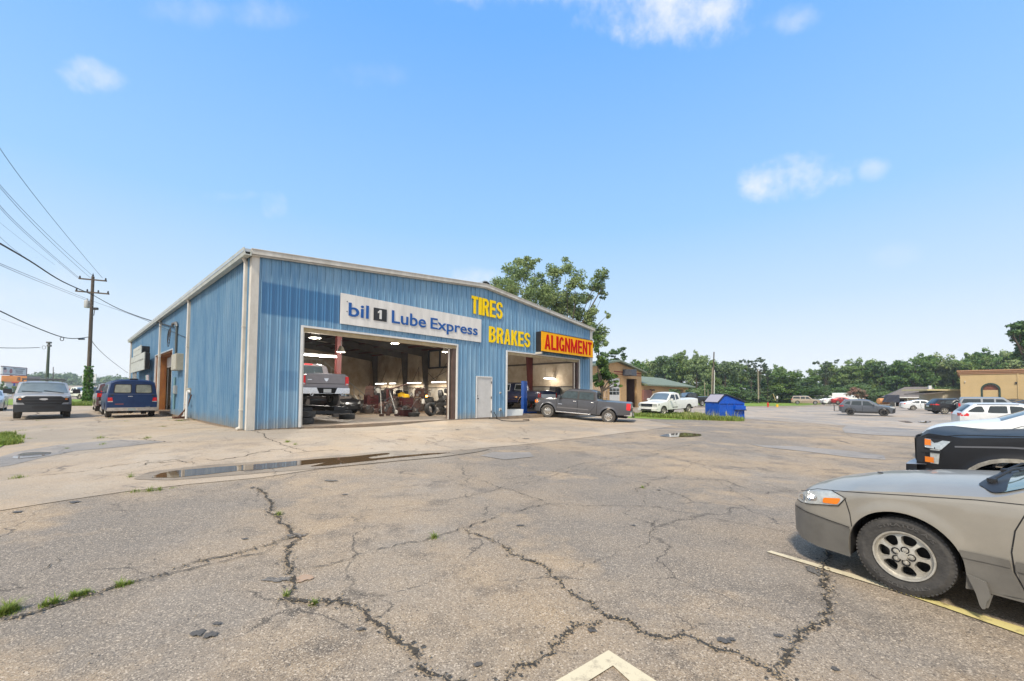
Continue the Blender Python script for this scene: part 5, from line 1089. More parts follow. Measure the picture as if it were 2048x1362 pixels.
F150B = pick(5.9, 2.03, 3.69, .95, .41, 1.93, 1.24, 1.45, 3.9, 1.38, 2.1, 1.17, P_F150B, 'f150b', edge=.035, crown=.02, bf=.09, soft=.02, ws=(1.5, 2.05, .92, .88), wsglass=M_WSG, side_glass=crew(1.42, 3.9, 1.32, 1.76, 2.8, .22), mirror=(1.7, 1.28, 1.4), mirrormat=M_BLACK, bumper_f=(.46, .78, .10, mat('brushed bumper', (.4, .4, .42), .35, .8)), flare=.035,
    parts=[('lamp_housing', 'side', [(.0, .80), (.0, 1.13), (.40, 1.11), (.26, .96), (.26, .80)], M_BLACK, dict(r=.01, off=.006)), ('headlight', 'side', [(.10, 1.00), (.10, 1.115), (.38, 1.10), (.28, .985)], M_LENS, dict(off=.012, r=.01)), ('headlight', 'side', [(.16, .80), (.16, .985), (.27, .985), (.25, .80)], M_LENS, dict(off=.010, r=.01)), ('reflector', 'side', [(.10, 1.03), (.10, 1.11), (.17, 1.105), (.17, 1.03)], M_AMBER, dict(off=.016, r=0)),
        ('reflector', 'side', [(.10, .81), (.10, .88), (.20, .88), (.20, .81)], M_AMBER, dict(off=.016, r=0)), ('grille', 'front', [(-.74, .76), (-.78, 1.14), (.78, 1.14), (.74, .76)], M_CHROME, dict(off=.01)), ('grille_mesh', 'front', [(-.66, .80), (-.7, 1.10), (.7, 1.10), (.66, .80)], M_BLACK, dict(off=.03)), ('headlight', 'front', [(.78, .8), (.8, 1.13), (.86, 1.13), (.86, .8)], M_LENS, dict(mirror=True)),
        ('fender_flare', 'side', [(.95 + .55 * math.cos(math.pi * i / 16), .41 + .55 * math.sin(math.pi * i / 16)) for i in range(17)] + [(.95 + .505 * math.cos(math.pi * (16 - i) / 16), .41 + .505 * math.sin(math.pi * (16 - i) / 16)) for i in range(17)], mat('camouflage flare', (.36, .33, .27), .5, .1, 0, .6, 12, col2=(.14, .12, .09)), dict(off=.03, r=0, step=.1))])
def suv(L, W, wb, fo, tr, H, hood, cowl, roofx, roofe, tailx, beltz, paint_, key, wins, **k):
    d = dict(key=key, L=L, W=W, fo=fo, wb=wb, tr=tr, paint=paint_, tw=.22, rr=tr * .64, ra=tr + .065, rim='spoke', spokes=5, edge=.06, tum=.28, bf=.16, br=.10, zm=.7, belly=.26, soft=.05,
        top=[(0, hood - .30), (.06, hood - .18), (.25, hood - .08), (cowl - .3, hood + .03), (cowl, hood + .07), (roofx, H - .05), (roofx + .4, H), (roofe, H - .03), (tailx, beltz + .05), (L - .03, beltz - .05), (L, beltz - .2)],
        belt=[(0, hood - .35), (.4, hood - .16), (cowl, beltz - .04), (L, beltz)], plan=[(0, W / 2 * .72), (.05, W / 2 * .80), (.2, W / 2 * .92), (.5, W / 2 * .985), (1, W / 2), (L - .8, W / 2), (L - .2, W / 2 * .95), (L, W / 2 * .84)],
        sill=[(0, .36), (.2, .26), (fo + .4, .25), (L - fo, .26), (L - .2, .36), (L, .42)], ws=(cowl + .05, roofx - .03, .9, .88), rw=(roofe + .12, tailx - .02, .84, .86), side_glass=wins)
    d.update(k); return d
P_RAV = paint('slate grey', (92, 97, 105), .45)
M_CLADB = mat('black cladding', (.025, .025, .027), .6)
def arches(S, w_=.075, off=.012):
    out = []
    for a in (S['fo'], S['fo'] + S['wb']):
        r0, r1 = S['ra'] + .002, S['ra'] + w_; t = S['tr']
        out.append(('arch_cladding', 'side', [(a + r1 * math.cos(math.pi * i / 14), t * .9 + r1 * math.sin(math.pi * i / 14)) for i in range(15)] + [(a - r0 * math.cos(math.pi * i / 14), t + r0 * math.sin(math.pi * i / 14)) for i in range(15)], M_CLADB, dict(off=off, r=0, step=.1)))
    a, b = S['fo'] + S['ra'] + .06, S['fo'] + S['wb'] - S['ra'] - .06
    out.append(('rocker_cladding', 'side', [(a, .26), (a, .42), (b, .42), (b, .26)], M_CLADB, dict(off=off, r=.01))); return out
RAV = suv(4.6, 1.86, 2.69, .93, .365, 1.70, 1.05, 1.25, 2.05, 4.05, 4.5, 1.06, P_RAV, 'rav', [[(1.72, 1.07), (2.15, 1.50), (2.6, 1.53), (2.6, 1.08)], [(2.7, 1.09), (2.7, 1.53), (3.45, 1.52), (3.55, 1.12)], [(3.65, 1.14), (3.60, 1.50), (3.85, 1.48), (4.1, 1.22)]], rimmat=M_BLACK, mirror=(1.75, 1.07, 1.0),
    doors=[([(1.5, 1.03), (1.45, .5), (2.62, .44), (2.65, 1.05)], (2.5, .95)), ([(2.67, 1.05), (2.64, .44), (3.3, .44), (3.6, .8), (3.62, 1.08)], (3.45, .97))])
RAV['parts'] = arches(RAV) + [('headlight', 'side', [(.03, .80), (.03, .92), (.42, .97), (.40, .90)], M_LENS, {}), ('grille', 'front', [(-.6, .5), (-.65, .85), (.65, .85), (.6, .5)], M_BLACK, {}), ('front_corner_trim', 'side', [(.0, .36), (.0, .78), (.14, .72), (.25, .34)], M_BLACK, dict(off=.01)), ('taillight', 'side', [(4.2, .95), (4.2, 1.06), (4.56, 1.10), (4.56, .92)], M_RED, {}), ('taillight', 'rear', [(.5, .95), (.5, 1.05), (.8, 1.06), (.8, .93)], M_RED, dict(mirror=True))]
P_BLK = paint('black car', (24, 24, 28), .3)
SFE = suv(4.65, 1.88, 2.66, .93, .36, 1.70, 1.03, 1.2, 2.0, 3.95, 4.5, 1.10, P_BLK, 'sfe', [[(1.7, 1.05), (2.15, 1.50), (2.65, 1.54), (2.65, 1.08)], [(2.72, 1.09), (2.72, 1.54), (3.4, 1.50), (3.6, 1.15)], [(3.68, 1.17), (3.55, 1.47), (3.75, 1.42), (3.95, 1.22)]], mirror=(1.75, 1.07, 1), rimmat=M_ALLOY, doors=[([(1.5, 1.03), (1.45, .5), (2.62, .44), (2.65, 1.05)], (2.5, .95))],
    parts=[('taillight', 'side', [(4.05, .98), (4.0, 1.02), (4.3, 1.14), (4.6, 1.10), (4.6, .98)], M_RED, {}), ('taillight', 'rear', [(.45, .98), (.45, 1.10), (.8, 1.11), (.8, .98)], M_RED, dict(mirror=True)), ('license_plate', 'rear', [(-.26, .78), (-.26, .93), (.26, .93), (.26, .78)], M_CHALK, dict(r=0)), ('rear_bumper', 'rear', [(-.75, .42), (-.75, .62), (.75, .62), (.75, .42)], mat('grey bumper', (.12, .12, .12), .6), {})])
P_SIL = paint('silver white suv', (218, 221, 222), .25)
EQX = suv(4.77, 1.84, 2.86, .98, .365, 1.70, 1.05, 1.3, 2.1, 4.1, 4.66, 1.12, P_SIL, 'eqx', [[(1.85, 1.12), (2.3, 1.50), (2.75, 1.53), (2.75, 1.13)], [(2.85, 1.13), (2.85, 1.53), (3.5, 1.52), (3.62, 1.15), (3.5, 1.13)], [(3.78, 1.16), (3.72, 1.22), (3.80, 1.50), (4.02, 1.49), (4.42, 1.2), (4.3, 1.16)]], mirror=(1.85, 1.1, 1), wsglass=M_WSG,
    parts=[('taillight', 'side', [(4.38, .92), (4.35, 1.02), (4.42, 1.10), (4.74, 1.10), (4.74, .92)], M_RED, {}), ('taillight', 'rear', [(.55, .92), (.5, 1.10), (.80, 1.10), (.80, .92)], M_RED, dict(mirror=True)), ('roof_rail', 'side', [(2.4, 1.60), (2.4, 1.63), (4.0, 1.62), (4.0, 1.59)], M_BLACK, dict(off=.02, r=0))])
P_TAN = paint('tan and silver', (176, 160, 142), .3)
SUBN = suv(5.5, 1.98, 3.3, .98, .39, 1.92, 1.15, 1.45, 2.15, 5.1, 5.4, 1.22, P_TAN, 'subn', [[(1.85, 1.22), (2.25, 1.70), (2.75, 1.72), (2.75, 1.22)], [(2.87, 1.22), (2.87, 1.72), (3.65, 1.72), (3.65, 1.22)], [(3.8, 1.24), (3.8, 1.72), (5.0, 1.70), (5.2, 1.28)]], bf=.1, tum=.2, mirror=(1.85, 1.2, 1.1), rimmat=mat('bright wheel', (.6, .6, .6), .3, .7),
    parts=[('lower_trim', 'side', [(1.55, .46), (1.55, .66), (3.7, .66), (3.7, .46)], mat('brown lower trim', (.25, .18, .14), .5), dict(r=.01)), ('taillight', 'side', [(5.3, .9), (5.3, 1.25), (5.47, 1.25), (5.47, .9)], M_RED, {}), ('headlight', 'side', [(.03, .86), (.03, 1.02), (.3, 1.02), (.3, .86)], M_LENS, {})])
def sedan(paint_, key, L=4.65, W=1.8, H=1.44, **k):
    s = L / 4.785; H_ = H / 1.41; d = dict(CAMRY); d.update(key=key, L=L, W=W, fo=.93 * s, wb=2.67 * s, tr=.325, paint=paint_, fine=False, seam=.014, rim='spoke', spokes=5, flare=0, rr=.215, ra=.37,
        top=[(x * s, z * H_ * (1.0 if z > 1.1 else 1.02)) for x, z in [(0, .5), (.04, .60), (.15, .70), (.35, .80), (.7, .88), (1.1, .95), (1.45, 1.0), (2.2, 1.34), (2.55, 1.40), (3.0, 1.41), (3.6, 1.33), (4.25, 1.10), (4.6, 1.07), (4.75, 1.02), (4.785, .75)]],
        belt=[(0, .5), (.5 * s, .78), (1.4 * s, .88), (4.2 * s, 1.02), (L, 1.0)], plan=[(x * s, y * W / 1.78) for x, y in CAMRY['plan']], sill=[(x * s, z) for x, z in CAMRY['sill']], ws=(1.5 * s, 2.2 * s, .92, .9), rw=(3.62 * s, 4.2 * s, .88, .88), wsglass=M_WSG,
        side_glass=[[(2.0 * s, .98), (2.4 * s, 1.27 * H_), (2.85 * s, 1.30 * H_), (2.88 * s, 1.0)], [(2.95 * s, 1.0), (2.92 * s, 1.30 * H_), (3.4 * s, 1.25 * H_), (3.85 * s, 1.06)]],
        doors=[([(1.85 * s, .93), (1.55 * s, .78), (1.5 * s, .40), (1.66 * s, .26), (2.80 * s, .26), (2.91 * s, .97)], (2.7 * s, .86)), ([(2.93 * s, .97), (2.83 * s, .26), (3.2 * s, .27), (3.45 * s, .66), (3.9 * s, 1.0)], (3.66 * s, .9))], mirror=(2.0 * s, .95, 1.0), wsg=None,
        parts=[('headlight', 'side', [(.05, .62), (.08, .72), (.5, .80), (.46, .70)], M_LENS, {}), ('taillight', 'side', [(L - .45, .86), (L - .40, .98), (L - .03, .96), (L - .03, .82)], M_RED, {}), ('taillight', 'rear', [(.36, .82), (.36, .95), (.6, .96), (.6, .82)], M_RED, dict(mirror=True))])
    d.update(k); return d
# ---- (1) the grey sedan in the foreground
camry, C = build_car('parked_sedan', CAMRY, 'grey-beige sedan with dark lower cladding and a worn alloy wheel, parked beside the yellow line', 'car')
L_ = -1
def left(poly, m_, nm, off=.004, r=.03, step=.08, parent=None):
    return [mk(nm, C.sidepatch(poly, off, step, r, (sg,)), m_, (parent[i] if parent else camry), smooth=60) for i, sg in enumerate((-1, 1))]
def seamline(nm, pts, w_, off, m_, parent=None):
    for i, sg in enumerate((-1, 1)): mk(nm, C.line(pts, w_, off, (sg,)), m_, parent[i] if parent else camry)
hl = left([(.035, .585), (.045, .635), (.16, .705), (.30, .745), (.44, .775), (.56, .735), (.50, .655), (.38, .635), (.20, .60)], M_LENS, 'headlight', .006, .03, .05)
left([(.36, .648), (.37, .70), (.53, .728), (.50, .665)], M_AMBER, 'turn_signal', .012, .02, .05, hl)
for i_, sg in enumerate((-1, 1)):
    for cx_, cz_, rx_, rz_ in ((.13, .642, .045, .026), (.25, .672, .055, .032)):
        mk('reflector', G().patch([(cx_ + rx_ * math.cos(6.283 * i / 14), cz_ + rz_ * math.sin(6.283 * i / 14)) for i in range(14)], lambda x, z: C.side(x, z, .009, sg), .05), M_CHROME, hl[i_])
seamline('lamp_seam', [(.035, .58), (.20, .595), (.38, .63), (.505, .65), (.57, .738), (.44, .782)], .007, .008, M_DARK, hl)
left([(.012, .25), (.006, .50), (.10, .512), (.30, .50), (.60, .47), (.605, .45), (.592, .40), (.584, .33), (.588, .27), (.60, .203), (.3, .200), (.12, .218)], M_CLAD, 'lower_bumper', .010, .02, .07)
seamline('bumper_moulding', [(.008, .51), (.10, .52), (.30, .508), (.60, .478)], .008, .016, M_BLACK)
left([(1.318, .445), (1.30, .50), (1.555, .50), (1.56, .445)], M_CLAD, 'fender_moulding', .014, .01)
left([(1.328, .205), (1.337, .33), (1.325, .42), (1.30, .49), (1.555, .49), (1.565, .42), (1.61, .30), (1.66, .25)], M_CLAD, 'rocker_cladding', .008, .01)
left([(1.585, .43), (1.58, .50), (2.83, .53), (2.83, .45)], M_CLAD, 'door_moulding', .018, .012)
left([(1.60, .37), (1.585, .49), (2.82, .51), (2.76, .26), (1.70, .26), (1.64, .30)], M_CLAD, 'lower_door', .0085, .01)
left([(1.345, .215), (1.345, .23), (3.2, .23), (3.2, .215)], M_CLAD, 'sill_strip', .012, 0)
seamline('seam', [(.10, .69), (.30, .765), (.60, .80), (1.0, .852), (1.40, .90), (1.72, .92)], .005, .004, M_DARK)          # hood edge
seamline('seam', [(.56, .735), (.60, .60), (.615, .49)], .007, .004, M_DARK)
for sg in (-1, 1):       # mud flap behind the front wheel
    g = G(); g.prism([(1.338, .33), (1.385, .20), (1.402, .12), (1.415, .095), (1.430, .10), (1.440, .16), (1.462, .205), (1.44, .30)], .892, .910, 0, lambda a, b, h: (a, sg * h, b)); y = sg * .86; g.add([(1.375, y, .30), (1.385, y - sg * .17, .34), (1.42, y - sg * .12, .11), (1.42, y + sg * .01, .10), (1.50, y + sg * .005, .34), (1.42, y - sg * .17, .34), (1.44, y - sg * .12, .11), (1.44, y + sg * .01, .10)], [(0, 1, 2, 3), (7, 6, 5, 4), (0, 3, 7, 4), (3, 2, 6, 7), (1, 5, 6, 2)])
    mk('mud_flap', g, M_CLAD, camry)
g = G().patch(rnd([(1.37, -.70), (1.47, -.93), (1.54, -.93), (1.49, 0), (1.54, .93), (1.47, .93), (1.37, .70), (1.40, 0)], .04), lambda x, y: C.topp(x, y, .007), .1); mk('cowl', g, M_BLACK, camry, smooth=60)
for y0, y1 in ((-.62, .0), (.10, .62)):
    g = G(); a = C.topp(1.44, y0, .03); b = C.topp(1.60, y1 * .9, .035); g.tube([a, (a + b) / 2 + Vector((0, 0, .03)), b], .011, 6); g.tube([b + Vector((-.03, -.28, -.01)), b + Vector((.02, .25, 0))], .009, 6); g.lathe([(.03, -.02), (.03, .01), (0, .02)], a, 'z', 10)
    mk('wiper', g, M_BLACK, camry)
for sg in (-1, 1): mk('mirror_base', G().patch([(1.93, .925), (2.02, 1.02), (2.10, 1.06), (2.10, .93)], lambda x, z: C.side(x, z, .010, sg), .1), M_BLACK, camry)
for x, y in ((.62, -.1), (.9, .35)):
    p = C.topp(x, y, .004); g = G().box(p.x - .02, p.x + .02, p.y - .012, p.y + .012, p.z, p.z + .008)
    mk('washer_nozzle', g, M_BLACK, camry)
stand(camry, (C.axf, -.84, 0), (1808, 1189), 3.56, R(-57))
# raised lettering on the front tyres
tyres = [o for o in camry.children if o.name.startswith('wheel')]
def arc_text(s, r0, h, a0, a1, y):
    def fn(x, z, d): a = a0 + (a1 - a0) * x; r = r0 + z * h; return (r * math.cos(a), y - d, r * math.sin(a))
    return text_g(s, .01, .0025, 0, fn, (0, 1, 0, 1))
gA = [arc_text('STRATUS A/S', .247, .026, R(128), R(40), -.1095), arc_text('STRATUS A/S', .247, .026, R(308), R(220), -.1095)]
for t_ in tyres[:1]:
    t_.rotation_euler = (0, 0, 0); [mk('tyre_lettering', g, mat('tyre lettering', (.10, .096, .09), .7), t_) for g in gA]
    for ch in t_.children:
        if ch.name.startswith('rim'): ch.rotation_euler = (0, .25, 0)
# ------------------------------------------------------------------ the other vehicles, each standing on its own ground point
AWAY, TOWARD = BYAW - math.pi / 2, BYAW + math.pi / 2      # nose pointing away from us along the shop's side / towards us
o, c = build_car('pickup_truck', SILV, 'dark grey crew cab pickup with its nose at the right bay', 'pickup truck')
seat(o, c, (c.axf, -.97, 0), (1094, 835), 25.0, (c.axr, -.97, 0), (1216, 847, -1)); silv = o
mk('rear_window', c.endpatch([(-.66, 1.36), (-.58, 1.74), (.58, 1.74), (.66, 1.36)], rear=True, off=3.98 - 5.85), M_GLASS, o)
mk('brake_light', c.endpatch([(-.2, 1.78), (-.2, 1.82), (.2, 1.82), (.2, 1.78)], rear=True, off=3.90 - 5.85 + .04, r=0), M_RED, o)
g = G().patch([(-.16, .98), (-.05, .98), (-.05, .95), (.05, .95), (.05, .98), (.16, .98), (.13, 1.05), (.05, 1.05), (.05, 1.08), (-.05, 1.08), (-.05, 1.05), (-.13, 1.05)], lambda y, z: c.endp(y, z, .020, True), .1); mk('emblem', g, M_CHROME, o)
mk('license_plate', c.endpatch([(-.86, .56), (-.86, .70), (-.52, .70), (-.52, .56)], rear=True, off=.16, r=0), M_CHALK, o)
mk('running_board', G().box(1.5, 3.6, -1.06, -.98, .40, .45), M_CHROME, o, bevel=.015)
mk('tow_hitch', G().box(5.85, 6.02, -.12, .12, .42, .50), M_BLACK, o)
mk('side_badge', c.line([(1.62, .90), (1.86, .90)], .03, .008, (-1,)), M_CHROME, o)
o, c = build_car('pickup_truck', TUND, 'white pickup standing in the tall grass left of the blue dumpster', 'pickup truck'); seat(o, c, (c.axf, -.92, 0), (1328, 831.6), 32.2, (c.axr, -.92, 0), (1378, 826.5, 1))
o, c = build_car('pickup_truck', RAMB, 'black pickup half hidden behind the blue dumpster', 'pickup truck'); seat(o, c, (c.axr, -.97, 0), (1405, 811.8), 60, (c.axf, -.97, 0), (1364, None, -1))
o, c = build_car('pickup_truck', F150L, 'white pickup with black grille and roof rack facing us at the left', 'pickup truck'); stand(o, (c.axf, -.93, 0), (137, 834.5), 22.3, TOWARD + R(2)); f150 = o
g = G()
for x in (2.0, 3.0, 4.1, 5.4): g.tube([(x, -.75, 1.95 if x < 3.2 else 1.4), (x, -.75, 2.07), (x, .75, 2.07), (x, .75, 1.95 if x < 3.2 else 1.4)], .022, 6)
g.tube([(1.9, -.75, 2.08), (5.5, -.75, 2.08)], .022, 6).tube([(1.9, .75, 2.08), (5.5, .75, 2.08)], .022, 6); mk('roof_rack', g, M_STEEL, o)
g = G().tube([(2.1, -.1, 2.10), (4, -.15, 2.16), (5.9, -.1, 2.11)], .035, 6); tag(mk('ladder_pole', g, M_STEEL, o))
g = G()
for y0, y1 in ((-.75, -.02), (.05, .78)):
    a = c.topp(1.44, y0, .02); b = c.topp(1.53, y1, .03); g.tube([a, b], .014, 5)
mk('wiper', g, M_BLACK, o)
P_VAN = mat('faded navy van paint', (.006, .024, .090), .42, 0, .1, .35, 3, col2=(.012, .036, .11), spec=.35)
M_VG = mat('van glass', (.36, .37, .30), .12, .1, 0, .5, 3, col2=(.18, .19, .16), spec=.8)
VAN = dict(key='van', L=5.1, W=2.02, fo=.82, wb=3.18, tr=.36, tw=.24, rr=.2, rim='steel', spokes=6, paint=P_VAN, edge=.10, tum=.16, bf=.2, br=.03, zm=.75, belly=.36, soft=.03, ra=.44, crown=.05,
    top=[(0, .80), (.05, .95), (.55, 1.18), (.65, 1.22), (1.25, 1.84), (1.5, 1.96), (5.0, 1.96), (5.07, 1.92), (5.1, 1.86)], belt=[(0, .7), (.5, 1.05), (1, 1.20), (5.1, 1.20)], plan=[(0, .88), (.1, .95), (.4, 1.0), (4.6, 1.01), (5.0, .99), (5.1, .96)],
    sill=[(0, .40), (.3, .36), (4.6, .40), (5.1, .46)], ws=(.72, 1.28, .92, .88), side_glass=[[(1.05, 1.27), (1.45, 1.70), (1.95, 1.72), (1.95, 1.27)], [(2.1, 1.27), (2.1, 1.72), (3.3, 1.72), (3.3, 1.27)], [(3.45, 1.27), (3.45, 1.72), (4.8, 1.72), (4.8, 1.27)]], mirror=(1.2, 1.25, 1),
    parts=[('taillight', 'rear', [(.73, .86), (.73, 1.05), (.955, 1.05), (.955, .86)], M_RED, dict(mirror=True, r=.01)), ('reverse_light', 'rear', [(.73, .82), (.73, .86), (.95, .86), (.95, .82)], M_LENS, dict(mirror=True, r=0)), ('rear_door', 'rear', [(.012, .52), (.012, 1.84), (.70, 1.84), (.82, 1.3), (.72, .52)], P_VAN, dict(mirror=True, off=.012)),
        ('window_rubber', 'rear', [(.07, 1.27), (.07, 1.75), (.72, 1.75), (.76, 1.27)], M_BLACK, dict(mirror=True, off=.016, r=.07)), ('rear_glass', 'rear', [(.11, 1.31), (.11, 1.71), (.68, 1.71), (.72, 1.31)], M_VG, dict(mirror=True, off=.02, r=.06)), ('side_badge', 'rear', [(.36, .70), (.36, .725), (.68, .725), (.68, .70)], mat('worn red badge', (.45, .12, .07), .5), dict(off=.02, r=0)),
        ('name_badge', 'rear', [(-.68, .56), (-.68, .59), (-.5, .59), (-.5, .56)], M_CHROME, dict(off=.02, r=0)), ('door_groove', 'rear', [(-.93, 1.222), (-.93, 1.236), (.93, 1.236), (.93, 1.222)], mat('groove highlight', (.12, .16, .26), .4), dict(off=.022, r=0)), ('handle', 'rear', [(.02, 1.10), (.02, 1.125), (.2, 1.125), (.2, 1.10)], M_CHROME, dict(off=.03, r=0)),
        ('hinge', 'rear', [(.74, 1.14), (.74, 1.21), (.83, 1.21), (.83, 1.14)], M_BLACK, dict(mirror=True, off=.02, r=0)), ('license_plate', 'rear', [(-.1, .37), (-.1, .50), (.2, .50), (.2, .37)], mat('weathered plate', (.32, .36, .36), .5), dict(off=.16, r=0))],
    bumper_r=(.36, .53, .13, mat('worn chrome bumper', (.62, .56, .50), .3, .6, 0, .35, 8)))
o, c = build_car('passenger_van', VAN, 'old navy blue passenger van seen from behind beside the blue wall', 'van'); stand(o, (c.axr, -.93, 0), (212, 834.5), 21.6, AWAY); van = o
mk('lamp_bar', G().box(4.85, 5.06, -.16, .16, 2.0, 2.05), M_BLACK, o)
mk('axle', G().tube([(c.axr, -.8, .33), (c.axr, .8, .33)], .05, 8).lathe([(0, -.16), (.12, -.1), (.16, 0), (.12, .1), (0, .16)], (c.axr, 0, .33), 'y', 12), M_BLACK, o)
mk('exhaust_pipe', G().tube([(4.2, -.45, .3), (5.0, -.5, .27)], .035, 8), mat('rust', (.13, .05, .025), .9), o)
P_MAR = paint('dark maroon', (62, 22, 26), .3)
SUVD = suv(4.9, 1.93, 2.9, .95, .38, 1.82, 1.12, 1.3, 2.1, 4.4, 4.8, 1.15, P_MAR, 'suvd', [[(1.8, 1.16), (2.2, 1.6), (2.7, 1.62), (2.7, 1.16)], [(2.8, 1.16), (2.8, 1.62), (3.6, 1.6), (3.6, 1.18)]], parts=[('taillight', 'rear', [(.68, .95), (.68, 1.32), (.9, 1.3), (.9, .92)], M_RED, dict(mirror=True)), ('rear_bumper', 'rear', [(-.82, .48), (-.82, .7), (.82, .7), (.82, .48)], M_CHROME, {}), ('rear_glass', 'rear', [(0, 0)], M_RED, {})][:-1])
o, c = build_car('parked_suv', SUVD, 'dark maroon sport utility vehicle mostly hidden behind the navy van', 'suv'); stand(o, (c.axr, -.9, 0), (191, 822.5), 26.5, AWAY)
P_LSIL = paint('light silver sedan', (196, 199, 204), .5)
o, c = build_car('parked_sedan', sedan(P_LSIL, 'sedl'), 'silver sedan cut off by the left edge of the photo', 'car'); stand(o, (c.axf, -.85, 0), (6, 822), 28, TOWARD)
o, c = build_car('pickup_truck', dict(TUND, key='tund'), 'white pickup on the far road behind the utility pole', 'pickup truck'); seat(o, c, (c.axf, -.92, 0), (159, 799), 62, (c.axr, -.92, 0), (118, None, 1)) if 0 else stand(o, (c.axf, .92, 0), (159, 798.5), 60, R(165))
o, c = build_car('parked_suv', dict(SFE, key='sfe'), 'black sport utility vehicle on the far road left of the navy van', 'suv'); stand(o, (c.axf, .9, 0), (192, 798.5), 58, R(160))
# inside the shop
P_RAML = paint('warm dark grey', (146, 140, 143), .35)
RAML = pick(5.85, 2.02, 3.57, 1.0, .40, 1.92, 1.22, 1.5, 3.9, 1.38, 2.2, 1.12, P_RAML, 'raml', rimmat=M_ALLOY, ws=(1.55, 2.16, .9, .88), side_glass=crew(1.5, 3.9, 1.34, 1.76, 2.8, .26), mirror=(1.82, 1.3, 1.2), bumper_r=(.56, .80, .12, M_CHROME), belly=.45,
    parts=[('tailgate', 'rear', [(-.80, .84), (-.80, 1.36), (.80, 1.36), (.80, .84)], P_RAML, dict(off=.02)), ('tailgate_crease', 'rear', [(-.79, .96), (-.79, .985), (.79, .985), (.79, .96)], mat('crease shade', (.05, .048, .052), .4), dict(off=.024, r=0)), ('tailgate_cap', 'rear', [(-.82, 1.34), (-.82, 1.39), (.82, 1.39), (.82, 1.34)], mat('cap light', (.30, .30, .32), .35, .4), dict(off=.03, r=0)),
        ('taillight', 'rear', [(.82, .92), (.82, 1.30), (.975, 1.28), (.975, .92)], mat('glowing brake lamp', srgb(200, 18, 22), .25, emit=(1, .05, .05), es=.12), dict(mirror=True, off=.012)), ('reverse_light', 'rear', [(.84, .93), (.84, .99), (.96, .99), (.96, .93)], M_LENS, dict(mirror=True, off=.018, r=0)), ('license_plate', 'rear', [(-.16, .60), (-.16, .75), (.16, .75), (.16, .60)], M_CHALK, dict(off=.145, r=0)),
        ('plate_recess', 'rear', [(-.32, .57), (-.42, .80), (.42, .80), (.32, .57)], M_DARK, dict(off=.135, r=0))])
o, c = build_car('pickup_truck', RAML, 'dark grey pickup raised on a lift in the big bay, tailgate towards us', 'pickup truck')
mk('rear_window', c.endpatch([(-.68, 1.44), (-.6, 1.80), (.6, 1.80), (.68, 1.44)], rear=True, off=3.96 - 5.85), M_GLASS, o)
mk('brake_light', c.endpatch([(-.18, 1.84), (-.18, 1.89), (.18, 1.89), (.18, 1.84)], rear=True, off=3.90 - 5.85 + .06, r=0), M_RED, o)
g = G().patch([(0, 1.06), (.05, 1.10), (.09, 1.18), (.06, 1.22), (.03, 1.17), (.0, 1.21), (-.03, 1.17), (-.06, 1.22), (-.09, 1.18), (-.05, 1.10)], lambda y, z: c.endp(y, z, .028, True), .1); mk('emblem', g, M_CHROME, o)
mk('side_badge', c.endpatch([(-.75, 1.12), (-.75, 1.145), (-.58, 1.145), (-.58, 1.12)], rear=True, off=.028, r=0), M_CHROME, o)
for y in (-.62, .62): mk('exhaust_tip', G().lathe([(.05, -.0), (.062, .0), (.062, .12), (.05, .12)], (5.9, y, .53), 'x', 14), M_CHROME, o, smooth=40)
def fit_v(p, q, width):
    best = min((abs(onv(q[0], q[1], v)[0] - onv(p[0], p[1], v)[0] - width), v) for v in [i * .05 for i in range(0, 200)]); return best[1]
vv = fit_v((601, 770), (699, 770), 2.02); uc = (onv(601, 770, vv)[0] + onv(699, 770, vv)[0]) / 2; zt = onv(650, 747.5, vv)[1]
o.location = bw(uc, vv, zt - 1.385) + EV * c.L; o.rotation_euler = (0, 0, AWAY); RAMU, RAMV, RAMZ = uc, vv, zt - 1.385
P_BLK2 = paint('black sedan', (22, 22, 25), .2)
HY = sedan(P_BLK2, 'hy'); HY['parts'] = [('headlight', 'side', [(.02, .62), (.06, .76), (.46, .82), (.40, .70)], M_LENS, {}), ('headlight', 'front', [(.42, .60), (.45, .70), (.60, .72), (.60, .62)], M_LENS, dict(mirror=True)), ('grille', 'front', [(-.4, .34), (-.45, .5), (.45, .5), (.4, .34)], M_DARK, {}), ('emblem', 'front', [(.05 * math.cos(6.283 * i / 10), .56 + .03 * math.sin(6.283 * i / 10)) for i in range(10)], M_CHROME, dict(r=0, off=.01)), ('bumper_line', 'front', [(-.5, .52), (-.5, .535), (.5, .535), (.5, .52)], M_CHROME, dict(r=0, off=.01))]
o, c = build_car('parked_sedan', HY, 'black sedan on the shop floor beneath the raised pickup', 'car'); u_, v_ = onz(655, 830)
o.rotation_euler = (0, 0, R(146)); la = Vector((c.axf, .85, 0)); o.location = bw(u_, v_) - Matrix.Rotation(R(146), 3, 'Z') @ la
P_OLD = mat('old navy pickup paint', (.012, .02, .07), .35, .2, .5, .3, 4)
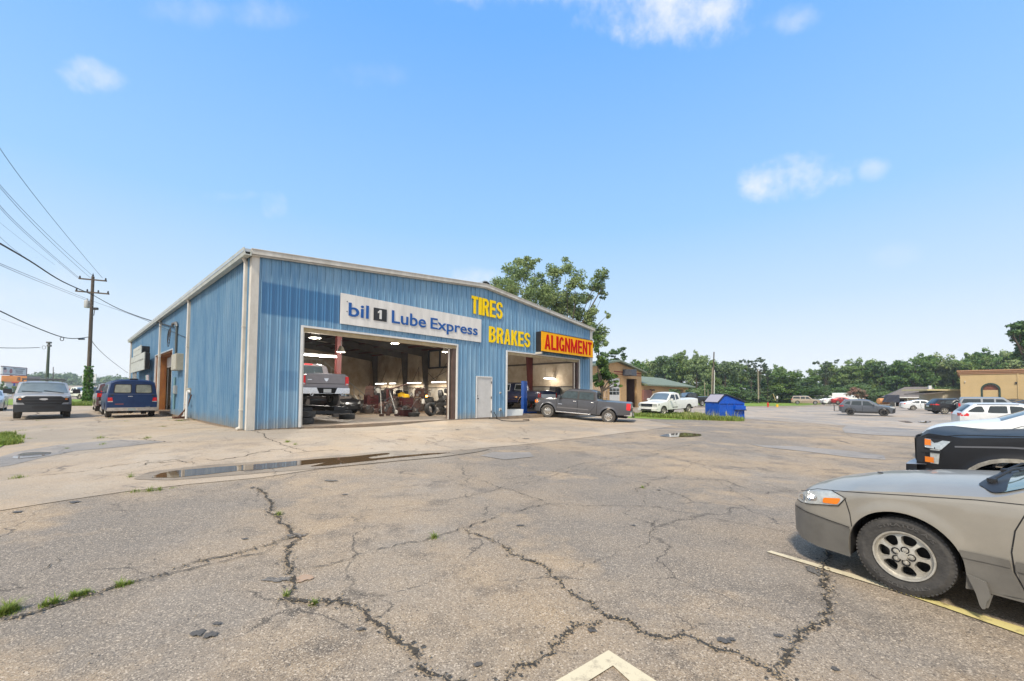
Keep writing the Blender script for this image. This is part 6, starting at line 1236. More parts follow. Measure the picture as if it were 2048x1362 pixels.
OLD = pick(5.3, 2.0, 3.0, .9, .39, 1.85, 1.12, 1.35, 2.75, 1.25, 1.85, 1.0, P_OLD, 'old', tum=.2, side_glass=[[(1.55, 1.28), (1.85, 1.7), (2.5, 1.7), (2.5, 1.28)]], rimmat=M_CHROME,
    parts=[('tailgate', 'rear', [(-.8, .62), (-.8, 1.22), (.8, 1.22), (.8, .62)], P_OLD, dict(off=.01)), ('tailgate_band', 'rear', [(-.8, .66), (-.8, 1.02), (.8, 1.02), (.8, .66)], M_WHITE, dict(off=.016, r=0)), ('taillight', 'rear', [(.83, .72), (.83, 1.1), (.96, 1.1), (.96, .72)], M_RED, dict(mirror=True)), ('taillight', 'side', [(5.16, .78), (5.16, 1.08), (5.28, 1.08), (5.28, .78)], M_RED, {}),
        ('wheel_arch_trim', 'side', [(3.9 + .52 * math.cos(math.pi * i / 14), .39 + .52 * math.sin(math.pi * i / 14)) for i in range(15)] + [(3.9 + .485 * math.cos(math.pi * (14 - i) / 14), .39 + .485 * math.sin(math.pi * (14 - i) / 14)) for i in range(15)], M_CHROME, dict(r=0)), ('side_trim', 'side', [(1.4, .62), (1.4, .645), (3.2, .645), (3.2, .62)], M_CHROME, dict(r=0))])
o, c = build_car('pickup_truck', OLD, 'old navy pickup with a white tailgate band on the rack in the right bay', 'pickup truck')
mk('window_frame', c.endpatch([(-.75, 1.3), (-.62, 1.74), (.62, 1.74), (.75, 1.3)], rear=True, off=2.81 - 5.3), M_WHITE, o)
mk('rear_window', c.endpatch([(-.68, 1.34), (-.58, 1.70), (.58, 1.70), (.68, 1.34)], rear=True, off=2.82 - 5.3), M_GLASS, o)
g = c.line([(1.50, 1.25), (1.82, 1.73), (2.55, 1.73), (2.55, 1.25), (1.50, 1.25)], .04, .01, (-1,)); mk('side_window_frame', g, M_WHITE, o)
stand(o, (c.L, -.95, 1.2), (1080, 783), 27.3, AWAY); OLDZ = o.location.z
# right side of the lot
o, c = build_car('parked_suv', RAV, 'slate grey crossover with a bicycle rack on its tail, alone in mid lot', 'suv'); stand(o, (c.axr, .9, 0), (1701, 830.5), 44, R(142)); rav = o
o, c = build_car('parked_sedan', sedan(P_SIL, 'sedm', L=4.9), 'silver sedan right of the crossover, tail towards the left', 'car'); stand(o, (c.axr, .87, 0), (1827, 820.5), 57, R(148))
o, c = build_car('parked_suv', dict(SFE), 'black sport utility vehicle between the silver sedan and the white one, red lamps showing', 'suv'); stand(o, (c.axr, .9, 0), (1890, 828.3), 45, R(158))
o, c = build_car('parked_suv', EQX, 'white sport utility vehicle with tinted rear quarter window at the right', 'suv'); stand(o, (c.L, .80, 1.0), (1916, 829), 24, R(146))
P_SNOW = paint('snow white sedan', (226, 230, 230), .05)
o, c = build_car('parked_sedan', sedan(P_SNOW, 'sedw', glass=M_GLASSL), 'white sedan behind the black truck at the right edge', 'car'); stand(o, (.1, -.6, .80), (1852, 853), 11.6, R(-47))
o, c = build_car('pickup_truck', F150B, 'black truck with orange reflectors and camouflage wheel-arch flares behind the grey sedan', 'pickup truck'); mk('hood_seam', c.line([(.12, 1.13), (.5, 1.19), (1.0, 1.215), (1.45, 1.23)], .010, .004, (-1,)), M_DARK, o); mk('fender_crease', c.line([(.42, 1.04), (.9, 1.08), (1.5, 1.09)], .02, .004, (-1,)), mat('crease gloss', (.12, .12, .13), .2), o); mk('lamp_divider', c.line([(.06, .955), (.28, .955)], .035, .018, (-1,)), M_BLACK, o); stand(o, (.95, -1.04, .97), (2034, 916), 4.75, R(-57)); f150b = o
P_DKG = paint('dark silver', (150, 154, 158), .4)
mini = dict(SUBN, key='mini', paint=P_DKG, parts=SUBN['parts'][1:])
o, c = build_car('parked_suv', mini, 'long silver sport utility vehicle behind the white one', 'suv'); stand(o, (c.L, .95, 1.8), (1914, 796), 44, R(140), z=None)
for px, py, d, y, spec, key, lab in [(1934, 803, 50, 143, P_DKG, 'sede', 'grey sedan seen between the black vehicle and the long silver one'), (1990, 797.5, 56, 145, P_BLK, 'sedb', 'dark sedan in the back row before the tan building'), (2022, 799, 50, 150, P_BLK, 'sedb', 'dark sedan at the right edge of the back row'),
                                 (1832, 798, 72, 145, P_SNOW, 'sedw', 'white sedan in the row behind the silver sedan'), (1868, 797, 76, 150, P_BLK, 'sedb', 'dark sedan just behind the white sedan near the small house')]:
    o, c = build_car('parked_sedan', sedan(spec, key), lab, 'car', 'cars parked before the tan building'); z = at(px, py, d)
    stand(o, (c.L, .6, 1.02 * 1.0 + .2), (px, py + 3), d, R(y))
o, c = build_car('parked_suv', SUBN, 'tan long-bodied sport utility vehicle at the left end of the far row', 'suv', 'vehicles in the far row'); stand(o, (c.axr, .95, 0), (1595, 808.3), 94, R(148))
P_REDC = paint('red car', (150, 20, 24), .3)
for px, py, d, y, pt, key, lab in [(1648, 809, 92, 150, P_DKG, 'sede', 'silver sedan beside the tan vehicle in the far row'), (1660, 808.5, 90, 150, P_SNOW, 'sedw', 'white sedan in the far row left of the red car'), (1676, 808, 88, 150, P_REDC, 'sedr', 'red car in the far row behind the crossover')]:
    o, c = build_car('parked_sedan', sedan(pt, key), lab, 'car', 'vehicles in the far row'); stand(o, (c.axr, .85, 0), (px, py), d, R(y))
o, c = build_car('pickup_truck', dict(TUND), 'white pickup in the far row before the tall white van', 'pickup truck', 'vehicles in the far row'); stand(o, (c.axr, .92, 0), (1693, 804.5), 104, R(165))
WV = dict(VAN, key='wvan', paint=P_WHITE, L=6.0, fo=.95, wb=3.7, top=[(0, .9), (.05, 1.05), (.9, 1.35), (1.9, 2.3), (2.4, 2.62), (3, 2.7), (5.95, 2.7), (6, 2.6)], plan=[(0, .9), (.2, .98), (.5, 1.0), (5.8, 1.0), (6, .98)], belt=[(0, .8), (1, 1.3), (6, 1.4)], sill=[(0, .4), (6, .4)], parts=[], ws=(1.0, 1.85, .9, .86), side_glass=[[(1.5, 1.45), (2.1, 2.05), (2.7, 2.05), (2.7, 1.45)]], mirror=(1.5, 1.4, 1.4)); WV.pop('bumper_r')
o, c = build_car('delivery_van', WV, 'tall white high-roof van in the far row', 'van', 'vehicles in the far row'); stand(o, (c.L, .9, 2.7), (1664, 786), 108, R(143))
VN2 = dict(VAN, key='van2', paint=P_WHITE, parts=[]); VN2.pop('bumper_r')
o, c = build_car('delivery_van', VN2, 'low white van left of the tall white van in the far row', 'van', 'vehicles in the far row'); stand(o, (c.L, .9, 1.96), (1628, 791), 110, R(148))
# bicycle rack with a folded bike on the crossover's tail
def ring(g, c, r, ax=0, n=20, t=.015):
    pts = [Vector(c) + (Vector((0, r * math.cos(2 * math.pi * i / n), r * math.sin(2 * math.pi * i / n))) if ax == 0 else Vector((r * math.cos(2 * math.pi * i / n), 0, r * math.sin(2 * math.pi * i / n)))) for i in range(n + 1)]; return g.tube(pts, t, 5, cap=False)
bk = empty('bicycle', label='dark bicycle hung on the tail of the slate grey crossover', cat='bicycle')
mk('wheel', ring(G(), (0, -.45, 0), .31), M_BLACK, bk); mk('wheel', ring(G(), (0, .45, 0), .31), M_BLACK, bk)
mk('frame', G().tube([(0, -.45, 0), (0, -.25, .38), (0, .25, .42), (0, .45, 0)], .022, 6).tube([(0, -.25, .38), (0, -.02, -.02), (0, .25, .42)], .022, 6).tube([(0, -.45, 0), (0, -.02, -.02)], .018, 6), mat('bike frame', (.15, .15, .17), .4, .4), bk)
mk('handlebar', G().tube([(-.2, .30, .62), (0, .27, .55), (.2, .30, .62)], .015, 5).tube([(0, .25, .42), (0, .27, .56)], .015, 5), M_BLACK, bk); mk('saddle', G().box(-.06, .06, -.38, -.16, .56, .60).tube([(0, -.25, .38), (0, -.27, .57)], .015, 5), M_BLACK, bk, bevel=.01)
bk.parent = None; T = rav.rotation_euler.to_matrix(); bk.location = rav.location + T @ Vector((4.95, .05, .72)); bk.rotation_euler = rav.rotation_euler
mk('bike_rack', G().tube([(4.6, 0, .40), (5.0, 0, .40), (5.0, 0, 1.15)], .03, 6).tube([(5.0, -.4, .42), (5.0, .4, .42)], .02, 6), M_BLACK, rav)
# ================================================================== THINGS IN AND AROUND THE SHOP
rt = random.Random(21)
TY = tyre_mesh(.36, .22, .24); TYM = None
def tyre(loc, rot, label, s=1.0, group='used tyres in the shop'):
    global TYM
    if TYM is None: o = mk('tyre', TY, M_RUB, smooth=35); TYM = o.data
    else: o = bpy.data.objects.new('tyre', TYM); COL.objects.link(o)
    o.location = loc; o.rotation_euler = rot; o.scale = (s, s * 1.0, s); return tag(o, label, 'tyre', group)
FLAT = R(90)
def stack(px, py, n, who, s=1.0):
    u, v = onz(px, py); names = ['bottom', 'second', 'third', 'fourth', 'fifth', 'sixth', 'seventh']
    for i in range(n): tyre(bw(u + rt.uniform(-.03, .03), v + rt.uniform(-.03, .03), (.125 + .245 * i) * s), (FLAT, rt.uniform(0, 3), 0), ('bottom' if i == 0 else ('top' if i == n - 1 else names[i] + ' lowest')) + ' tyre of ' + who, s)
stack(901, 835, 6, 'the stack against the brown jamb of the big bay'); stack(883, 829.5, 5, 'the stack left of the tall stack at the jamb')
stack(612, 850, 1, 'x', 1.05) if 0 else None
u, v = onz(608, 848); tyre(bw(u, v, .13), (FLAT, 0, 0), 'lower of two tyres stacked at the left edge of the big bay'); tyre(bw(u + .1, v + .12, .385), (FLAT, 0, 0), 'upper of two tyres stacked at the left edge of the big bay')
u, v = onz(694, 838); tyre(bw(u, v, .125), (FLAT, 0, 0), 'tyre lying flat in front of the black sedan')
u, v = onz(827, 833); tyre(bw(u, v, .11), (FLAT, 0, 0), 'small tyre lying flat left of the leaning tyre', .85)
u, v = onz(861, 832); tyre(bw(u, v, .37), (R(-14), 0, BYAW + R(8)), 'tyre leaning upright against the tyre stacks')
for i, (px, py, dz) in enumerate([(872, 812, 0), (866, 806, .24)]): u, v = onz(px, 826); tyre(bw(u + .5, v + 1.2, .6 + dz), (FLAT + .2, 0, 0), ['tyre thrown behind the leaning tyre', 'higher tyre thrown behind the leaning tyre'][i])
# the two-post lift under the raised pickup and the grey post in front
u, v = onz(671, 834); M_LIFT = mat('grey lift post', (.20, .18, .17), .5, .3, 0, .4, 4)
lf = empty('lift_post', bw(u, v), BYAW, 'grey lift post standing under the raised pickup', 'car lift')
mk('post', G().box(-.16, .16, -.12, .12, 0, 1.42), M_LIFT, lf, bevel=.01); mk('base', G().box(-.3, .3, -.25, .25, .005, .03), M_LIFT, lf); mk('arm', G().prism([(.1, -.06), (1.4, 1.2), (1.3, 1.3), (0, .06)], RAMZ + .28, RAMZ + .40).prism([(-.1, -.06), (-1.3, 1.2), (-1.2, 1.3), (0, .06)], RAMZ + .28, RAMZ + .40), M_LIFT, lf)
lf = empty('vehicle_lift', bw(RAMU, RAMV + 2.6), BYAW, 'dark lift carrying the grey pickup', 'car lift')
mk('runway', G().box(-.95, -.45, -2.4, 3.2, RAMZ - .16, RAMZ - .01).box(.45, .95, -2.4, 3.2, RAMZ - .16, RAMZ - .01), M_BLACK, lf); mk('crossbeam', G().box(-1.3, 1.3, -2.3, -2.1, RAMZ - .30, RAMZ - .165).box(-1.3, 1.3, 2.9, 3.1, RAMZ - .30, RAMZ - .165), M_BLACK, lf)
for x, y in ((-1.4, -2.2), (1.4, 3.0), (-1.4, 3.0)): mk('column', G().box(x - .1, x + .1, y - .1, y + .1, .005, RAMZ + .5), M_LIFT, lf)
# blue posts of the alignment rack
M_BLUEP = mat('blue lift paint', srgb(20, 92, 190), .4, 0, .3, .15, 4)
u, v = onz(1048, 826.5)
lf = empty('lift_post', bw(u, v), BYAW, 'bright blue post at the front of the right bay', 'car lift')
zt = onv(1048, 762, v)[1]; mk('post', G().box(-.17, .17, -.12, .12, 0, zt), M_BLUEP, lf, bevel=.012); mk('base', G().box(-.3, 1.0, -.25, .25, .005, .09), M_BLUEP, lf)
for i in range(6): mk('bolt', G().lathe([(0, -.14), (.025, -.138), (.025, -.121)], (.1, 0, .4 + i * .33), 'y', 8), M_CHROME, lf)
lf = empty('alignment_rack', bw(18.5, 4.2), BYAW, 'dark alignment rack with a ramp under the old navy pickup', 'car lift'); hz = OLDZ - FZ
mk('runway', G().box(-1.1, -.5, -3.2, 2.6, hz - .14, hz - .005).box(.5, 1.1, -3.2, 2.6, hz - .14, hz - .005), mat('dark steel', (.05, .05, .055), .5, .4), lf)
mk('ramp', G().prism([(-4.6, .02), (-3.2, hz - .01), (-3.2, hz - .1), (-4.4, .0)], -1.1, -.5, 0, lambda y, z, x: (x, y, z)).prism([(-4.6, .02), (-3.2, hz - .01), (-3.2, hz - .1), (-4.4, .0)], .5, 1.1, 0, lambda y, z, x: (x, y, z)), mat('ramp steel', (.12, .12, .12), .5, .4), lf)
mk('leg', G().box(-1.0, -.6, -2.8, -2.6, .005, hz - .141).box(-1.0, -.6, 2.0, 2.2, .005, hz - .141).box(.6, 1.0, -2.8, -2.6, .005, hz - .141).box(.6, 1.0, 2.0, 2.2, .005, hz - .141), M_BLACK, lf)
# dark console and clutter in the right bay
def thing_box(name, label, cat, px, py, w_, d_, h_, m_, lid=None, yaw=0, group=None, z=0, shelf=0):
    u, v = onz(px, py, z); o = empty(name, bw(u, v, z), BYAW + yaw, label, cat, group)
    mk('body', G().box(-w_ / 2, w_ / 2, -d_ / 2, d_ / 2, .04, h_), m_, o, bevel=.012)
    mk('top', G().box(-w_ / 2 - .01, w_ / 2 + .01, -d_ / 2 - .01, d_ / 2 + .01, h_ + .001, h_ + .03), lid or M_BLACK, o, bevel=.006)
    for k in range(shelf):
        dz = .08 + (h_ - .12) * k / shelf; dr_ = mk('drawer', G().box(-w_ / 2 + .02, w_ / 2 - .02, -d_ / 2 - .015, -d_ / 2 - .001, dz, dz + (h_ - .12) / shelf - .015), m_, o, bevel=.004); mk('handle', G().tube([(-w_ * .3, -d_ / 2 - .03, dz + .05), (w_ * .3, -d_ / 2 - .03, dz + .05)], .012, 5), M_CHROME, dr_)
    for sx_ in (-1, 1):
        for sy_ in (-1, 1): mk('caster', G().lathe([(.035, -.015), (.035, .015)], (sx_ * (w_ / 2 - .06), sy_ * (d_ / 2 - .06), .036), 'y', 10), M_BLACK, o)
    return o
o = thing_box('alignment_console', 'tall black console with a reflecting screen behind the dark grey pickup', 'machine', 1110, 822, .95, .5, 1.75, M_BLACK, yaw=R(12)); mk('screen', G().box(-.32, .32, -.27, -.252, 1.1, 1.62), mat('screen glow', (.10, .12, .22), .1, 0, 0, .6, 4, spec=.9), o)
thing_box('tool_chest', 'cream cabinet at the back of the right bay', 'cabinet', 1130, 819, .8, .5, 1.4, mat('cream enamel', (.5, .44, .28), .5), shelf=3)
# clutter of the big bay
M_REDP = mat('red tool enamel', (.075, .008, .008), .5, 0, .1, .5, 8)
thing_box('tool_chest', 'dark red tool chest behind the raised pickup', 'tool chest', 742, 824, .8, .45, 1.1, M_REDP, shelf=5)
thing_box('tool_chest', 'black tool chest with a white jug on top, in the middle of the clutter', 'tool chest', 763, 822, 1.0, .5, 1.2, M_BLACK, shelf=5)
thing_box('tool_cart', 'red tool cart right of the engine hoist', 'tool chest', 812, 826, .7, .45, .95, M_REDP, shelf=4)
thing_box('workbench', 'long workbench along the beige wall under the strip lights', 'bench', 800, 811, 5.5, .7, .95, mat('bench wood', (.24, .17, .10), .7, 0, 0, .4, 4), lid=mat('bench top', (.32, .26, .19), .6), yaw=R(90))
thing_box('parts_cabinet', 'pale parts cabinet at the far right of the clutter', 'cabinet', 872, 806, .9, .5, 1.6, mat('pale cabinet', (.45, .43, .38), .5, 0, 0, .3, 5), shelf=3)
def blob(name, label, cat, px, py, z, sx_, sy_, sz_, m_, seed=0, group=None):
    u, v = onz(px, py, 0); g = G(); nu, nv = 14, 9
    for j in range(nv + 1):
        for i in range(nu):
            a, b = 2 * math.pi * i / nu, math.pi * j / nv; d = Vector((math.sin(b) * math.cos(a), math.sin(b) * math.sin(a), math.cos(b))); q = 1 + .55 * noise.noise(d * 1.9 + Vector((seed * 3.3, 0, 0))) + .25 * noise.noise(d * 5 + Vector((0, seed, 0)))
            g.v.append((d.x * sx_ * q, d.y * sy_ * q, max(-sz_, d.z * sz_ * q)))
    for j in range(nv):
        for i in range(nu): a = j * nu + i; b = j * nu + (i + 1) % nu; g.f.append((a, a + nu, b + nu, b)); g.m.append(0)
    o = empty(name, bw(u, v, z), BYAW + seed, label, cat, group); mk('mass', g, m_, o, smooth=30); return o
M_IRON = mat('greasy iron', (.045, .04, .038), .5, .4, 0, .6, 12, .6, 25, col2=(.14, .11, .09)); M_RUSTY = mat('rusty iron', (.13, .055, .035), .8, .1, 0, .6, 10, .6, 25, col2=(.05, .04, .04))
def junk(name, label, px, py, z, m_, seed, s=1.0, cat='car part'):
    """engine or gearbox lump: block, heads, pulleys, pipes"""
    u, v = onz(px, py, 0); q = random.Random(seed); o = empty(name, bw(u, v, z), BYAW + q.uniform(-1, 1), label, cat, 'car parts among the clutter')
    g = G().box(-.28 * s, .28 * s, -.22 * s, .22 * s, .05, .42 * s); g.prism([(-.3 * s, .42 * s), (.3 * s, .42 * s), (.2 * s, .58 * s), (-.15 * s, .62 * s)], -.2 * s, .2 * s, 0, lambda a, b, h: (a, h, b)); mk('block', g, m_, o, bevel=.02)
    g = G()
    for i in range(4): g.lathe([(0, -.03), (.09 * s, -.03), (.09 * s, .02), (0, .02)], (q.uniform(-.25, .25) * s, -.26 * s, q.uniform(.12, .5) * s), 'y', 14)
    mk('pulley', g, M_STEEL, o)
    g = G()
    for i in range(6):
        a = Vector((q.uniform(-.3, .3), q.uniform(-.25, .25), .5)) * s; b = a + Vector((q.uniform(-.35, .35), q.uniform(-.4, .2), q.uniform(-.3, .45))) * s; c_ = (a + b) / 2 + Vector((q.uniform(-.2, .2), 0, q.uniform(.05, .25))) * s; g.tube([a, c_, b], .022 * s, 6)
    mk('pipes', g, q.choice((M_BLACK, M_RUSTY, M_ALLOY)), o); return o
JK = [(722, 818, .0, M_IRON, 'greasy engine block beside the stairs foot', 1.2), (748, 812, .9, M_IRON, 'engine top resting on the red chest', .9), (770, 828, 0, M_RUSTY, 'rusty gearbox on the floor in mid clutter', 1.2), (786, 826, 0, M_IRON, 'dark engine hanging low at the hoist', 1.3), (798, 813, 1.0, M_RUSTY, 'brown engine part on the workbench', .9),
      (828, 824, 0, M_RUSTY, 'reddish axle lump right of the tool cart', 1.3), (840, 822, .0, M_IRON, 'dark transmission left of the leaning tyre', 1.5), (838, 812, .85, M_IRON, 'dark machine part above the transmission', 1.1), (735, 828, 0, M_IRON, 'black suspension part near the black sedan', .9), (812, 812, 1.0, M_IRON, 'small dark part on the bench under the strip light', .8),
      (776, 814, .9, M_IRON, 'dark carburettor lump at the bench end', .9)]
qj = random.Random(77); ORD_ = 'first second third fourth fifth sixth seventh eighth ninth tenth eleventh twelfth thirteenth fourteenth fifteenth sixteenth'.split()
for i in range(8): JK.append((724 + i * 15 + qj.uniform(-3, 3), qj.uniform(826, 831), 0, qj.choice((M_IRON, M_RUSTY)), 'dark oily lump on the floor, %s from the left along the front of the clutter' % ORD_[i], qj.uniform(.55, .9)))
for i in range(16): JK.append((716 + i * 8.6 + qj.uniform(-2, 2), qj.uniform(813, 826), qj.choice((0, 0, .55, .95)), qj.choice((M_IRON, M_IRON, M_RUSTY)), 'loose greasy part, %s from the left along the back of the clutter' % ORD_[i], qj.uniform(.7, 1.25)))
for i, (px, py, z, m_, lab, s_) in enumerate(JK): junk('engine_part', lab, px, py, z, m_, 40 + i, s_)
def jug(label, px, py, z, m_, r=.13, h=.3, cat='jug'):
    u, v = onz(px, py, 0); o = empty('oil_jug', bw(u, v, z), BYAW, label, cat, 'jugs and cans in the clutter'); mk('bottle', G().lathe([(0, 0), (r, .0), (r, h * .75), (r * .45, h * .92), (r * .35, h)], n=14), m_, o, smooth=40); mk('cap', G().lathe([(r * .4, h), (r * .4, h * 1.12), (0, h * 1.12)], n=12), M_BLACK, o)
M_MILK = mat('milky plastic', (.62, .60, .54), .4); M_YELP = mat('yellow plastic', srgb(225, 175, 25), .4)
for px, py, z, m_, r, h, lab in [(755, 822, 1.25, M_MILK, .2, .35, 'white drum on the black tool chest'), (738, 824, 1.15, M_MILK, .16, .32, 'white jug on the dark red tool chest'), (803, 822, 1.0, M_YELP, .28, .3, 'yellow pail in the middle of the clutter'), (812, 826, .98, M_YELP, .2, .22, 'low yellow can on the red tool cart'),
                                 (822, 818, 1.0, M_MILK, .12, .3, 'white bottle right of the yellow pail'), (858, 818, 1.1, M_MILK, .1, .25, 'white bottle by the orange work lamp'), (876, 806, 1.66, M_MILK, .2, .45, 'white canister on the pale parts cabinet'), (846, 826, .6, M_MILK, .1, .3, 'white bottle left of the leaning tyre'), (792, 828, 0, M_MILK, .1, .25, 'white bottle on the floor by the hoist'), (733, 812, 1.2, M_MILK, .14, .3, 'pale jug by the foot of the stairs')]:
    jug(lab, px, py, z, m_, r, h)
u, v = onz(792, 826); ho = empty('engine_hoist', bw(u, v), BYAW + .5, 'dark engine hoist with a slanting boom in the clutter', 'hoist')
mk('base', G().box(-.5, -.42, -.7, .7, .05, .13).box(.42, .5, -.7, .7, .05, .13).box(-.5, .5, .6, .7, .05, .13), M_REDP, ho); mk('mast', G().box(-.06, .06, .55, .67, .13, 1.5), M_REDP, ho); mk('boom', G().tube([(0, .6, 1.45), (0, -.9, 1.85)], .05, 8), M_RUSTY, ho); mk('chain', G().tube([(0, -.85, 1.84), (0, -.85, 1.2)], .015, 5), M_STEEL, ho)
u, v = onz(806, 832); fj = empty('floor_jack', bw(u, v), BYAW - .6, 'red floor jack with a long handle on the shop floor', 'jack')
mk('chassis', G().box(-.3, .3, -.14, -.11, .04, .16).box(-.3, .3, .11, .14, .04, .16).box(-.3, -.1, -.109, .109, .05, .12), M_REDP, fj); mk('wheels', G().lathe([(.05, -.17), (.05, .17)], (-.25, 0, .05), 'y', 12).lathe([(.05, -.17), (.05, .17)], (.25, 0, .05), 'y', 12), M_BLACK, fj); mk('handle', G().tube([(.25, 0, .1), (.75, 0, 1.0)], .018, 6), M_STEEL, fj)
for px, py, lab, qx, m_ in [(763, 833, 'broom leaning in the clutter left of the hoist', 4, M_MILK), (793, 833, 'pale pry bar leaning at the hoist', -2, M_MILK), (776, 832, 'rusty bar leaning across the engine parts', 14, M_RUSTY)]:
    u, v = onz(px, py); b_ = empty('leaning_tool', bw(u, v), BYAW, lab, 'tool'); mk('shaft', G().tube([(0, 0, .12), (qx * .05, .5, 1.25)], .022, 6), m_, b_); mk('head', G().box(-.12, .12, -.04, .04, .02, .14), M_RUSTY, b_, bevel=.01)
u, v = onz(853, 823); wl_ = empty('work_lamp', bw(u, v, 1.02), BYAW, 'glowing orange work lamp above the leaning tyre', 'lamp')
mk('bulb', G().lathe([(0, -.08), (.07, -.04), (.08, .02), (.05, .08), (0, .1)], n=14), mat('orange glow', (1, .5, .1), .5, emit=(1, .42, .06), es=14), wl_, smooth=40); mk('cage', ring(ring(G(), (0, 0, 0), .12, 0, 14, .006), (0, 0, 0), .12, 1, 14, .006), M_BLACK, wl_); mk('hook', G().tube([(0, 0, .12), (0, 0, .25), (.04, 0, .3)], .008, 4), M_BLACK, wl_)
ld = bpy.data.lights.new('work_light', 'POINT'); ld.energy = 12; ld.color = (1, .5, .15); ld.shadow_soft_size = .08; l = bpy.data.objects.new('work_light', ld); COL.objects.link(l); l.parent = wl_; l.location = (0, -.15, 0)
thing_box('red_crate', 'red crate with hoses left of the small tyre', 'crate', 812, 833, .55, .4, .35, M_REDP)
# racking with parts seen through the side door
u, v = 2.2, (SD[0] + SD[1]) / 2
o = empty('parts_rack', bw(u, v + 1.2), BYAW + R(90), 'cluttered parts rack behind the side door', 'rack')
for i in range(4): mk('shelf', G().box(-1.4, 1.4, -.3, .3, .3 + i * .65, .33 + i * .65), M_STEEL, o)
mk('upright', G().box(-1.4, -1.36, -.3, -.26, 0, 2.6).box(1.36, 1.4, -.3, -.26, 0, 2.6).box(-1.4, -1.36, .26, .3, 0, 2.6).box(1.36, 1.4, .26, .3, 0, 2.6), M_BLACK, o)
for i in range(14):
    q = random.Random(i); a = bpy.data.objects.new('parts_box', None); bx = thing_box  # boxes on the rack
    bpy.data.objects.remove(a)
    p = bw(2.2, v + 1.2) + EV * (1.05 - .7 * (i // 4) + q.uniform(-.12, .12)) + Vector((0, 0, .335 + (i % 4) * .65)); b_ = tag(mk('parts_box', G().box(-.18, .18, -.15, .15, 0, q.uniform(.2, .5)), [mat('box white', (.6, .58, .6), .6), mat('box pink', (.55, .3, .4), .6), mat('box teal', (.2, .4, .42), .6), M_IRON][i % 4], bevel=.01, loc=p, rot=(0, 0, BYAW + q.uniform(-.3, .3))), '%s box on the %s shelf behind the side door, %s' % (('white', 'pink', 'teal', 'iron')[i % 4], ('lowest', 'second', 'third', 'top')[i % 4], ('far left', 'left of middle', 'right of middle', 'far right')[i // 4]), 'box', 'boxes on the rack behind the side door')
u, v = .9, SD[0] + 1.2; tyre(bw(u, v, .36), (R(8), 0, BYAW + .4), 'tyre standing just inside the side door')
g = G().box(-.02, .02, -.5, .5, 0, 2.35).box(-.03, .03, -.52, -.5, 0, 2.35); pn = empty('metal_panel', bw(-.22, SD[1] + .75, 0), BYAW, 'pale metal panel leaning left of the side door', 'panel'); a_ = mk('panel', g, mat('pink white panel', (.52, .46, .48), .5, 0, 0, .4, 4), pn); mk('edge_strip', G().box(-.05, .03, .5, .56, 0, 2.35), mat('teal strip', (.22, .42, .40), .5), pn); pn.rotation_euler = (0, R(-3), BYAW)
# white pan with a black hose by the door
u, v = onz(1013, 831); o = empty('drain_pan', bw(u, v - .35), BYAW, 'white slanted plastic pan lying right of the white door', 'pan'); mk('pan', G().prism([(-.55, 0), (.75, 0), (1.0, .36), (-.8, .36)], -.25, .25, 0, lambda a, b, h: (a, h + b * .4, b)), mat('white plastic', (.62, .64, .62), .45, 0, 0, .15, 4), o, bevel=.03)
g = G(); pts = []
for px, py, z in [(988, 821, .28), (991, 827, .14), (995, 834, .03), (1004, 838, .03), (1025, 838, .03), (1045, 836.5, .03), (1058, 835, .03), (1058, 833, .03), (1046, 834, .03)]:
    a, b = onz(px, py, 0) if z < .1 else (onv(px, py, -.2)[0], -.2); pts.append(bw(a, b, z) if z > .1 else Vector((*bw(a, b).xy, tz(*bw(a, b).xy) + .025)))
tag(mk('air_hose', G().tube(pts, .02, 6), M_BLACK), 'black hose snaking from the wall over the white pan', 'hose')
# ---- dumpster
A = at(1438.5, 838.2, 26.5); yaw = R(10); M_DUMP = mat('dumpster blue', srgb(0, 84, 190), .5, 0, 0, .25, 3, col2=srgb(0, 66, 165)); W_, D_ = 1.8, 1.42
dp = empty('dumpster', A, yaw, 'bright blue steel dumpster with a sloping dark lid in the tall grass', 'dumpster'); hh = 1.55; xp = .42
mk('bin', G().prism([(0, .10), (W_, .10), (W_, 1.11), (xp + .1, hh), (xp, hh), (0, 1.08)], 0, D_, 0, lambda a, b, h: (a, h, b)), M_DUMP, dp, bevel=.02)
mk('lid', G().prism([(xp - .02, hh + .006), (xp + .1, hh + .012), (W_ + .04, 1.125), (W_ + .05, 1.20), (xp + .1, hh + .085), (xp - .02, hh + .075)], -.09, D_ + .09, 0, lambda a, b, h: (a, h, b)), mat('black lid', (.02, .025, .035), .5), dp, bevel=.008)
mk('front_lid', G().prism([(-.04, 1.08), (xp - .025, hh + .01), (xp - .025, hh + .04), (-.06, 1.10)], .02, D_ - .02, 0, lambda a, b, h: (a, h, b)), mat('grey lid', (.36, .34, .40), .45), dp); mk('lid_edge', G().prism([(-.06, 1.08), (xp - .025, hh + .0), (xp - .025, hh + .055), (-.08, 1.12)], -.06, .018, 0, lambda a, b, h: (a, h, b)), M_BLACK, dp); mk('rim', G().box(-.03, W_ + .02, -.05, -.031, .99, 1.06), M_DUMP, dp, bevel=.006)
mk('sleeve', G().box(W_ * .60, W_ + .03, -.16, -.002, .60, .86), M_DUMP, dp, bevel=.02); mk('sleeve_lip', G().box(W_ * .58, W_ + .06, -.19, -.162, .56, .62), mat('dark navy', (.01, .02, .06), .5), dp)
for x0_, x1_ in ((W_ - .05, W_ + .02), (-.01, .05), (.55, .60), (1.05, 1.10)): mk('corner_rib', G().box(x0_, x1_, -.03, -.001, .0, 1.05), M_DUMP, dp)
for y_ in (.1, D_ - .25): mk('skid', G().box(.05, W_ - .05, y_, y_ + .15, 0, .10), M_BLACK, dp)
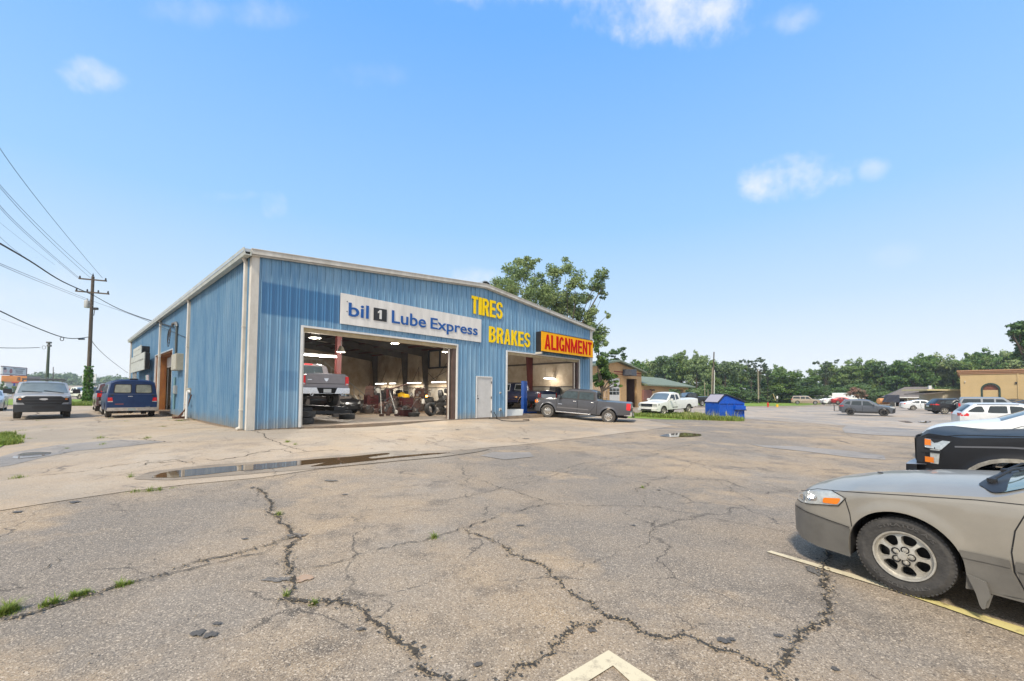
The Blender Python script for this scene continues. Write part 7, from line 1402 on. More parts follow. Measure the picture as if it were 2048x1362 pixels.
mk('hinge', G().tube([(W_ + .05, -.06, 1.15), (W_ + .05, D_ + .06, 1.15)], .035, 8), M_BLACK, dp)
# ---- hydrant, marker post, poles
p = ground(1536, 815); hy = empty('fire_hydrant', at(1536, 814.3, 70), 0, 'red fire hydrant on the grass edge beyond the dumpster', 'hydrant')
mk('barrel', G().lathe([(.16, 0), (.16, .06), (.11, .08), (.11, .55), (.14, .57), (.14, .62), (.1, .72), (.04, .78), (.04, .84), (0, .84)], n=16), mat('hydrant red', srgb(200, 45, 30), .45), hy, smooth=40)
mk('outlet', G().lathe([(.0, -.2), (.06, -.2), (.06, .2), (0, .2)], (0, 0, .45), 'x', 10).lathe([(0, -.18), (.07, -.18), (.07, 0), (0, 0)], (0, 0, .42), 'y', 10), mat('hydrant red', srgb(200, 45, 30), .45), hy)
mp = empty('marker_post', at(1554.5, 814, 71), 0, 'small grey sign on a post with a yellow base near the hydrant', 'sign post'); mk('post', G().tube([(0, 0, 0), (0, 0, 1.5)], .03, 6), M_STEEL, mp); mk('plate', G().box(-.13, .13, -.05, -.035, 1.45, 1.9), M_WHITE, mp); mk('base', G().lathe([(.2, 0), (.16, .45), (.0, .5)], n=10), M_YELP, mp); mk('brace', G().tube([(-.25, 0, 1.1), (-.7, 0, 2.3)], .05, 6), mat('tan wood', (.5, .42, .2), .7), mp)
M_WOOD = mat('weathered pole wood', (.13, .10, .075), .9, 0, 0, .5, 4, .5, 12, col2=(.055, .045, .04), stretch=(1, 1, .15)); M_WOODL = mat('pale pole wood', (.33, .28, .21), .85, 0, 0, .4, 4, stretch=(1, 1, .15))
def pole(name, label, base, top, d, r, m_=M_WOOD, n=10, cat='pole', d2=None):
    a = at(*base, d); b = at(*top, d2 or d); o = empty(name, a, 0, label, cat); v = b - a
    mk('shaft', G().tube([v * t for t in (-.02, .3, .7, 1)], [r, r * .93, r * .8, r * .7], n), m_, o, smooth=50); return o, v
pole('utility_pole', 'tall dark wooden pole rising beyond the dumpster', (1425, 812), (1428, 704), 82, .16); pole('utility_pole', 'second wooden pole standing just left of the tall dark one', (1422.5, 811), (1425, 735), 88, .16, M_WOODL)
pole('light_pole', 'slim white pole in front of the wooden poles', (1428, 812), (1429, 740), 78, .07, M_WHITE); pole('short_post', 'short grey post left of the wooden poles', (1410.5, 811), (1409, 764), 86, .10, M_WOODL)
pole('short_post', 'lowest pale post between the short grey post and the poles', (1416, 810), (1416, 778), 90, .09, M_WOODL); o, v = pole('utility_pole', 'bare leaning wooden pole in the lawn before the treeline', (1517, 804), (1516, 737), 92, .15, M_WOODL)
mk('base_band', G().lathe([(.22, 0), (.2, .6)], n=8), M_BLACK, o)
# ---- the big utility pole on the left and its wires
UP_, uv = pole('utility_pole', 'leaning wooden utility pole with two crossarms and ivy at its foot', (175, 803), (186, 553), 45, .19, n=14)
Tm = lambda px, py: at(px, py, 45) - UP_.location
armd = Vector((1, .28, 0)).normalized()
for (l, r_, nm) in (((158, 557), (213, 562), 'crossarm'), ((151, 582), (218, 588), 'crossarm')):
    a, b = Tm(*l), Tm(*r_); d_ = (b - a).normalized(); side_ = Vector((-d_.y, d_.x, 0)); g = G()
    for s0, s1 in ((-.06, .06),):
        g.add([a + side_ * s0 + Vector((0, 0, -.07)), a + side_ * s1 + Vector((0, 0, -.07)), a + side_ * s1 + Vector((0, 0, .07)), a + side_ * s0 + Vector((0, 0, .07)), b + side_ * s0 + Vector((0, 0, -.07)), b + side_ * s1 + Vector((0, 0, -.07)), b + side_ * s1 + Vector((0, 0, .07)), b + side_ * s0 + Vector((0, 0, .07))], [(0, 1, 2, 3), (7, 6, 5, 4), (0, 4, 5, 1), (1, 5, 6, 2), (2, 6, 7, 3), (3, 7, 4, 0)])
    arm = mk(nm, g, M_WOOD, UP_)
    for t in (.03, .97) if l[0] > 155 else (.03, .35, .68, .97):
        c_ = a + (b - a) * t; mk('insulator', G().lathe([(.03, .05), (.09, .12), (.06, .18), (.08, .22), (.04, .32), (0, .34)], c_, 'z', 10), M_BLACK, arm)
mk('insulator', G().lathe([(.03, 0), (.09, .1), (.06, .2), (0, .4)], uv, 'z', 10), M_BLACK, UP_)
c_ = Tm(174, 608); mk('transformer', G().lathe([(0, -.42), (.22, -.42), (.24, -.3), (.24, .32), (.2, .40), (.06, .42), (.05, .62), (0, .62)], c_, 'z', 14).tube([c_ + Vector((.2, 0, .2)), c_ + Vector((.5, 0, .2))], .03, 5), mat('transformer grey', (.42, .43, .42), .5), UP_, smooth=40)
c_ = Tm(190, 617); mk('cutout_box', G().box(c_.x - .15, c_.x + .3, c_.y - .1, c_.y + .1, c_.z - .15, c_.z + .1).tube([c_, c_ + Vector((-.1, 0, -.8))], .03, 5), M_BLACK, UP_)
mk('conduit', G().tube([Tm(177, 799), Tm(184, 640)], .05, 6), mat('green stained conduit', (.09, .17, .08), .7), UP_)
ri = random.Random(4); g = G()
for i in range(900):
    t = ri.random() ** 1.3; c_ = uv * (t * .28); a = ri.random() * 6.283; rr = .24 + ri.random() * .22 * (1 - t * .5); p = c_ + Vector((math.cos(a) * rr, math.sin(a) * rr, 0)); s_ = ri.uniform(.06, .13); n_ = Vector((ri.gauss(0, 1), ri.gauss(0, 1), ri.gauss(0, 1))).normalized(); e = n_.cross(Vector((0, 0, 1))).normalized() * s_; f = n_.cross(e).normalized() * s_
    g.add([p - e, p - f, p + e, p + f], [(0, 1, 2, 3)])
mk('ivy', g, leafmat('ivy leaf', (.05, .13, .02), (.12, .24, .04)), UP_)
M_WIRE = mat('black wire', (.012, .012, .013), .6)
def wire(label, pts, r, ext=1.0):
    P = [at(*p) for p in pts]; q = []
    if len(P) == 2: P = [P[0], (P[0] + P[1]) / 2 + Vector((0, 0, -.25)), P[1]]
    n = 26
    if len(P) == 3:
        for i in range(n + 1): t = i / n * ext; q.append(P[0] * (1 - t) * (1 - 2 * t) + P[1] * 4 * t * (1 - t) + P[2] * t * (2 * t - 1))
    else:
        for i in range(len(P) - 1):
            for k in range(6):
                t = k / 6; p0, p1, p2, p3 = P[max(i - 1, 0)], P[i], P[i + 1], P[min(i + 2, len(P) - 1)]
                q.append(.5 * ((2 * p1) + (p2 - p0) * t + (2 * p0 - 5 * p1 + 4 * p2 - p3) * t * t + (3 * p1 - p0 - 3 * p2 + p3) * t ** 3))
        q.append(P[-1])
    return tag(mk('overhead_wire', G().tube(q, r, 5), M_WIRE), label, 'wire', 'overhead wires at the left')
wire('topmost thin wire dropping steeply to the pole top', [(205, 556, 45), (98, 428, 33), (0, 297, 25)], .016, 1.25)
wire('thin wire, second from the top at the left edge', [(186, 552, 45), (100, 474, 33), (0, 370, 25)], .014, 1.25)
wire('thin wire running just beneath the second one', [(181, 556, 45), (98, 480, 33), (0, 375, 25)], .014, 1.25)
wire('thin wire, upper of the middle pair', [(160, 557, 45), (70, 480, 33), (0, 411, 25)], .014, 1.25)
wire('thin wire, lower of the middle pair', [(158, 558, 45), (72, 486, 33), (0, 416, 25)], .012, 1.25)
wire('very faint wire below the middle pair', [(110, 530, 60), (50, 485, 50), (0, 445, 42)], .010, 1.2)
wire('faint wire just above the thick black cable', [(60, 522, 45), (30, 500, 38), (0, 474, 32)], .012, 1.2)
wire('thick black cable from the left edge to the pole', [(0, 487, 22), (60, 522, 27), (125, 563, 35), (186, 590, 44.8)], .05); wire('thick black service drop from the pole to the weatherhead', [(186, 590, 44.8), (230, 614, 38), (280, 634, 31), (330, 649, 24.6), (348, 654, 22.3)], .035)
wire('thin wire along the service drop to the downspout', [(0, 527, 22), (100, 568, 32), (188, 603, 45), (270, 632, 32), (374, 676, 20.3)], .014); wire('twin thin wire under the thick cable', [(0, 530, 22), (90, 568, 32), (172, 600, 44)], .014)
wire('sagging cable with a coil left of the pole', [(0, 622, 26), (60, 650, 31), (120, 673, 37), (150, 677, 41), (177, 674, 44.8)], .04); wire('faint thin wire under the sagging cable', [(0, 637, 50), (30, 648, 55), (62, 660, 60)], .012)
wire('cable from the left edge to the short lamp pole', [(0, 695.5, 40), (40, 696, 45), (79, 695, 49)], .035); wire('wire sloping from the pole down to the right', [(184, 682, 45), (215, 715, 60), (256, 746, 80)], .03)
g = G(); ring(g, (0, 0, 0), .17, 1, 16, .03); cl = tag(mk('cable_coil', g, M_WIRE), 'small round cable coil hanging on the sagging wire', 'coil'); cl.location = at(124, 678, 38)
sp = tag(mk('splice_case', G().tube([at(158, 678, 42), at(168, 678, 43.2)], .09, 8), M_BLACK), 'black splice case on the cable beside the pole', 'splice case')
LP, lv = pole('lamp_pole', 'short dark pole with a small lamp on top, left of the utility pole', (92, 795), (98, 686), 50, .16, mat('greenish pole', (.07, .09, .07), .8)); mk('lamp', G().box(lv.x - .22, lv.x + .22, lv.y - .15, lv.y + .15, lv.z - .05, lv.z + .16).box(lv.x - .15, lv.x + .25, lv.y - .12, lv.y + .12, lv.z - .45, lv.z - .2), M_STEEL, LP, bevel=.03); ring(g := G(), lv + Vector((-.6, 0, -.55)), .22, 1, 14, .02); mk('cable_loop', g, M_WIRE, LP)
pole('utility_pole', 'thin far pole seen over the roof of the white pickup', (106, 790), (106.5, 734), 120, .12)
# ================================================================== TREES AND DISTANT BUILDINGS
def leafmat2(name, a, b, c, ns=.5, tr=.22):
    m = bpy.data.materials.new(name); m.use_nodes = True; t = m.node_tree; p = t.nodes['Principled BSDF']; gi = t.nodes.new('ShaderNodeNewGeometry'); tc_ = t.nodes.new('ShaderNodeTexCoord')
    n = t.nodes.new('ShaderNodeTexNoise'); n.inputs['Scale'].default_value = ns; n.inputs['Detail'].default_value = 3; t.links.new(tc_.outputs['Object'], n.inputs['Vector'])
    r = t.nodes.new('ShaderNodeMapRange'); t.links.new(n.outputs[0], r.inputs[0]); r.inputs[1].default_value = .38; r.inputs[2].default_value = .62
    def mix(f, x, y):
        k = t.nodes.new('ShaderNodeMix'); k.data_type = 'RGBA'; t.links.new(f, k.inputs[0])
        for v, i in ((x, 6), (y, 7)):
            if hasattr(v, 'node'): t.links.new(v, k.inputs[i])
            else: k.inputs[i].default_value = (*v, 1)
        return k.outputs[2]
    col = mix(gi.outputs['Random Per Island'], mix(r.outputs[0], a, b), mix(r.outputs[0], b, c))
    oi = t.nodes.new('ShaderNodeObjectInfo'); hs_ = t.nodes.new('ShaderNodeHueSaturation'); t.links.new(col, hs_.inputs['Color'])      # every tree has its own tone
    for nm_, a_, b_ in (('Value', .8, 1.5), ('Hue', .485, .515), ('Saturation', .75, 1.05)):
        k_ = t.nodes.new('ShaderNodeMapRange'); t.links.new(oi.outputs['Random'], k_.inputs[0]); k_.inputs[3].default_value = a_ if nm_ != 'Hue' else b_; k_.inputs[4].default_value = b_ if nm_ != 'Hue' else a_
        if nm_ == 'Saturation': k_.inputs[3].default_value, k_.inputs[4].default_value = b_, a_
        t.links.new(k_.outputs[0], hs_.inputs[nm_])
    col = hs_.outputs[0]
    t.links.new(col, p.inputs['Base Color']); p.inputs['Roughness'].default_value = .5; p.inputs['Specular IOR Level'].default_value = .3
    tl = t.nodes.new('ShaderNodeBsdfTranslucent'); t.links.new(col, tl.inputs[0]); ms = t.nodes.new('ShaderNodeMixShader'); ms.inputs[0].default_value = tr
    t.links.new(p.outputs[0], ms.inputs[1]); t.links.new(tl.outputs[0], ms.inputs[2]); t.links.new(ms.outputs[0], t.nodes['Material Output'].inputs[0]); return m
M_LEAFA = leafmat2('broad leaves', (.055, .115, .03), (.105, .195, .045), (.19, .28, .07))
M_LEAFB = leafmat2('darker leaves', (.04, .088, .028), (.075, .145, .04), (.13, .215, .06))
M_LEAFC = leafmat2('bright leaves', (.065, .13, .03), (.13, .215, .045), (.24, .31, .085))
M_PINE = leafmat2('pine needles', (.02, .05, .02), (.04, .08, .03), (.07, .11, .04))
M_PINK = leafmat2('pink blossom', (.10, .15, .05), (.24, .14, .09), (.36, .18, .13))
M_BARK = mat('bark', (.11, .085, .06), .95, 0, 0, .5, 3, .6, 10, col2=(.05, .04, .03), stretch=(1, 1, .3))
def leaves(g, c, r, n, s, q, m=0):
    """n leaf sprays of size s spread through an ellipsoid r round c, thicker towards its outside"""
    for i in range(n):
        d = Vector((q.gauss(0, 1), q.gauss(0, 1), q.gauss(0, 1))).normalized() * (q.random() ** .45)
        p = Vector((c[0] + d.x * r[0], c[1] + d.y * r[1], c[2] + d.z * r[2])); n_ = (d + Vector((q.gauss(0, .7), q.gauss(0, .7), .5 + q.gauss(0, .5)))).normalized()
        e = n_.cross(Vector((q.gauss(0, 1), q.gauss(0, 1), q.gauss(0, 1)))).normalized(); f = n_.cross(e); ss = s * q.uniform(.55, 1.25)
        e *= ss; f *= ss * q.uniform(.45, .8); b_ = n_ * ss * .25
        g.add([p - e, p - f * .9 - b_, p + e * .9, p + f - b_], [(0, 1, 2), (0, 2, 3)], m)
def crown(g, blobs, n, s, q, sub=9, subr=.36):
    tot = sum(b[1][0] * b[1][2] for b in blobs)
    for c, r in blobs:
        k = max(3, int(sub * (.5 + r[0] / 4))); nn = n * r[0] * r[2] / tot
        for j in range(k):
            d = Vector((q.gauss(0, 1), q.gauss(0, 1), q.gauss(0, 1))).normalized() * q.uniform(.35, .95); sr = q.uniform(.7, 1.3) * subr
            leaves(g, (c[0] + d.x * r[0], c[1] + d.y * r[1], c[2] + d.z * r[2]), (r[0] * sr, r[1] * sr, r[2] * sr * .8), int(nn / k), s, q)
def limb(g, a, b, r0, r1, q, sag=.1):
    a, b = Vector(a), Vector(b); l = (b - a).length; m1 = a.lerp(b, .35) + Vector((q.gauss(0, sag * l * .4), q.gauss(0, sag * l * .4), sag * l * .6)); m2 = a.lerp(b, .7) + Vector((q.gauss(0, sag * l * .4), q.gauss(0, sag * l * .4), sag * l * .5)); g.tube([a, m1, m2, b], [r0, r0 * .75, (r0 + r1) / 2, r1], 7)
# ---- the big tree behind the shop: crown masses traced, each at its own distance
D0 = 47.0; q = random.Random(17); base = Vector((at(1140, 800, D0).x, D0, .1)); bt = empty('broadleaf_tree', base, 0, 'big loose-crowned tree rising behind the shop roof', 'tree')
TB = [(1040, 548, 30, 30, 0), (1065, 528, 18, 14, 1), (1052, 522, 12, 14, 1), (1020, 580, 28, 26, -1), (992, 570, 24, 22, 2), (1075, 585, 34, 34, -2), (1100, 555, 26, 26, 1), (1128, 535, 20, 18, 0), (1105, 600, 40, 34, 2), (1150, 570, 22, 26, -1), (1140, 610, 34, 34, 1), (1170, 640, 26, 30, 0), (1095, 650, 46, 34, 3), (1045, 630, 40, 34, 2), (1190, 570, 18, 20, 1), (1202, 548, 14, 16, 0),
      (1175, 600, 18, 14, 2), (1206, 590, 12, 10, 1), (1200, 665, 16, 20, 1), (1205, 685, 14, 14, 0), (1185, 655, 12, 14, -1), (1215, 630, 6, 8, 0), (1190, 620, 10, 9, 0), (1140, 680, 40, 30, 2)]
g = G(); k_ = D0 / F; cen = []
for px, py, rw, rh, dd in TB:
    c = at(px, py, D0 + dd) - base; cen.append(c); crown(g, [(c, (rw * k_ * 1.05, rw * k_ * 1.0, rh * k_ * 1.05))], int(rw * rh * 2.6), .135, q, 13, .46)
mk('crown', g, M_LEAFC, bt)
g = G(); g.tube([(0, 0, -.2), (.1, 0, 3), (-.2, .1, 6)], [.5, .4, .32], 10); fork = Vector((-.2, .1, 6))
for i, c in enumerate(cen): limb(g, fork.lerp(Vector((0, 0, 4.5)), q.random()), c, .10 if i % 3 == 0 else .05, .012, q, .06)
a = at(1160, 655, D0) - base; b = at(1205, 575, D0) - base; limb(g, fork, a, .16, .12, q, .03); limb(g, a, b, .11, .03, q, .02)
mk('trunk', g, M_BARK, bt)
# smaller tree at the shop's right corner and the one above the brick building
def px_tree(name, label, d, base_px, blobs, dens, s, m_, trunk_r=.15, group=None, sub=9):
    base = at(*base_px, d); base.z = tz(base.x, base.y); o = empty(name, base, 0, label, 'tree', group); g = G(); k_ = d / F; cs = []
    for px, py, rw, rh, dd in blobs: c = at(px, py, d + dd) - base; cs.append(c); crown(g, [(c, (rw * k_, rw * k_, rh * k_))], int(rw * rh * dens), s, q, sub, .42)
    mk('crown', g, m_, o); g = G(); top = sum(cs, Vector()) / len(cs); f_ = top * .55; f_.z = top.z * .5; g.tube([(0, 0, -.1), f_ * .5 + Vector((.1, 0, 0)), f_], [trunk_r, trunk_r * .8, trunk_r * .65], 8)
    for c in cs: limb(g, f_, c, trunk_r * .5, .02, q, .08)
    mk('trunk', g, M_BARK, o); return o
px_tree('broadleaf_tree', 'bright green young tree just right of the shop corner', 34, (1196, 815), [(1200, 730, 18, 22, 0), (1215, 742, 20, 18, .5), (1196, 760, 14, 16, 0), (1222, 755, 12, 12, 0), (1205, 745, 20, 20, 1), (1230, 765, 8, 8, 0), (1190, 700, 9, 16, 0), (1195, 678, 10, 12, 0), (1238, 772, 8, 4, 0)], 1.7, .12, M_LEAFC)
px_tree('broadleaf_tree', 'dark ragged tree leaning over the brick building roof', 62, (1215, 812), [(1215, 705, 14, 12, 0), (1232, 702, 18, 12, 0), (1243, 712, 10, 8, 0), (1225, 718, 18, 8, 1), (1205, 712, 10, 10, 0)], 1.8, .2, M_LEAFB)
px_tree('broadleaf_tree', 'dark overhanging tree at the right edge above the tan building', 68, (2075, 806), [(2040, 655, 22, 12, 0), (2025, 665, 16, 9, 0), (2045, 680, 20, 14, 1), (2070, 660, 30, 30, 0), (2020, 652, 8, 5, 0), (2062, 700, 26, 26, 0)], 1.4, .30, M_LEAFB, .4)
px_tree('crepe_myrtle', 'small pink flowering tree above the crossover', 92, (1718, 808), [(1706, 786, 12, 9, 0), (1722, 784, 12, 9, 0), (1714, 779, 12, 8, 0), (1718, 792, 14, 7, 0)], 5, .16, M_PINK, .1)
# ---- prototypes of the treeline, one unit = one metre, 12 m high
def proto(kind, seed):
    q = random.Random(seed); o = empty('broadleaf_tree' if kind != 'pine' else 'pine_tree'); g = G(); t = G()
    if kind == 'round': bl = [((q.uniform(-3.2, 3.2), q.uniform(-2.5, 2.5), q.uniform(3.2, 10)), (q.uniform(1.5, 2.7),) * 2 + (q.uniform(1.2, 2.0),)) for i in range(17)] + [((q.uniform(-1.5, 1.5), q.uniform(-1, 1), 10.7), (1.5, 1.5, 1.2))]; n, s, m_ = 5600, .30, (M_LEAFA, M_LEAFC, M_LEAFB)[seed % 3]
    elif kind == 'bush': bl = [((q.uniform(-4, 4), q.uniform(-2, 2), q.uniform(.8, 7.5)), (q.uniform(1.6, 2.6),) * 2 + (q.uniform(1.3, 2.2),)) for i in range(17)]; n, s, m_ = 5000, .32, M_LEAFB if seed % 2 else M_LEAFA
    else: bl = [((q.gauss(0, 1.6), q.gauss(0, 1.4), q.uniform(7.0, 11.5)), (q.uniform(.9, 1.5),) * 2 + (q.uniform(.5, .8),)) for i in range(11)]; n, s, m_ = 1900, .22, M_PINE
    crown(g, bl, n, s, q, 8, .45); mk('crown', g, m_, o); top = 9 if kind != 'bush' else 4; t.tube([(0, 0, -.3), (.15, 0, top * .5), (0, 0, top)], [.26, .2, .12] if kind != 'pine' else [.17, .14, .09], 7)
    for c, r in bl[::1 if kind == 'pine' else 2]: limb(t, (0, 0, q.uniform(.45, .9) * min(top, c[2])), c, .08, .02, q, .08)
    mk('trunk', t, M_BARK, o); return o
PR = {'round': [proto('round', s) for s in (3, 4, 5, 7)], 'bush': [proto('bush', s) for s in (10, 11)], 'pine': [proto('pine', s) for s in (20, 21)]}; USED = set()
def landmark(px):
    for x, s in ((1255, 'behind the brick building'), (1330, 'above the brick building wing'), (1385, 'above the black pickup'), (1440, 'behind the wooden poles'), (1490, 'above the blue dumpster'), (1545, 'beside the bare leaning pole'), (1590, 'above the hydrant lawn'), (1640, 'above the tan vehicle'), (1690, 'above the tall white van'), (1760, 'above the crossover'), (1830, 'above the left end of the grey roof'), (1900, 'above the grey house roof'), (1960, 'over the left corner of the tan building'), (2300, 'over the tan building by the right edge')):
        if px < x: return s
ORD = ['first', 'second', 'third', 'fourth', 'fifth', 'sixth', 'seventh', 'eighth', 'ninth', 'tenth', 'eleventh', 'twelfth', 'thirteenth', 'fourteenth', 'fifteenth', 'sixteenth', 'seventeenth', 'eighteenth', 'nineteenth', 'twentieth', 'twenty-first', 'twenty-second', 'twenty-third', 'twenty-fourth', 'twenty-fifth', 'twenty-sixth', 'twenty-seventh', 'twenty-eighth', 'twenty-ninth', 'thirtieth']
q = random.Random(99)
def treerow(rows, kind, what):
    for i, (px, top, wpx, d) in enumerate(rows):
        p = PR[kind][i % len(PR[kind])]; o = p if p not in USED else copy_tree(p); USED.add(p)
        b = at(px, 800, d); b.z = tz(b.x, b.y) - .1; zt = at(px, top, d).z; h = (zt - b.z) / (12.0 if kind != 'bush' else 9.0); wd_ = wpx * d / F / (9.5 if kind == 'round' else (10.5 if kind == 'bush' else 6))
        o.location = b; o.scale = (wd_, wd_, h); o.rotation_euler = (0, 0, q.uniform(0, 6.28)); tag(o, '%s %s from left, %s' % (ORD[i], what, landmark(px)), 'tree', 'treeline behind the lot')
treerow([(1262, 718, 60, 118), (1292, 716, 56, 122), (1330, 704, 60, 120), (1362, 698, 60, 122), (1393, 699, 50, 116), (1415, 712, 44, 120), (1452, 716, 62, 120), (1482, 722, 52, 126), (1546, 728, 46, 124), (1580, 738, 84, 112), (1622, 752, 50, 135), (1652, 720, 56, 124), (1692, 722, 60, 126), (1726, 712, 62, 122), (1762, 716, 60, 118), (1796, 722, 62, 116),
         (1832, 706, 70, 112), (1872, 704, 70, 112), (1908, 712, 66, 110), (1948, 702, 72, 106), (1988, 694, 76, 104), (2030, 696, 80, 102), (2075, 690, 90, 100)], 'round', 'tall front tree')
treerow([(1245, 735, 70, 140), (1310, 722, 80, 145), (1378, 715, 80, 142), (1435, 725, 80, 145), (1500, 738, 90, 145), (1600, 756, 80, 150), (1670, 742, 90, 145), (1740, 730, 90, 142), (1810, 726, 90, 140), (1885, 722, 100, 136), (1970, 712, 100, 130), (2050, 708, 110, 128)], 'round', 'rear tree')
treerow([(1235 + i * 38, 766 + (i * 37 % 13), 74, 108 + (i * 13 % 7)) for i in range(23)], 'bush', 'low front thicket')
treerow([(1250 + i * 50, 758 + (i * 29 % 9), 96, 132 + (i * 13 % 7)) for i in range(17)], 'bush', 'low rear thicket')
treerow([(1503, 712, 30, 110), (1520, 716, 26, 108), (1655, 716, 30, 118), (1536, 728, 26, 112)], 'pine', 'sparse pine')
g = G(); qf = random.Random(5)      # far-off wood on the left, reads as one mass
for i in range(90):
    px = 20 + i * 2.9 + qf.uniform(-2, 2); top = 758 + 6 * noise.noise((px * .02, 0, 0)) * 2 - 9 * math.exp(-((px - 118) / 40) ** 2) + 3; d = qf.uniform(420, 520); c = at(px, top, d); r = qf.uniform(6, 10)
    for k in range(2): leaves(g, (c.x, c.y + k * 4, c.z - r * .5 - k * r * .9), (r * 1.3, r, r), 90, 2.0, qf)
tag(mk('distant_wood', g, M_LEAFB), 'hazy far-off line of woods beyond the road', kind='stuff')
# ---- the brick building
M_BRICK = bpy.data.materials.new('tan brick'); M_BRICK.use_nodes = True; _t = M_BRICK.node_tree; _b = _t.nodes.new('ShaderNodeTexBrick'); _c = _t.nodes.new('ShaderNodeTexCoord'); _m = _t.nodes.new('ShaderNodeMapping'); _m.inputs['Rotation'].default_value = (R(90), 0, 0)
_t.links.new(_c.outputs['Object'], _m.inputs[0]); _t.links.new(_m.outputs[0], _b.inputs[0]); _b.inputs['Scale'].default_value = 3; _b.inputs['Color1'].default_value = (.56, .36, .17, 1); _b.inputs['Color2'].default_value = (.48, .29, .13, 1); _b.inputs['Mortar'].default_value = (.45, .36, .24, 1); _b.inputs['Mortar Size'].default_value = .012
_t.links.new(_b.outputs[0], _t.nodes['Principled BSDF'].inputs['Base Color']); _t.nodes['Principled BSDF'].inputs['Roughness'].default_value = .85
M_GRN = mat('green metal roof', (.15, .18, .125), .6, 0, 0, .25, 2, col2=(.22, .26, .19), spec=.25); M_REDB = mat('red brick band', (.30, .07, .045), .8, 0, 0, .4, 10)
BB = at(1205, 818, 48); BB.z = -.05; bb = empty('brick_building', BB, BYAW, 'tan brick building with green metal roof, white garage door and an open dark bay', 'building')
def ub(px, d0=48.0):         # pixel column -> metres along the building front
    r = ray(px, 790); k = r.x / r.y; return (k * BB.y - BB.x) / (EU.x - k * EU.y)
def zbb(px, py, v=0): t = ub(px); p = BB + EU * t; r = ray(px, py); return EYE.z + r.z / r.y * p.y - BB.z
uR, uP, zP, zE = ub(1283), ub(1233), zbb(1233, 724), zbb(1283, 745); uL = uP - (uR - uP); dA, dB = ub(1219), ub(1241); eA, eB = ub(1253), ub(1273.5); zD, zO = zbb(1230, 755.5), zbb(1263, 757.5)
g = G()
def wall(x0, x1, z0, z1): g.box(x0, x1, 0, .3, z0, z1)
wall(uL, dA, 0, zD); wall(dB, eA, 0, zD); wall(eB, uR, 0, zD); wall(eA, eB, zO, zD); g.prism([(uL, zD), (uR, zD), (uR, zE), (uP, zP), (uL, zE)], 0, .3, 0, lambda a, b, h: (a, h, b)); g.box(uR - .3, uR, .301, 14, 0, zE - .05).box(uL, uL + .3, .301, 14, 0, zE - .05); mk('wall', g, M_BRICK, bb)
g = G().prism([(uL - .5, zE - .08), (uP, zP + .05), (uR + .5, zE - .08), (uR + .5, zE + .10), (uP, zP + .25), (uL - .5, zE + .10)], -.6, 14.3, 0, lambda a, b, h: (a, h, b)); mk('roof', g, M_GRN, bb)
gd = mk('garage_door', G().box(dA + .01, dB - .01, .1, .2, 0, zD - .01), M_WHITE, bb); zz0, zz1 = zbb(1230, 790), zbb(1230, 776); n3 = 3
for i in range(n3):
    for j in range(2):
        x0 = dA + .1 + (dB - dA - .2) * i / n3; x1 = dA + .1 + (dB - dA - .2) * (i + 1) / n3; mk('pane', G().box(x0 + .06, x1 - .06, .085, .099, zz0 + (zz1 - zz0) * j / 2 + .04, zz0 + (zz1 - zz0) * (j + 1) / 2 - .04), M_GLASS, gd)
mk('bay_interior', G().box(eA, eB, 4.0, 4.2, 0, zO).box(eA - .1, eA - .02, .301, 4, 0, zO).box(eB + .02, eB + .1, .301, 4, 0, zO), mat('brown interior', (.10, .05, .035), .8, 0, 0, .4, 2), bb)
mk('red_brick_band', G().box(ub(1228), uR - .1, -.02, -.003, zbb(1255, 746.5), zbb(1255, 744)).box(ub(1228), uR - .1, -.02, -.003, zbb(1255, 750.5), zbb(1255, 749)), M_REDB, bb)
sx0, sx1 = ub(1245), ub(1256); mk('projecting_sign', G().prism([(sx0, zbb(1250, 751.5)), (sx1, zbb(1250, 752)), (sx1, zbb(1250, 739)), (sx0, zbb(1250, 739.5))], -1.2, -.03, 0, lambda a, b, h: (a, h, b)), mat('dark grey sign box', (.07, .08, .10), .5), bb, bevel=.03)
uW = ub(1377); zw = zbb(1330, 773)
g = G().box(uR + .02, ub(1338), 0, .3, 0, zw).box(ub(1338), uW, 4, 4.3, 0, zw).box(ub(1366), ub(1371), 0, .4, 0, zw - .1).box(ub(1338), uW, .0, .3, zw - .35, zw); mk('wing_wall', g, M_BRICK, bb)
g = G().prism([(-.9, zw - .02), (5, zw + 1.55), (11, zw), (11, zw + .2), (5, zw + 1.75), (-.9, zw + .16)], uR + .02, uW + .8, 0, lambda y, z, x: (x, y, z)); mk('wing_roof', g, M_GRN, bb)
mk('porch_shade', G().box(ub(1340), ub(1366), 3.9, 3.99, 0, zw - .3), mat('porch glass', (.03, .04, .04), .2), bb); mk('side_awning', G().box(ub(1284), ub(1300), -.3, -.02, 1.0, zw - .6), mat('dull red panel', (.22, .10, .08), .7), bb); mk('camera_box', G().box(ub(1299), ub(1302), -.6, -.02, zw - .7, zw - .5), M_BLACK, bb)
# stacked cream rack frames beside it
rk = empty('crate_rack', at(1186, 814, 40), BYAW, 'stacked cream rack frames between the shop corner and the brick building', 'rack'); M_CRM = mat('cream rack', (.55, .42, .30), .7)
for i in range(3):
    for k in range(2):
        x = i * .95; z = .9 + k * .8; mk('frame', G().box(x, x + .07, 0, .07, 0, z + .75).box(x + .8, x + .87, 0, .07, 0, z + .75).box(x, x + .87, -.003, .073, z, z + .07).box(x, x + .87, -.003, .073, z + .68, z + .75).box(x + .4, x + .45, 0, .06, z, z + .7), M_CRM, rk)
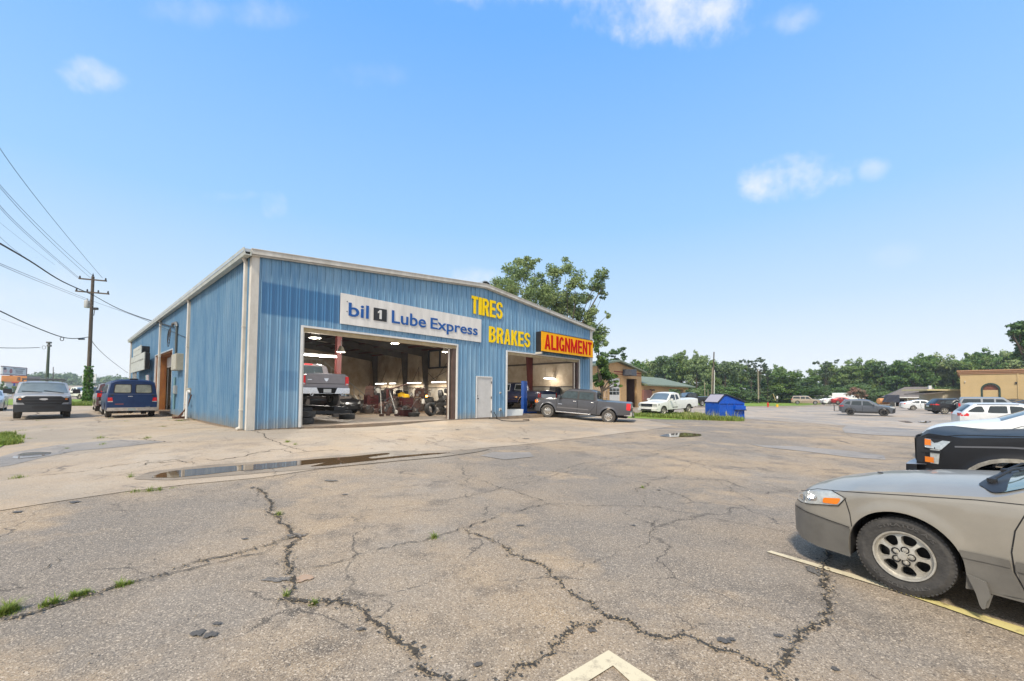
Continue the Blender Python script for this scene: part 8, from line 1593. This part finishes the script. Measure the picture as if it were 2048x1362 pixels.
# ---- house with grey hip roof
hs = empty('small_house', at(1790, 812, 84), R(-38), 'low house with grey hip roof and a dark porch beside the tan building', 'house'); hs.location.z = -.45
def hx(px): r = ray(px, 800); k = r.x / r.y; e = Vector((math.cos(R(-38)), math.sin(R(-38)))); p = hs.location; return (k * p.y - p.x) / (e.x - k * e.y)
def hzz(px, py): e = math.sin(R(-38)); d = hs.location.y + e * hx(px); r = ray(px, py); return EYE.z + r.z / r.y * d + .45
x0, x1 = hx(1770), hx(1887); zE_, zR_ = hzz(1800, 794), hzz(1840, 776); xr0 = hx(1816)
g = G(); w_ = 9; v = [(x0, -1, zE_), (x1, -1, zE_), (x1, w_, zE_), (x0, w_, zE_), (xr0, 4, zR_ + .3), (x1 - 1.0, 4, zR_ + .3)]; g.add(v, [(0, 1, 5, 4), (2, 3, 4, 5), (0, 4, 3), (1, 2, 5), (0, 3, 2, 1)]); mk('roof', g, mat('grey shingles', (.19, .165, .15), .9, 0, 0, .3, 3), hs)
g = G().box(x0 - .05, x1 + .05, -1.06, -1.0, zE_ - .18, zE_ + .02); mk('fascia', g, M_WHITE, hs)
g = G().box(hx(1815), x1 - .3, 0, 8, 0, zE_ - .01).box(hx(1789), hx(1815), 2.2, 8, 0, zE_ - .02); mk('wall', g, mat('cream siding', (.50, .45, .34), .8, 0, 0, .15, 3), hs)
mk('porch_door', G().box(hx(1793), hx(1811), 2.1, 2.19, 0, zE_ - .5), M_DARK, hs); mk('porch_post', G().box(hx(1789), hx(1790), -.8, -.6, 0, zE_ - .01).box(hx(1814), hx(1815), -.8, -.6, 0, zE_ - .01), M_WHITE, hs); mk('chimney', G().box(hx(1862), hx(1868), 2, 3, zR_ - 1.0, zR_ + .5), M_WHITE, hs); mk('window', G().box(hx(1835), hx(1845), -.04, -.005, .9, 1.9), M_GLASS, hs)
# ---- tan stucco building with the arched window, and its annex
TA = at(1922, 812, 60); TA.z = -.45; M_STUC = mat('tan stucco', (.50, .37, .19), .85, 0, 0, .14, .6, .15, 30); ty = R(-47.8)
tb = empty('stucco_building', TA, ty, 'tan stucco building with a brown cornice and a dark arched window', 'building')
def bx_(px): r = ray(px, 800); k = r.x / r.y; return (k * TA.y - TA.x) / (math.cos(ty) - k * math.sin(ty))
def bz_(px, py): d = TA.y + math.sin(ty) * bx_(px); r = ray(px, py); return EYE.z + r.z / r.y * d - TA.z
zt = bz_(1925, 749); xe = bx_(2140); wx0, wx1 = bx_(1966), bx_(1998); ztop_ = bz_(1982, 768.5); rr = (wx1 - wx0) / 2; cx = (wx0 + wx1) / 2; zs_ = ztop_ - rr
arc = [(cx + rr * math.cos(math.pi * i / 16), zs_ + rr * math.sin(math.pi * i / 16)) for i in range(17)]
g = G().box(0, wx0, 0, .4, 0, zt).box(wx1, xe, 0, .4, 0, zt).prism([(wx0, zt)] + [(wx0, zs_)] + arc[::-1][1:-1] + [(wx1, zs_), (wx1, zt)], 0, .4, 0, lambda a, b, h: (a, h, b)).box(0, .4, .401, 18, 0, zt); mk('wall', g, M_STUC, tb)
g = G()
for k, (a, b) in enumerate(((0, .22), (.22, .42), (.42, .6))): g.box(-.12 - .1 * k, xe, -.12 - .1 * k, 18, zt + a + .001 * k, zt + b)
mk('cornice', g, mat('brown cornice', (.36, .20, .11), .7), tb)
wn = mk('arched_window', G().prism([(wx0, 0), (wx1, 0)] + arc, .22, .26, 0, lambda a, b, h: (a, h, b)), mat('arched glass', (.05, .03, .03), .1, 0, 0, .5, 1, col2=(.25, .08, .04)), tb); M_DGRN = mat('dark green frame', (.02, .05, .04), .4)
g = G(); arc2 = [(cx + (rr + .18) * math.cos(math.pi * i / 16), zs_ + (rr + .18) * math.sin(math.pi * i / 16)) for i in range(17)]
for i in range(16): a, b, c, d = arc[i], arc[i + 1], arc2[i + 1], arc2[i]; g.prism([a, b, c, d], -.06, .1, 0, lambda x, z, h: (x, h, z))
g.box(wx0 - .18, wx0, -.06, .1, 0, zs_).box(wx1, wx1 + .18, -.06, .1, 0, zs_); mk('frame', g, M_DGRN, wn); mk('lower_panel', G().box(wx0 + .02, wx1 - .02, .1, .2, 0, bz_(1982, 780)), M_STUC, wn)
mk('wall_lamp', G().box(bx_(1930), bx_(1932), -.2, -.005, bz_(1931, 765), bz_(1931, 762)), M_TRIM, tb, bevel=.02); mk('wall_lamp', G().box(bx_(2031), bx_(2036), -.2, -.005, bz_(2033, 767), bz_(2033, 764)), M_BLACK, tb, bevel=.02); mk('pilaster', G().box(bx_(2036), bx_(2039), -.1, -.002, 0, zt - .01), M_STUC, tb)
an = empty('annex', at(1886, 812, 66), R(-12), 'low cream annex with a white garage door left of the tan building', 'building'); an.location.z = -.45; M_CRSD = mat('cream siding', (.50, .45, .34), .8)
mk('wall', G().box(.0, 5.5, .0, 5, 0, 3.2), M_CRSD, an); mk('roof', G().box(-2.4, 5.6, -.5, 5.2, 3.201, 3.45), mat('cream fascia', (.58, .50, .28), .6), an); mk('garage_door', G().box(1.4, 4.9, -.06, -.005, 0, 2.2), mat('pale garage door', (.45, .45, .44), .6), an); mk('lower_roof', G().prism([(-2.8, 2.7), (.2, 3.1), (.2, 2.95), (-2.8, 2.55)], -.4, 4, 0, lambda a, b, h: (a, h, b)), mat('grey shingles', (.19, .165, .15), .9), an)
# orange barrels and covered pile beside the house
for i, (px, lab) in enumerate(((1764, 'left orange cylinder lying beside the covered trailer'), (1772, 'right orange cylinder lying beside the covered trailer'))):
    o = tag(mk('orange_tank', G().lathe([(0, -.75), (.5, -.7), (.62, -.5), (.62, .5), (.5, .7), (0, .75)], n=16, axis='x'), mat('orange tank', (.55, .26, .10), .5), smooth=40), lab, 'tank', 'orange tanks'); p = at(px, 808.6, 82); o.location = (p.x, p.y, p.z + .62)
o = empty('covered_trailer', at(1780, 809, 80), R(-35), 'dark blue covered trailer right of the orange tanks', 'trailer'); mk('cover', G().prism([(-1.1, .4), (1.3, .4), (1.3, 1.9), (-.5, 1.9)], -.8, .8, 0, lambda a, b, h: (a, h, b)), mat('dark cover', (.025, .03, .05), .6), o, bevel=.08); mk('wheel', G().lathe([(0, -.1), (.3, -.1), (.3, .1), (0, .1)], (.2, -.75, .3), 'y', 14), M_RUB, o)
# ---- across the road on the left
def pxbox(name, label, cat, px0, px1, py0, py1, d, dep, m_, extra=()):
    a = at(px0, py1, d); b = at(px1, py1, d * 1.02); o = empty(name, a, math.atan2(b.y - a.y, b.x - a.x), label, cat); w_ = (b - a).xy.length; h_ = at(px0, py0, d).z - a.z
    mk('wall', G().box(0, w_, 0, dep, 0, h_), m_, o)
    for nm, fx0, fx1, fz0, fz1, mm_ in extra: mk(nm, G().box(w_ * fx0, w_ * fx1, -.12, -.01, h_ * fz0, h_ * fz1), mm_, o)
    return o, w_, h_
M_PALE = mat('pale board', (.60, .64, .64), .6, 0, 0, .2, .5)
o = empty('billboard', at(5, 748, 190), R(44), 'billboard on a single post above the orange-roofed restaurant', 'billboard'); a, b = at(5, 748, 190), at(52.5, 748.5, 205); o.rotation_euler.z = math.atan2(b.y - a.y, b.x - a.x); wB = (b - a).xy.length; hB = at(5, 733, 190).z - a.z
mk('panel', G().box(0, wB, 0, .6, 0, hB), M_PALE, o); mk('frame', G().box(-.3, wB + .3, -.05, .62, -.35, -.002).box(wB + .002, wB + .5, -.05, .7, -.35, hB + .2).box(-.3, wB + .5, -.05, .62, hB + .002, hB + .3), mat('maroon frame', (.10, .02, .05), .6), o); mk('post', G().tube([(wB * .5, 1.2, -9), (wB * .5, 1.2, 0)], .5, 10), mat('maroon frame', (.10, .02, .05), .6), o)
def disc(cx, cz, rx, rz, n=14): return [(cx + rx * math.cos(6.283 * i / n), cz + rz * math.sin(6.283 * i / n)) for i in range(n)]
mk('picture', G().prism(disc(wB * .10, hB * .5, wB * .07, hB * .33), -.06, -.02, 0, lambda a, c, h: (a, h, c)), mat('pale pink print', (.55, .38, .38), .6), o); mk('picture', G().prism(disc(wB * .08, hB * .74, wB * .06, hB * .17), -.09, -.061, 0, lambda a, c, h: (a, h, c)), mat('dark print', (.03, .03, .05), .6), o); mk('picture', G().prism(disc(wB * .33, hB * .45, wB * .06, hB * .33), -.06, -.02, 0, lambda a, c, h: (a, h, c)), mat('brown print', (.35, .12, .12), .6), o)
mk('text_line', G().box(wB * .43, wB * .92, -.05, -.01, hB * .78, hB * .86).box(wB * .52, wB * .85, -.05, -.01, hB * .53, hB * .60).box(wB * .54, wB * .82, -.05, -.01, hB * .38, hB * .45).box(wB * .52, wB * .84, -.05, -.01, hB * .22, hB * .28), mat('dark print', (.03, .03, .05), .6), o)
M_ORG = mat('orange roof', (.62, .24, .04), .6, 0, 0, .35, .4, col2=(.4, .16, .05))
o, w_, h_ = pxbox('restaurant', 'orange-roofed restaurant far left below the billboard', 'building', 3, 52, 751, 776, 150, 10, mat('restaurant wall', (.25, .22, .2), .7), [('orange_roof', -.02, 1.02, .52, 1.0, M_ORG), ('red_stripe', .4, .7, .42, .52, mat('red stripe', (.45, .06, .04), .6)), ('sign_oval', .62, .76, .6, .9, mat('slate oval', (.18, .25, .30), .5))])
pxbox('gas_station', 'white and blue shop front left of the white pickup', 'building', 11, 29, 767, 784, 140, 5, M_PALE, [('teal_window', .1, .6, .15, .5, mat('teal', (.02, .22, .20), .4)), ('blue_post', .82, 1.0, 0, 1.05, mat('blue band', (.02, .05, .4), .5)), ('red_sign', -.15, .02, .2, .5, mat('red stripe', (.45, .06, .04), .6))])
for px, top, w_, d, lab in ((3, 762, 16, 130, 'dark bush before the restaurant at the left edge'), (40, 768, 22, 120, 'dark bush above the hood mirror of the white pickup'), (18, 770, 12, 150, 'dark tree left of the blue post')):
    p = copy_tree(PR['bush'][0]); b = at(px, 790, d); b.z = tz(b.x, b.y); p.location = b; s_ = w_ * d / F / 9; p.scale = (s_, s_, (at(px, top, d).z - b.z) / 9); tag(p, lab, 'tree', 'bushes across the road')
pxbox('low_store', 'long low pale store with a red sign across the road', 'building', 130, 200, 771, 787, 170, 12, mat('store wall', (.45, .43, .41), .7), [('red_sign', .12, .42, .30, .62, mat('dull red', (.35, .08, .07), .6)), ('window_band', .5, .95, .1, .35, M_GLASS)])
for px0, px1, lab in ((163.5, 171.5, 'left pale double sign behind the utility pole'), (181, 192, 'right pale double sign behind the utility pole')):
    a = at(px0, 764, 150); b = at(px1, 764, 150); o = empty('road_sign', a, 0, lab, 'sign', 'pale signs behind the utility pole'); w_ = (b - a).length; h_ = at(px0, 748, 150).z - a.z
    mk('panel', G().box(0, w_, 0, .2, h_ * .2, h_), M_PALE, o); mk('lower_panel', G().box(0, w_, .0, .2, -h_ * .1, h_ * .14), mat('grey panel', (.35, .4, .42), .6), o); mk('post', G().box(w_ * .1, w_ * .16, .05, .15, -6, 0).box(w_ * .84, w_ * .9, .05, .15, -6, 0), M_STEEL, o)
# ================================================================== THE AIR: one even, thin box of haze round the whole place
hm = bpy.data.materials.new('thin summer haze'); hm.use_nodes = True; hm.node_tree.nodes.clear()
ho_ = hm.node_tree.nodes.new('ShaderNodeOutputMaterial'); hv = hm.node_tree.nodes.new('ShaderNodeVolumePrincipled'); hm.node_tree.links.new(hv.outputs[0], ho_.inputs['Volume'])
hv.inputs['Color'].default_value = (.86, .93, 1, 1); hv.inputs['Density'].default_value = .00042; hv.inputs['Anisotropy'].default_value = .2
tag(mk('haze', G().box(-1600, 1600, -1600, 1600, -3.0, 24.0), hm), kind='stuff')
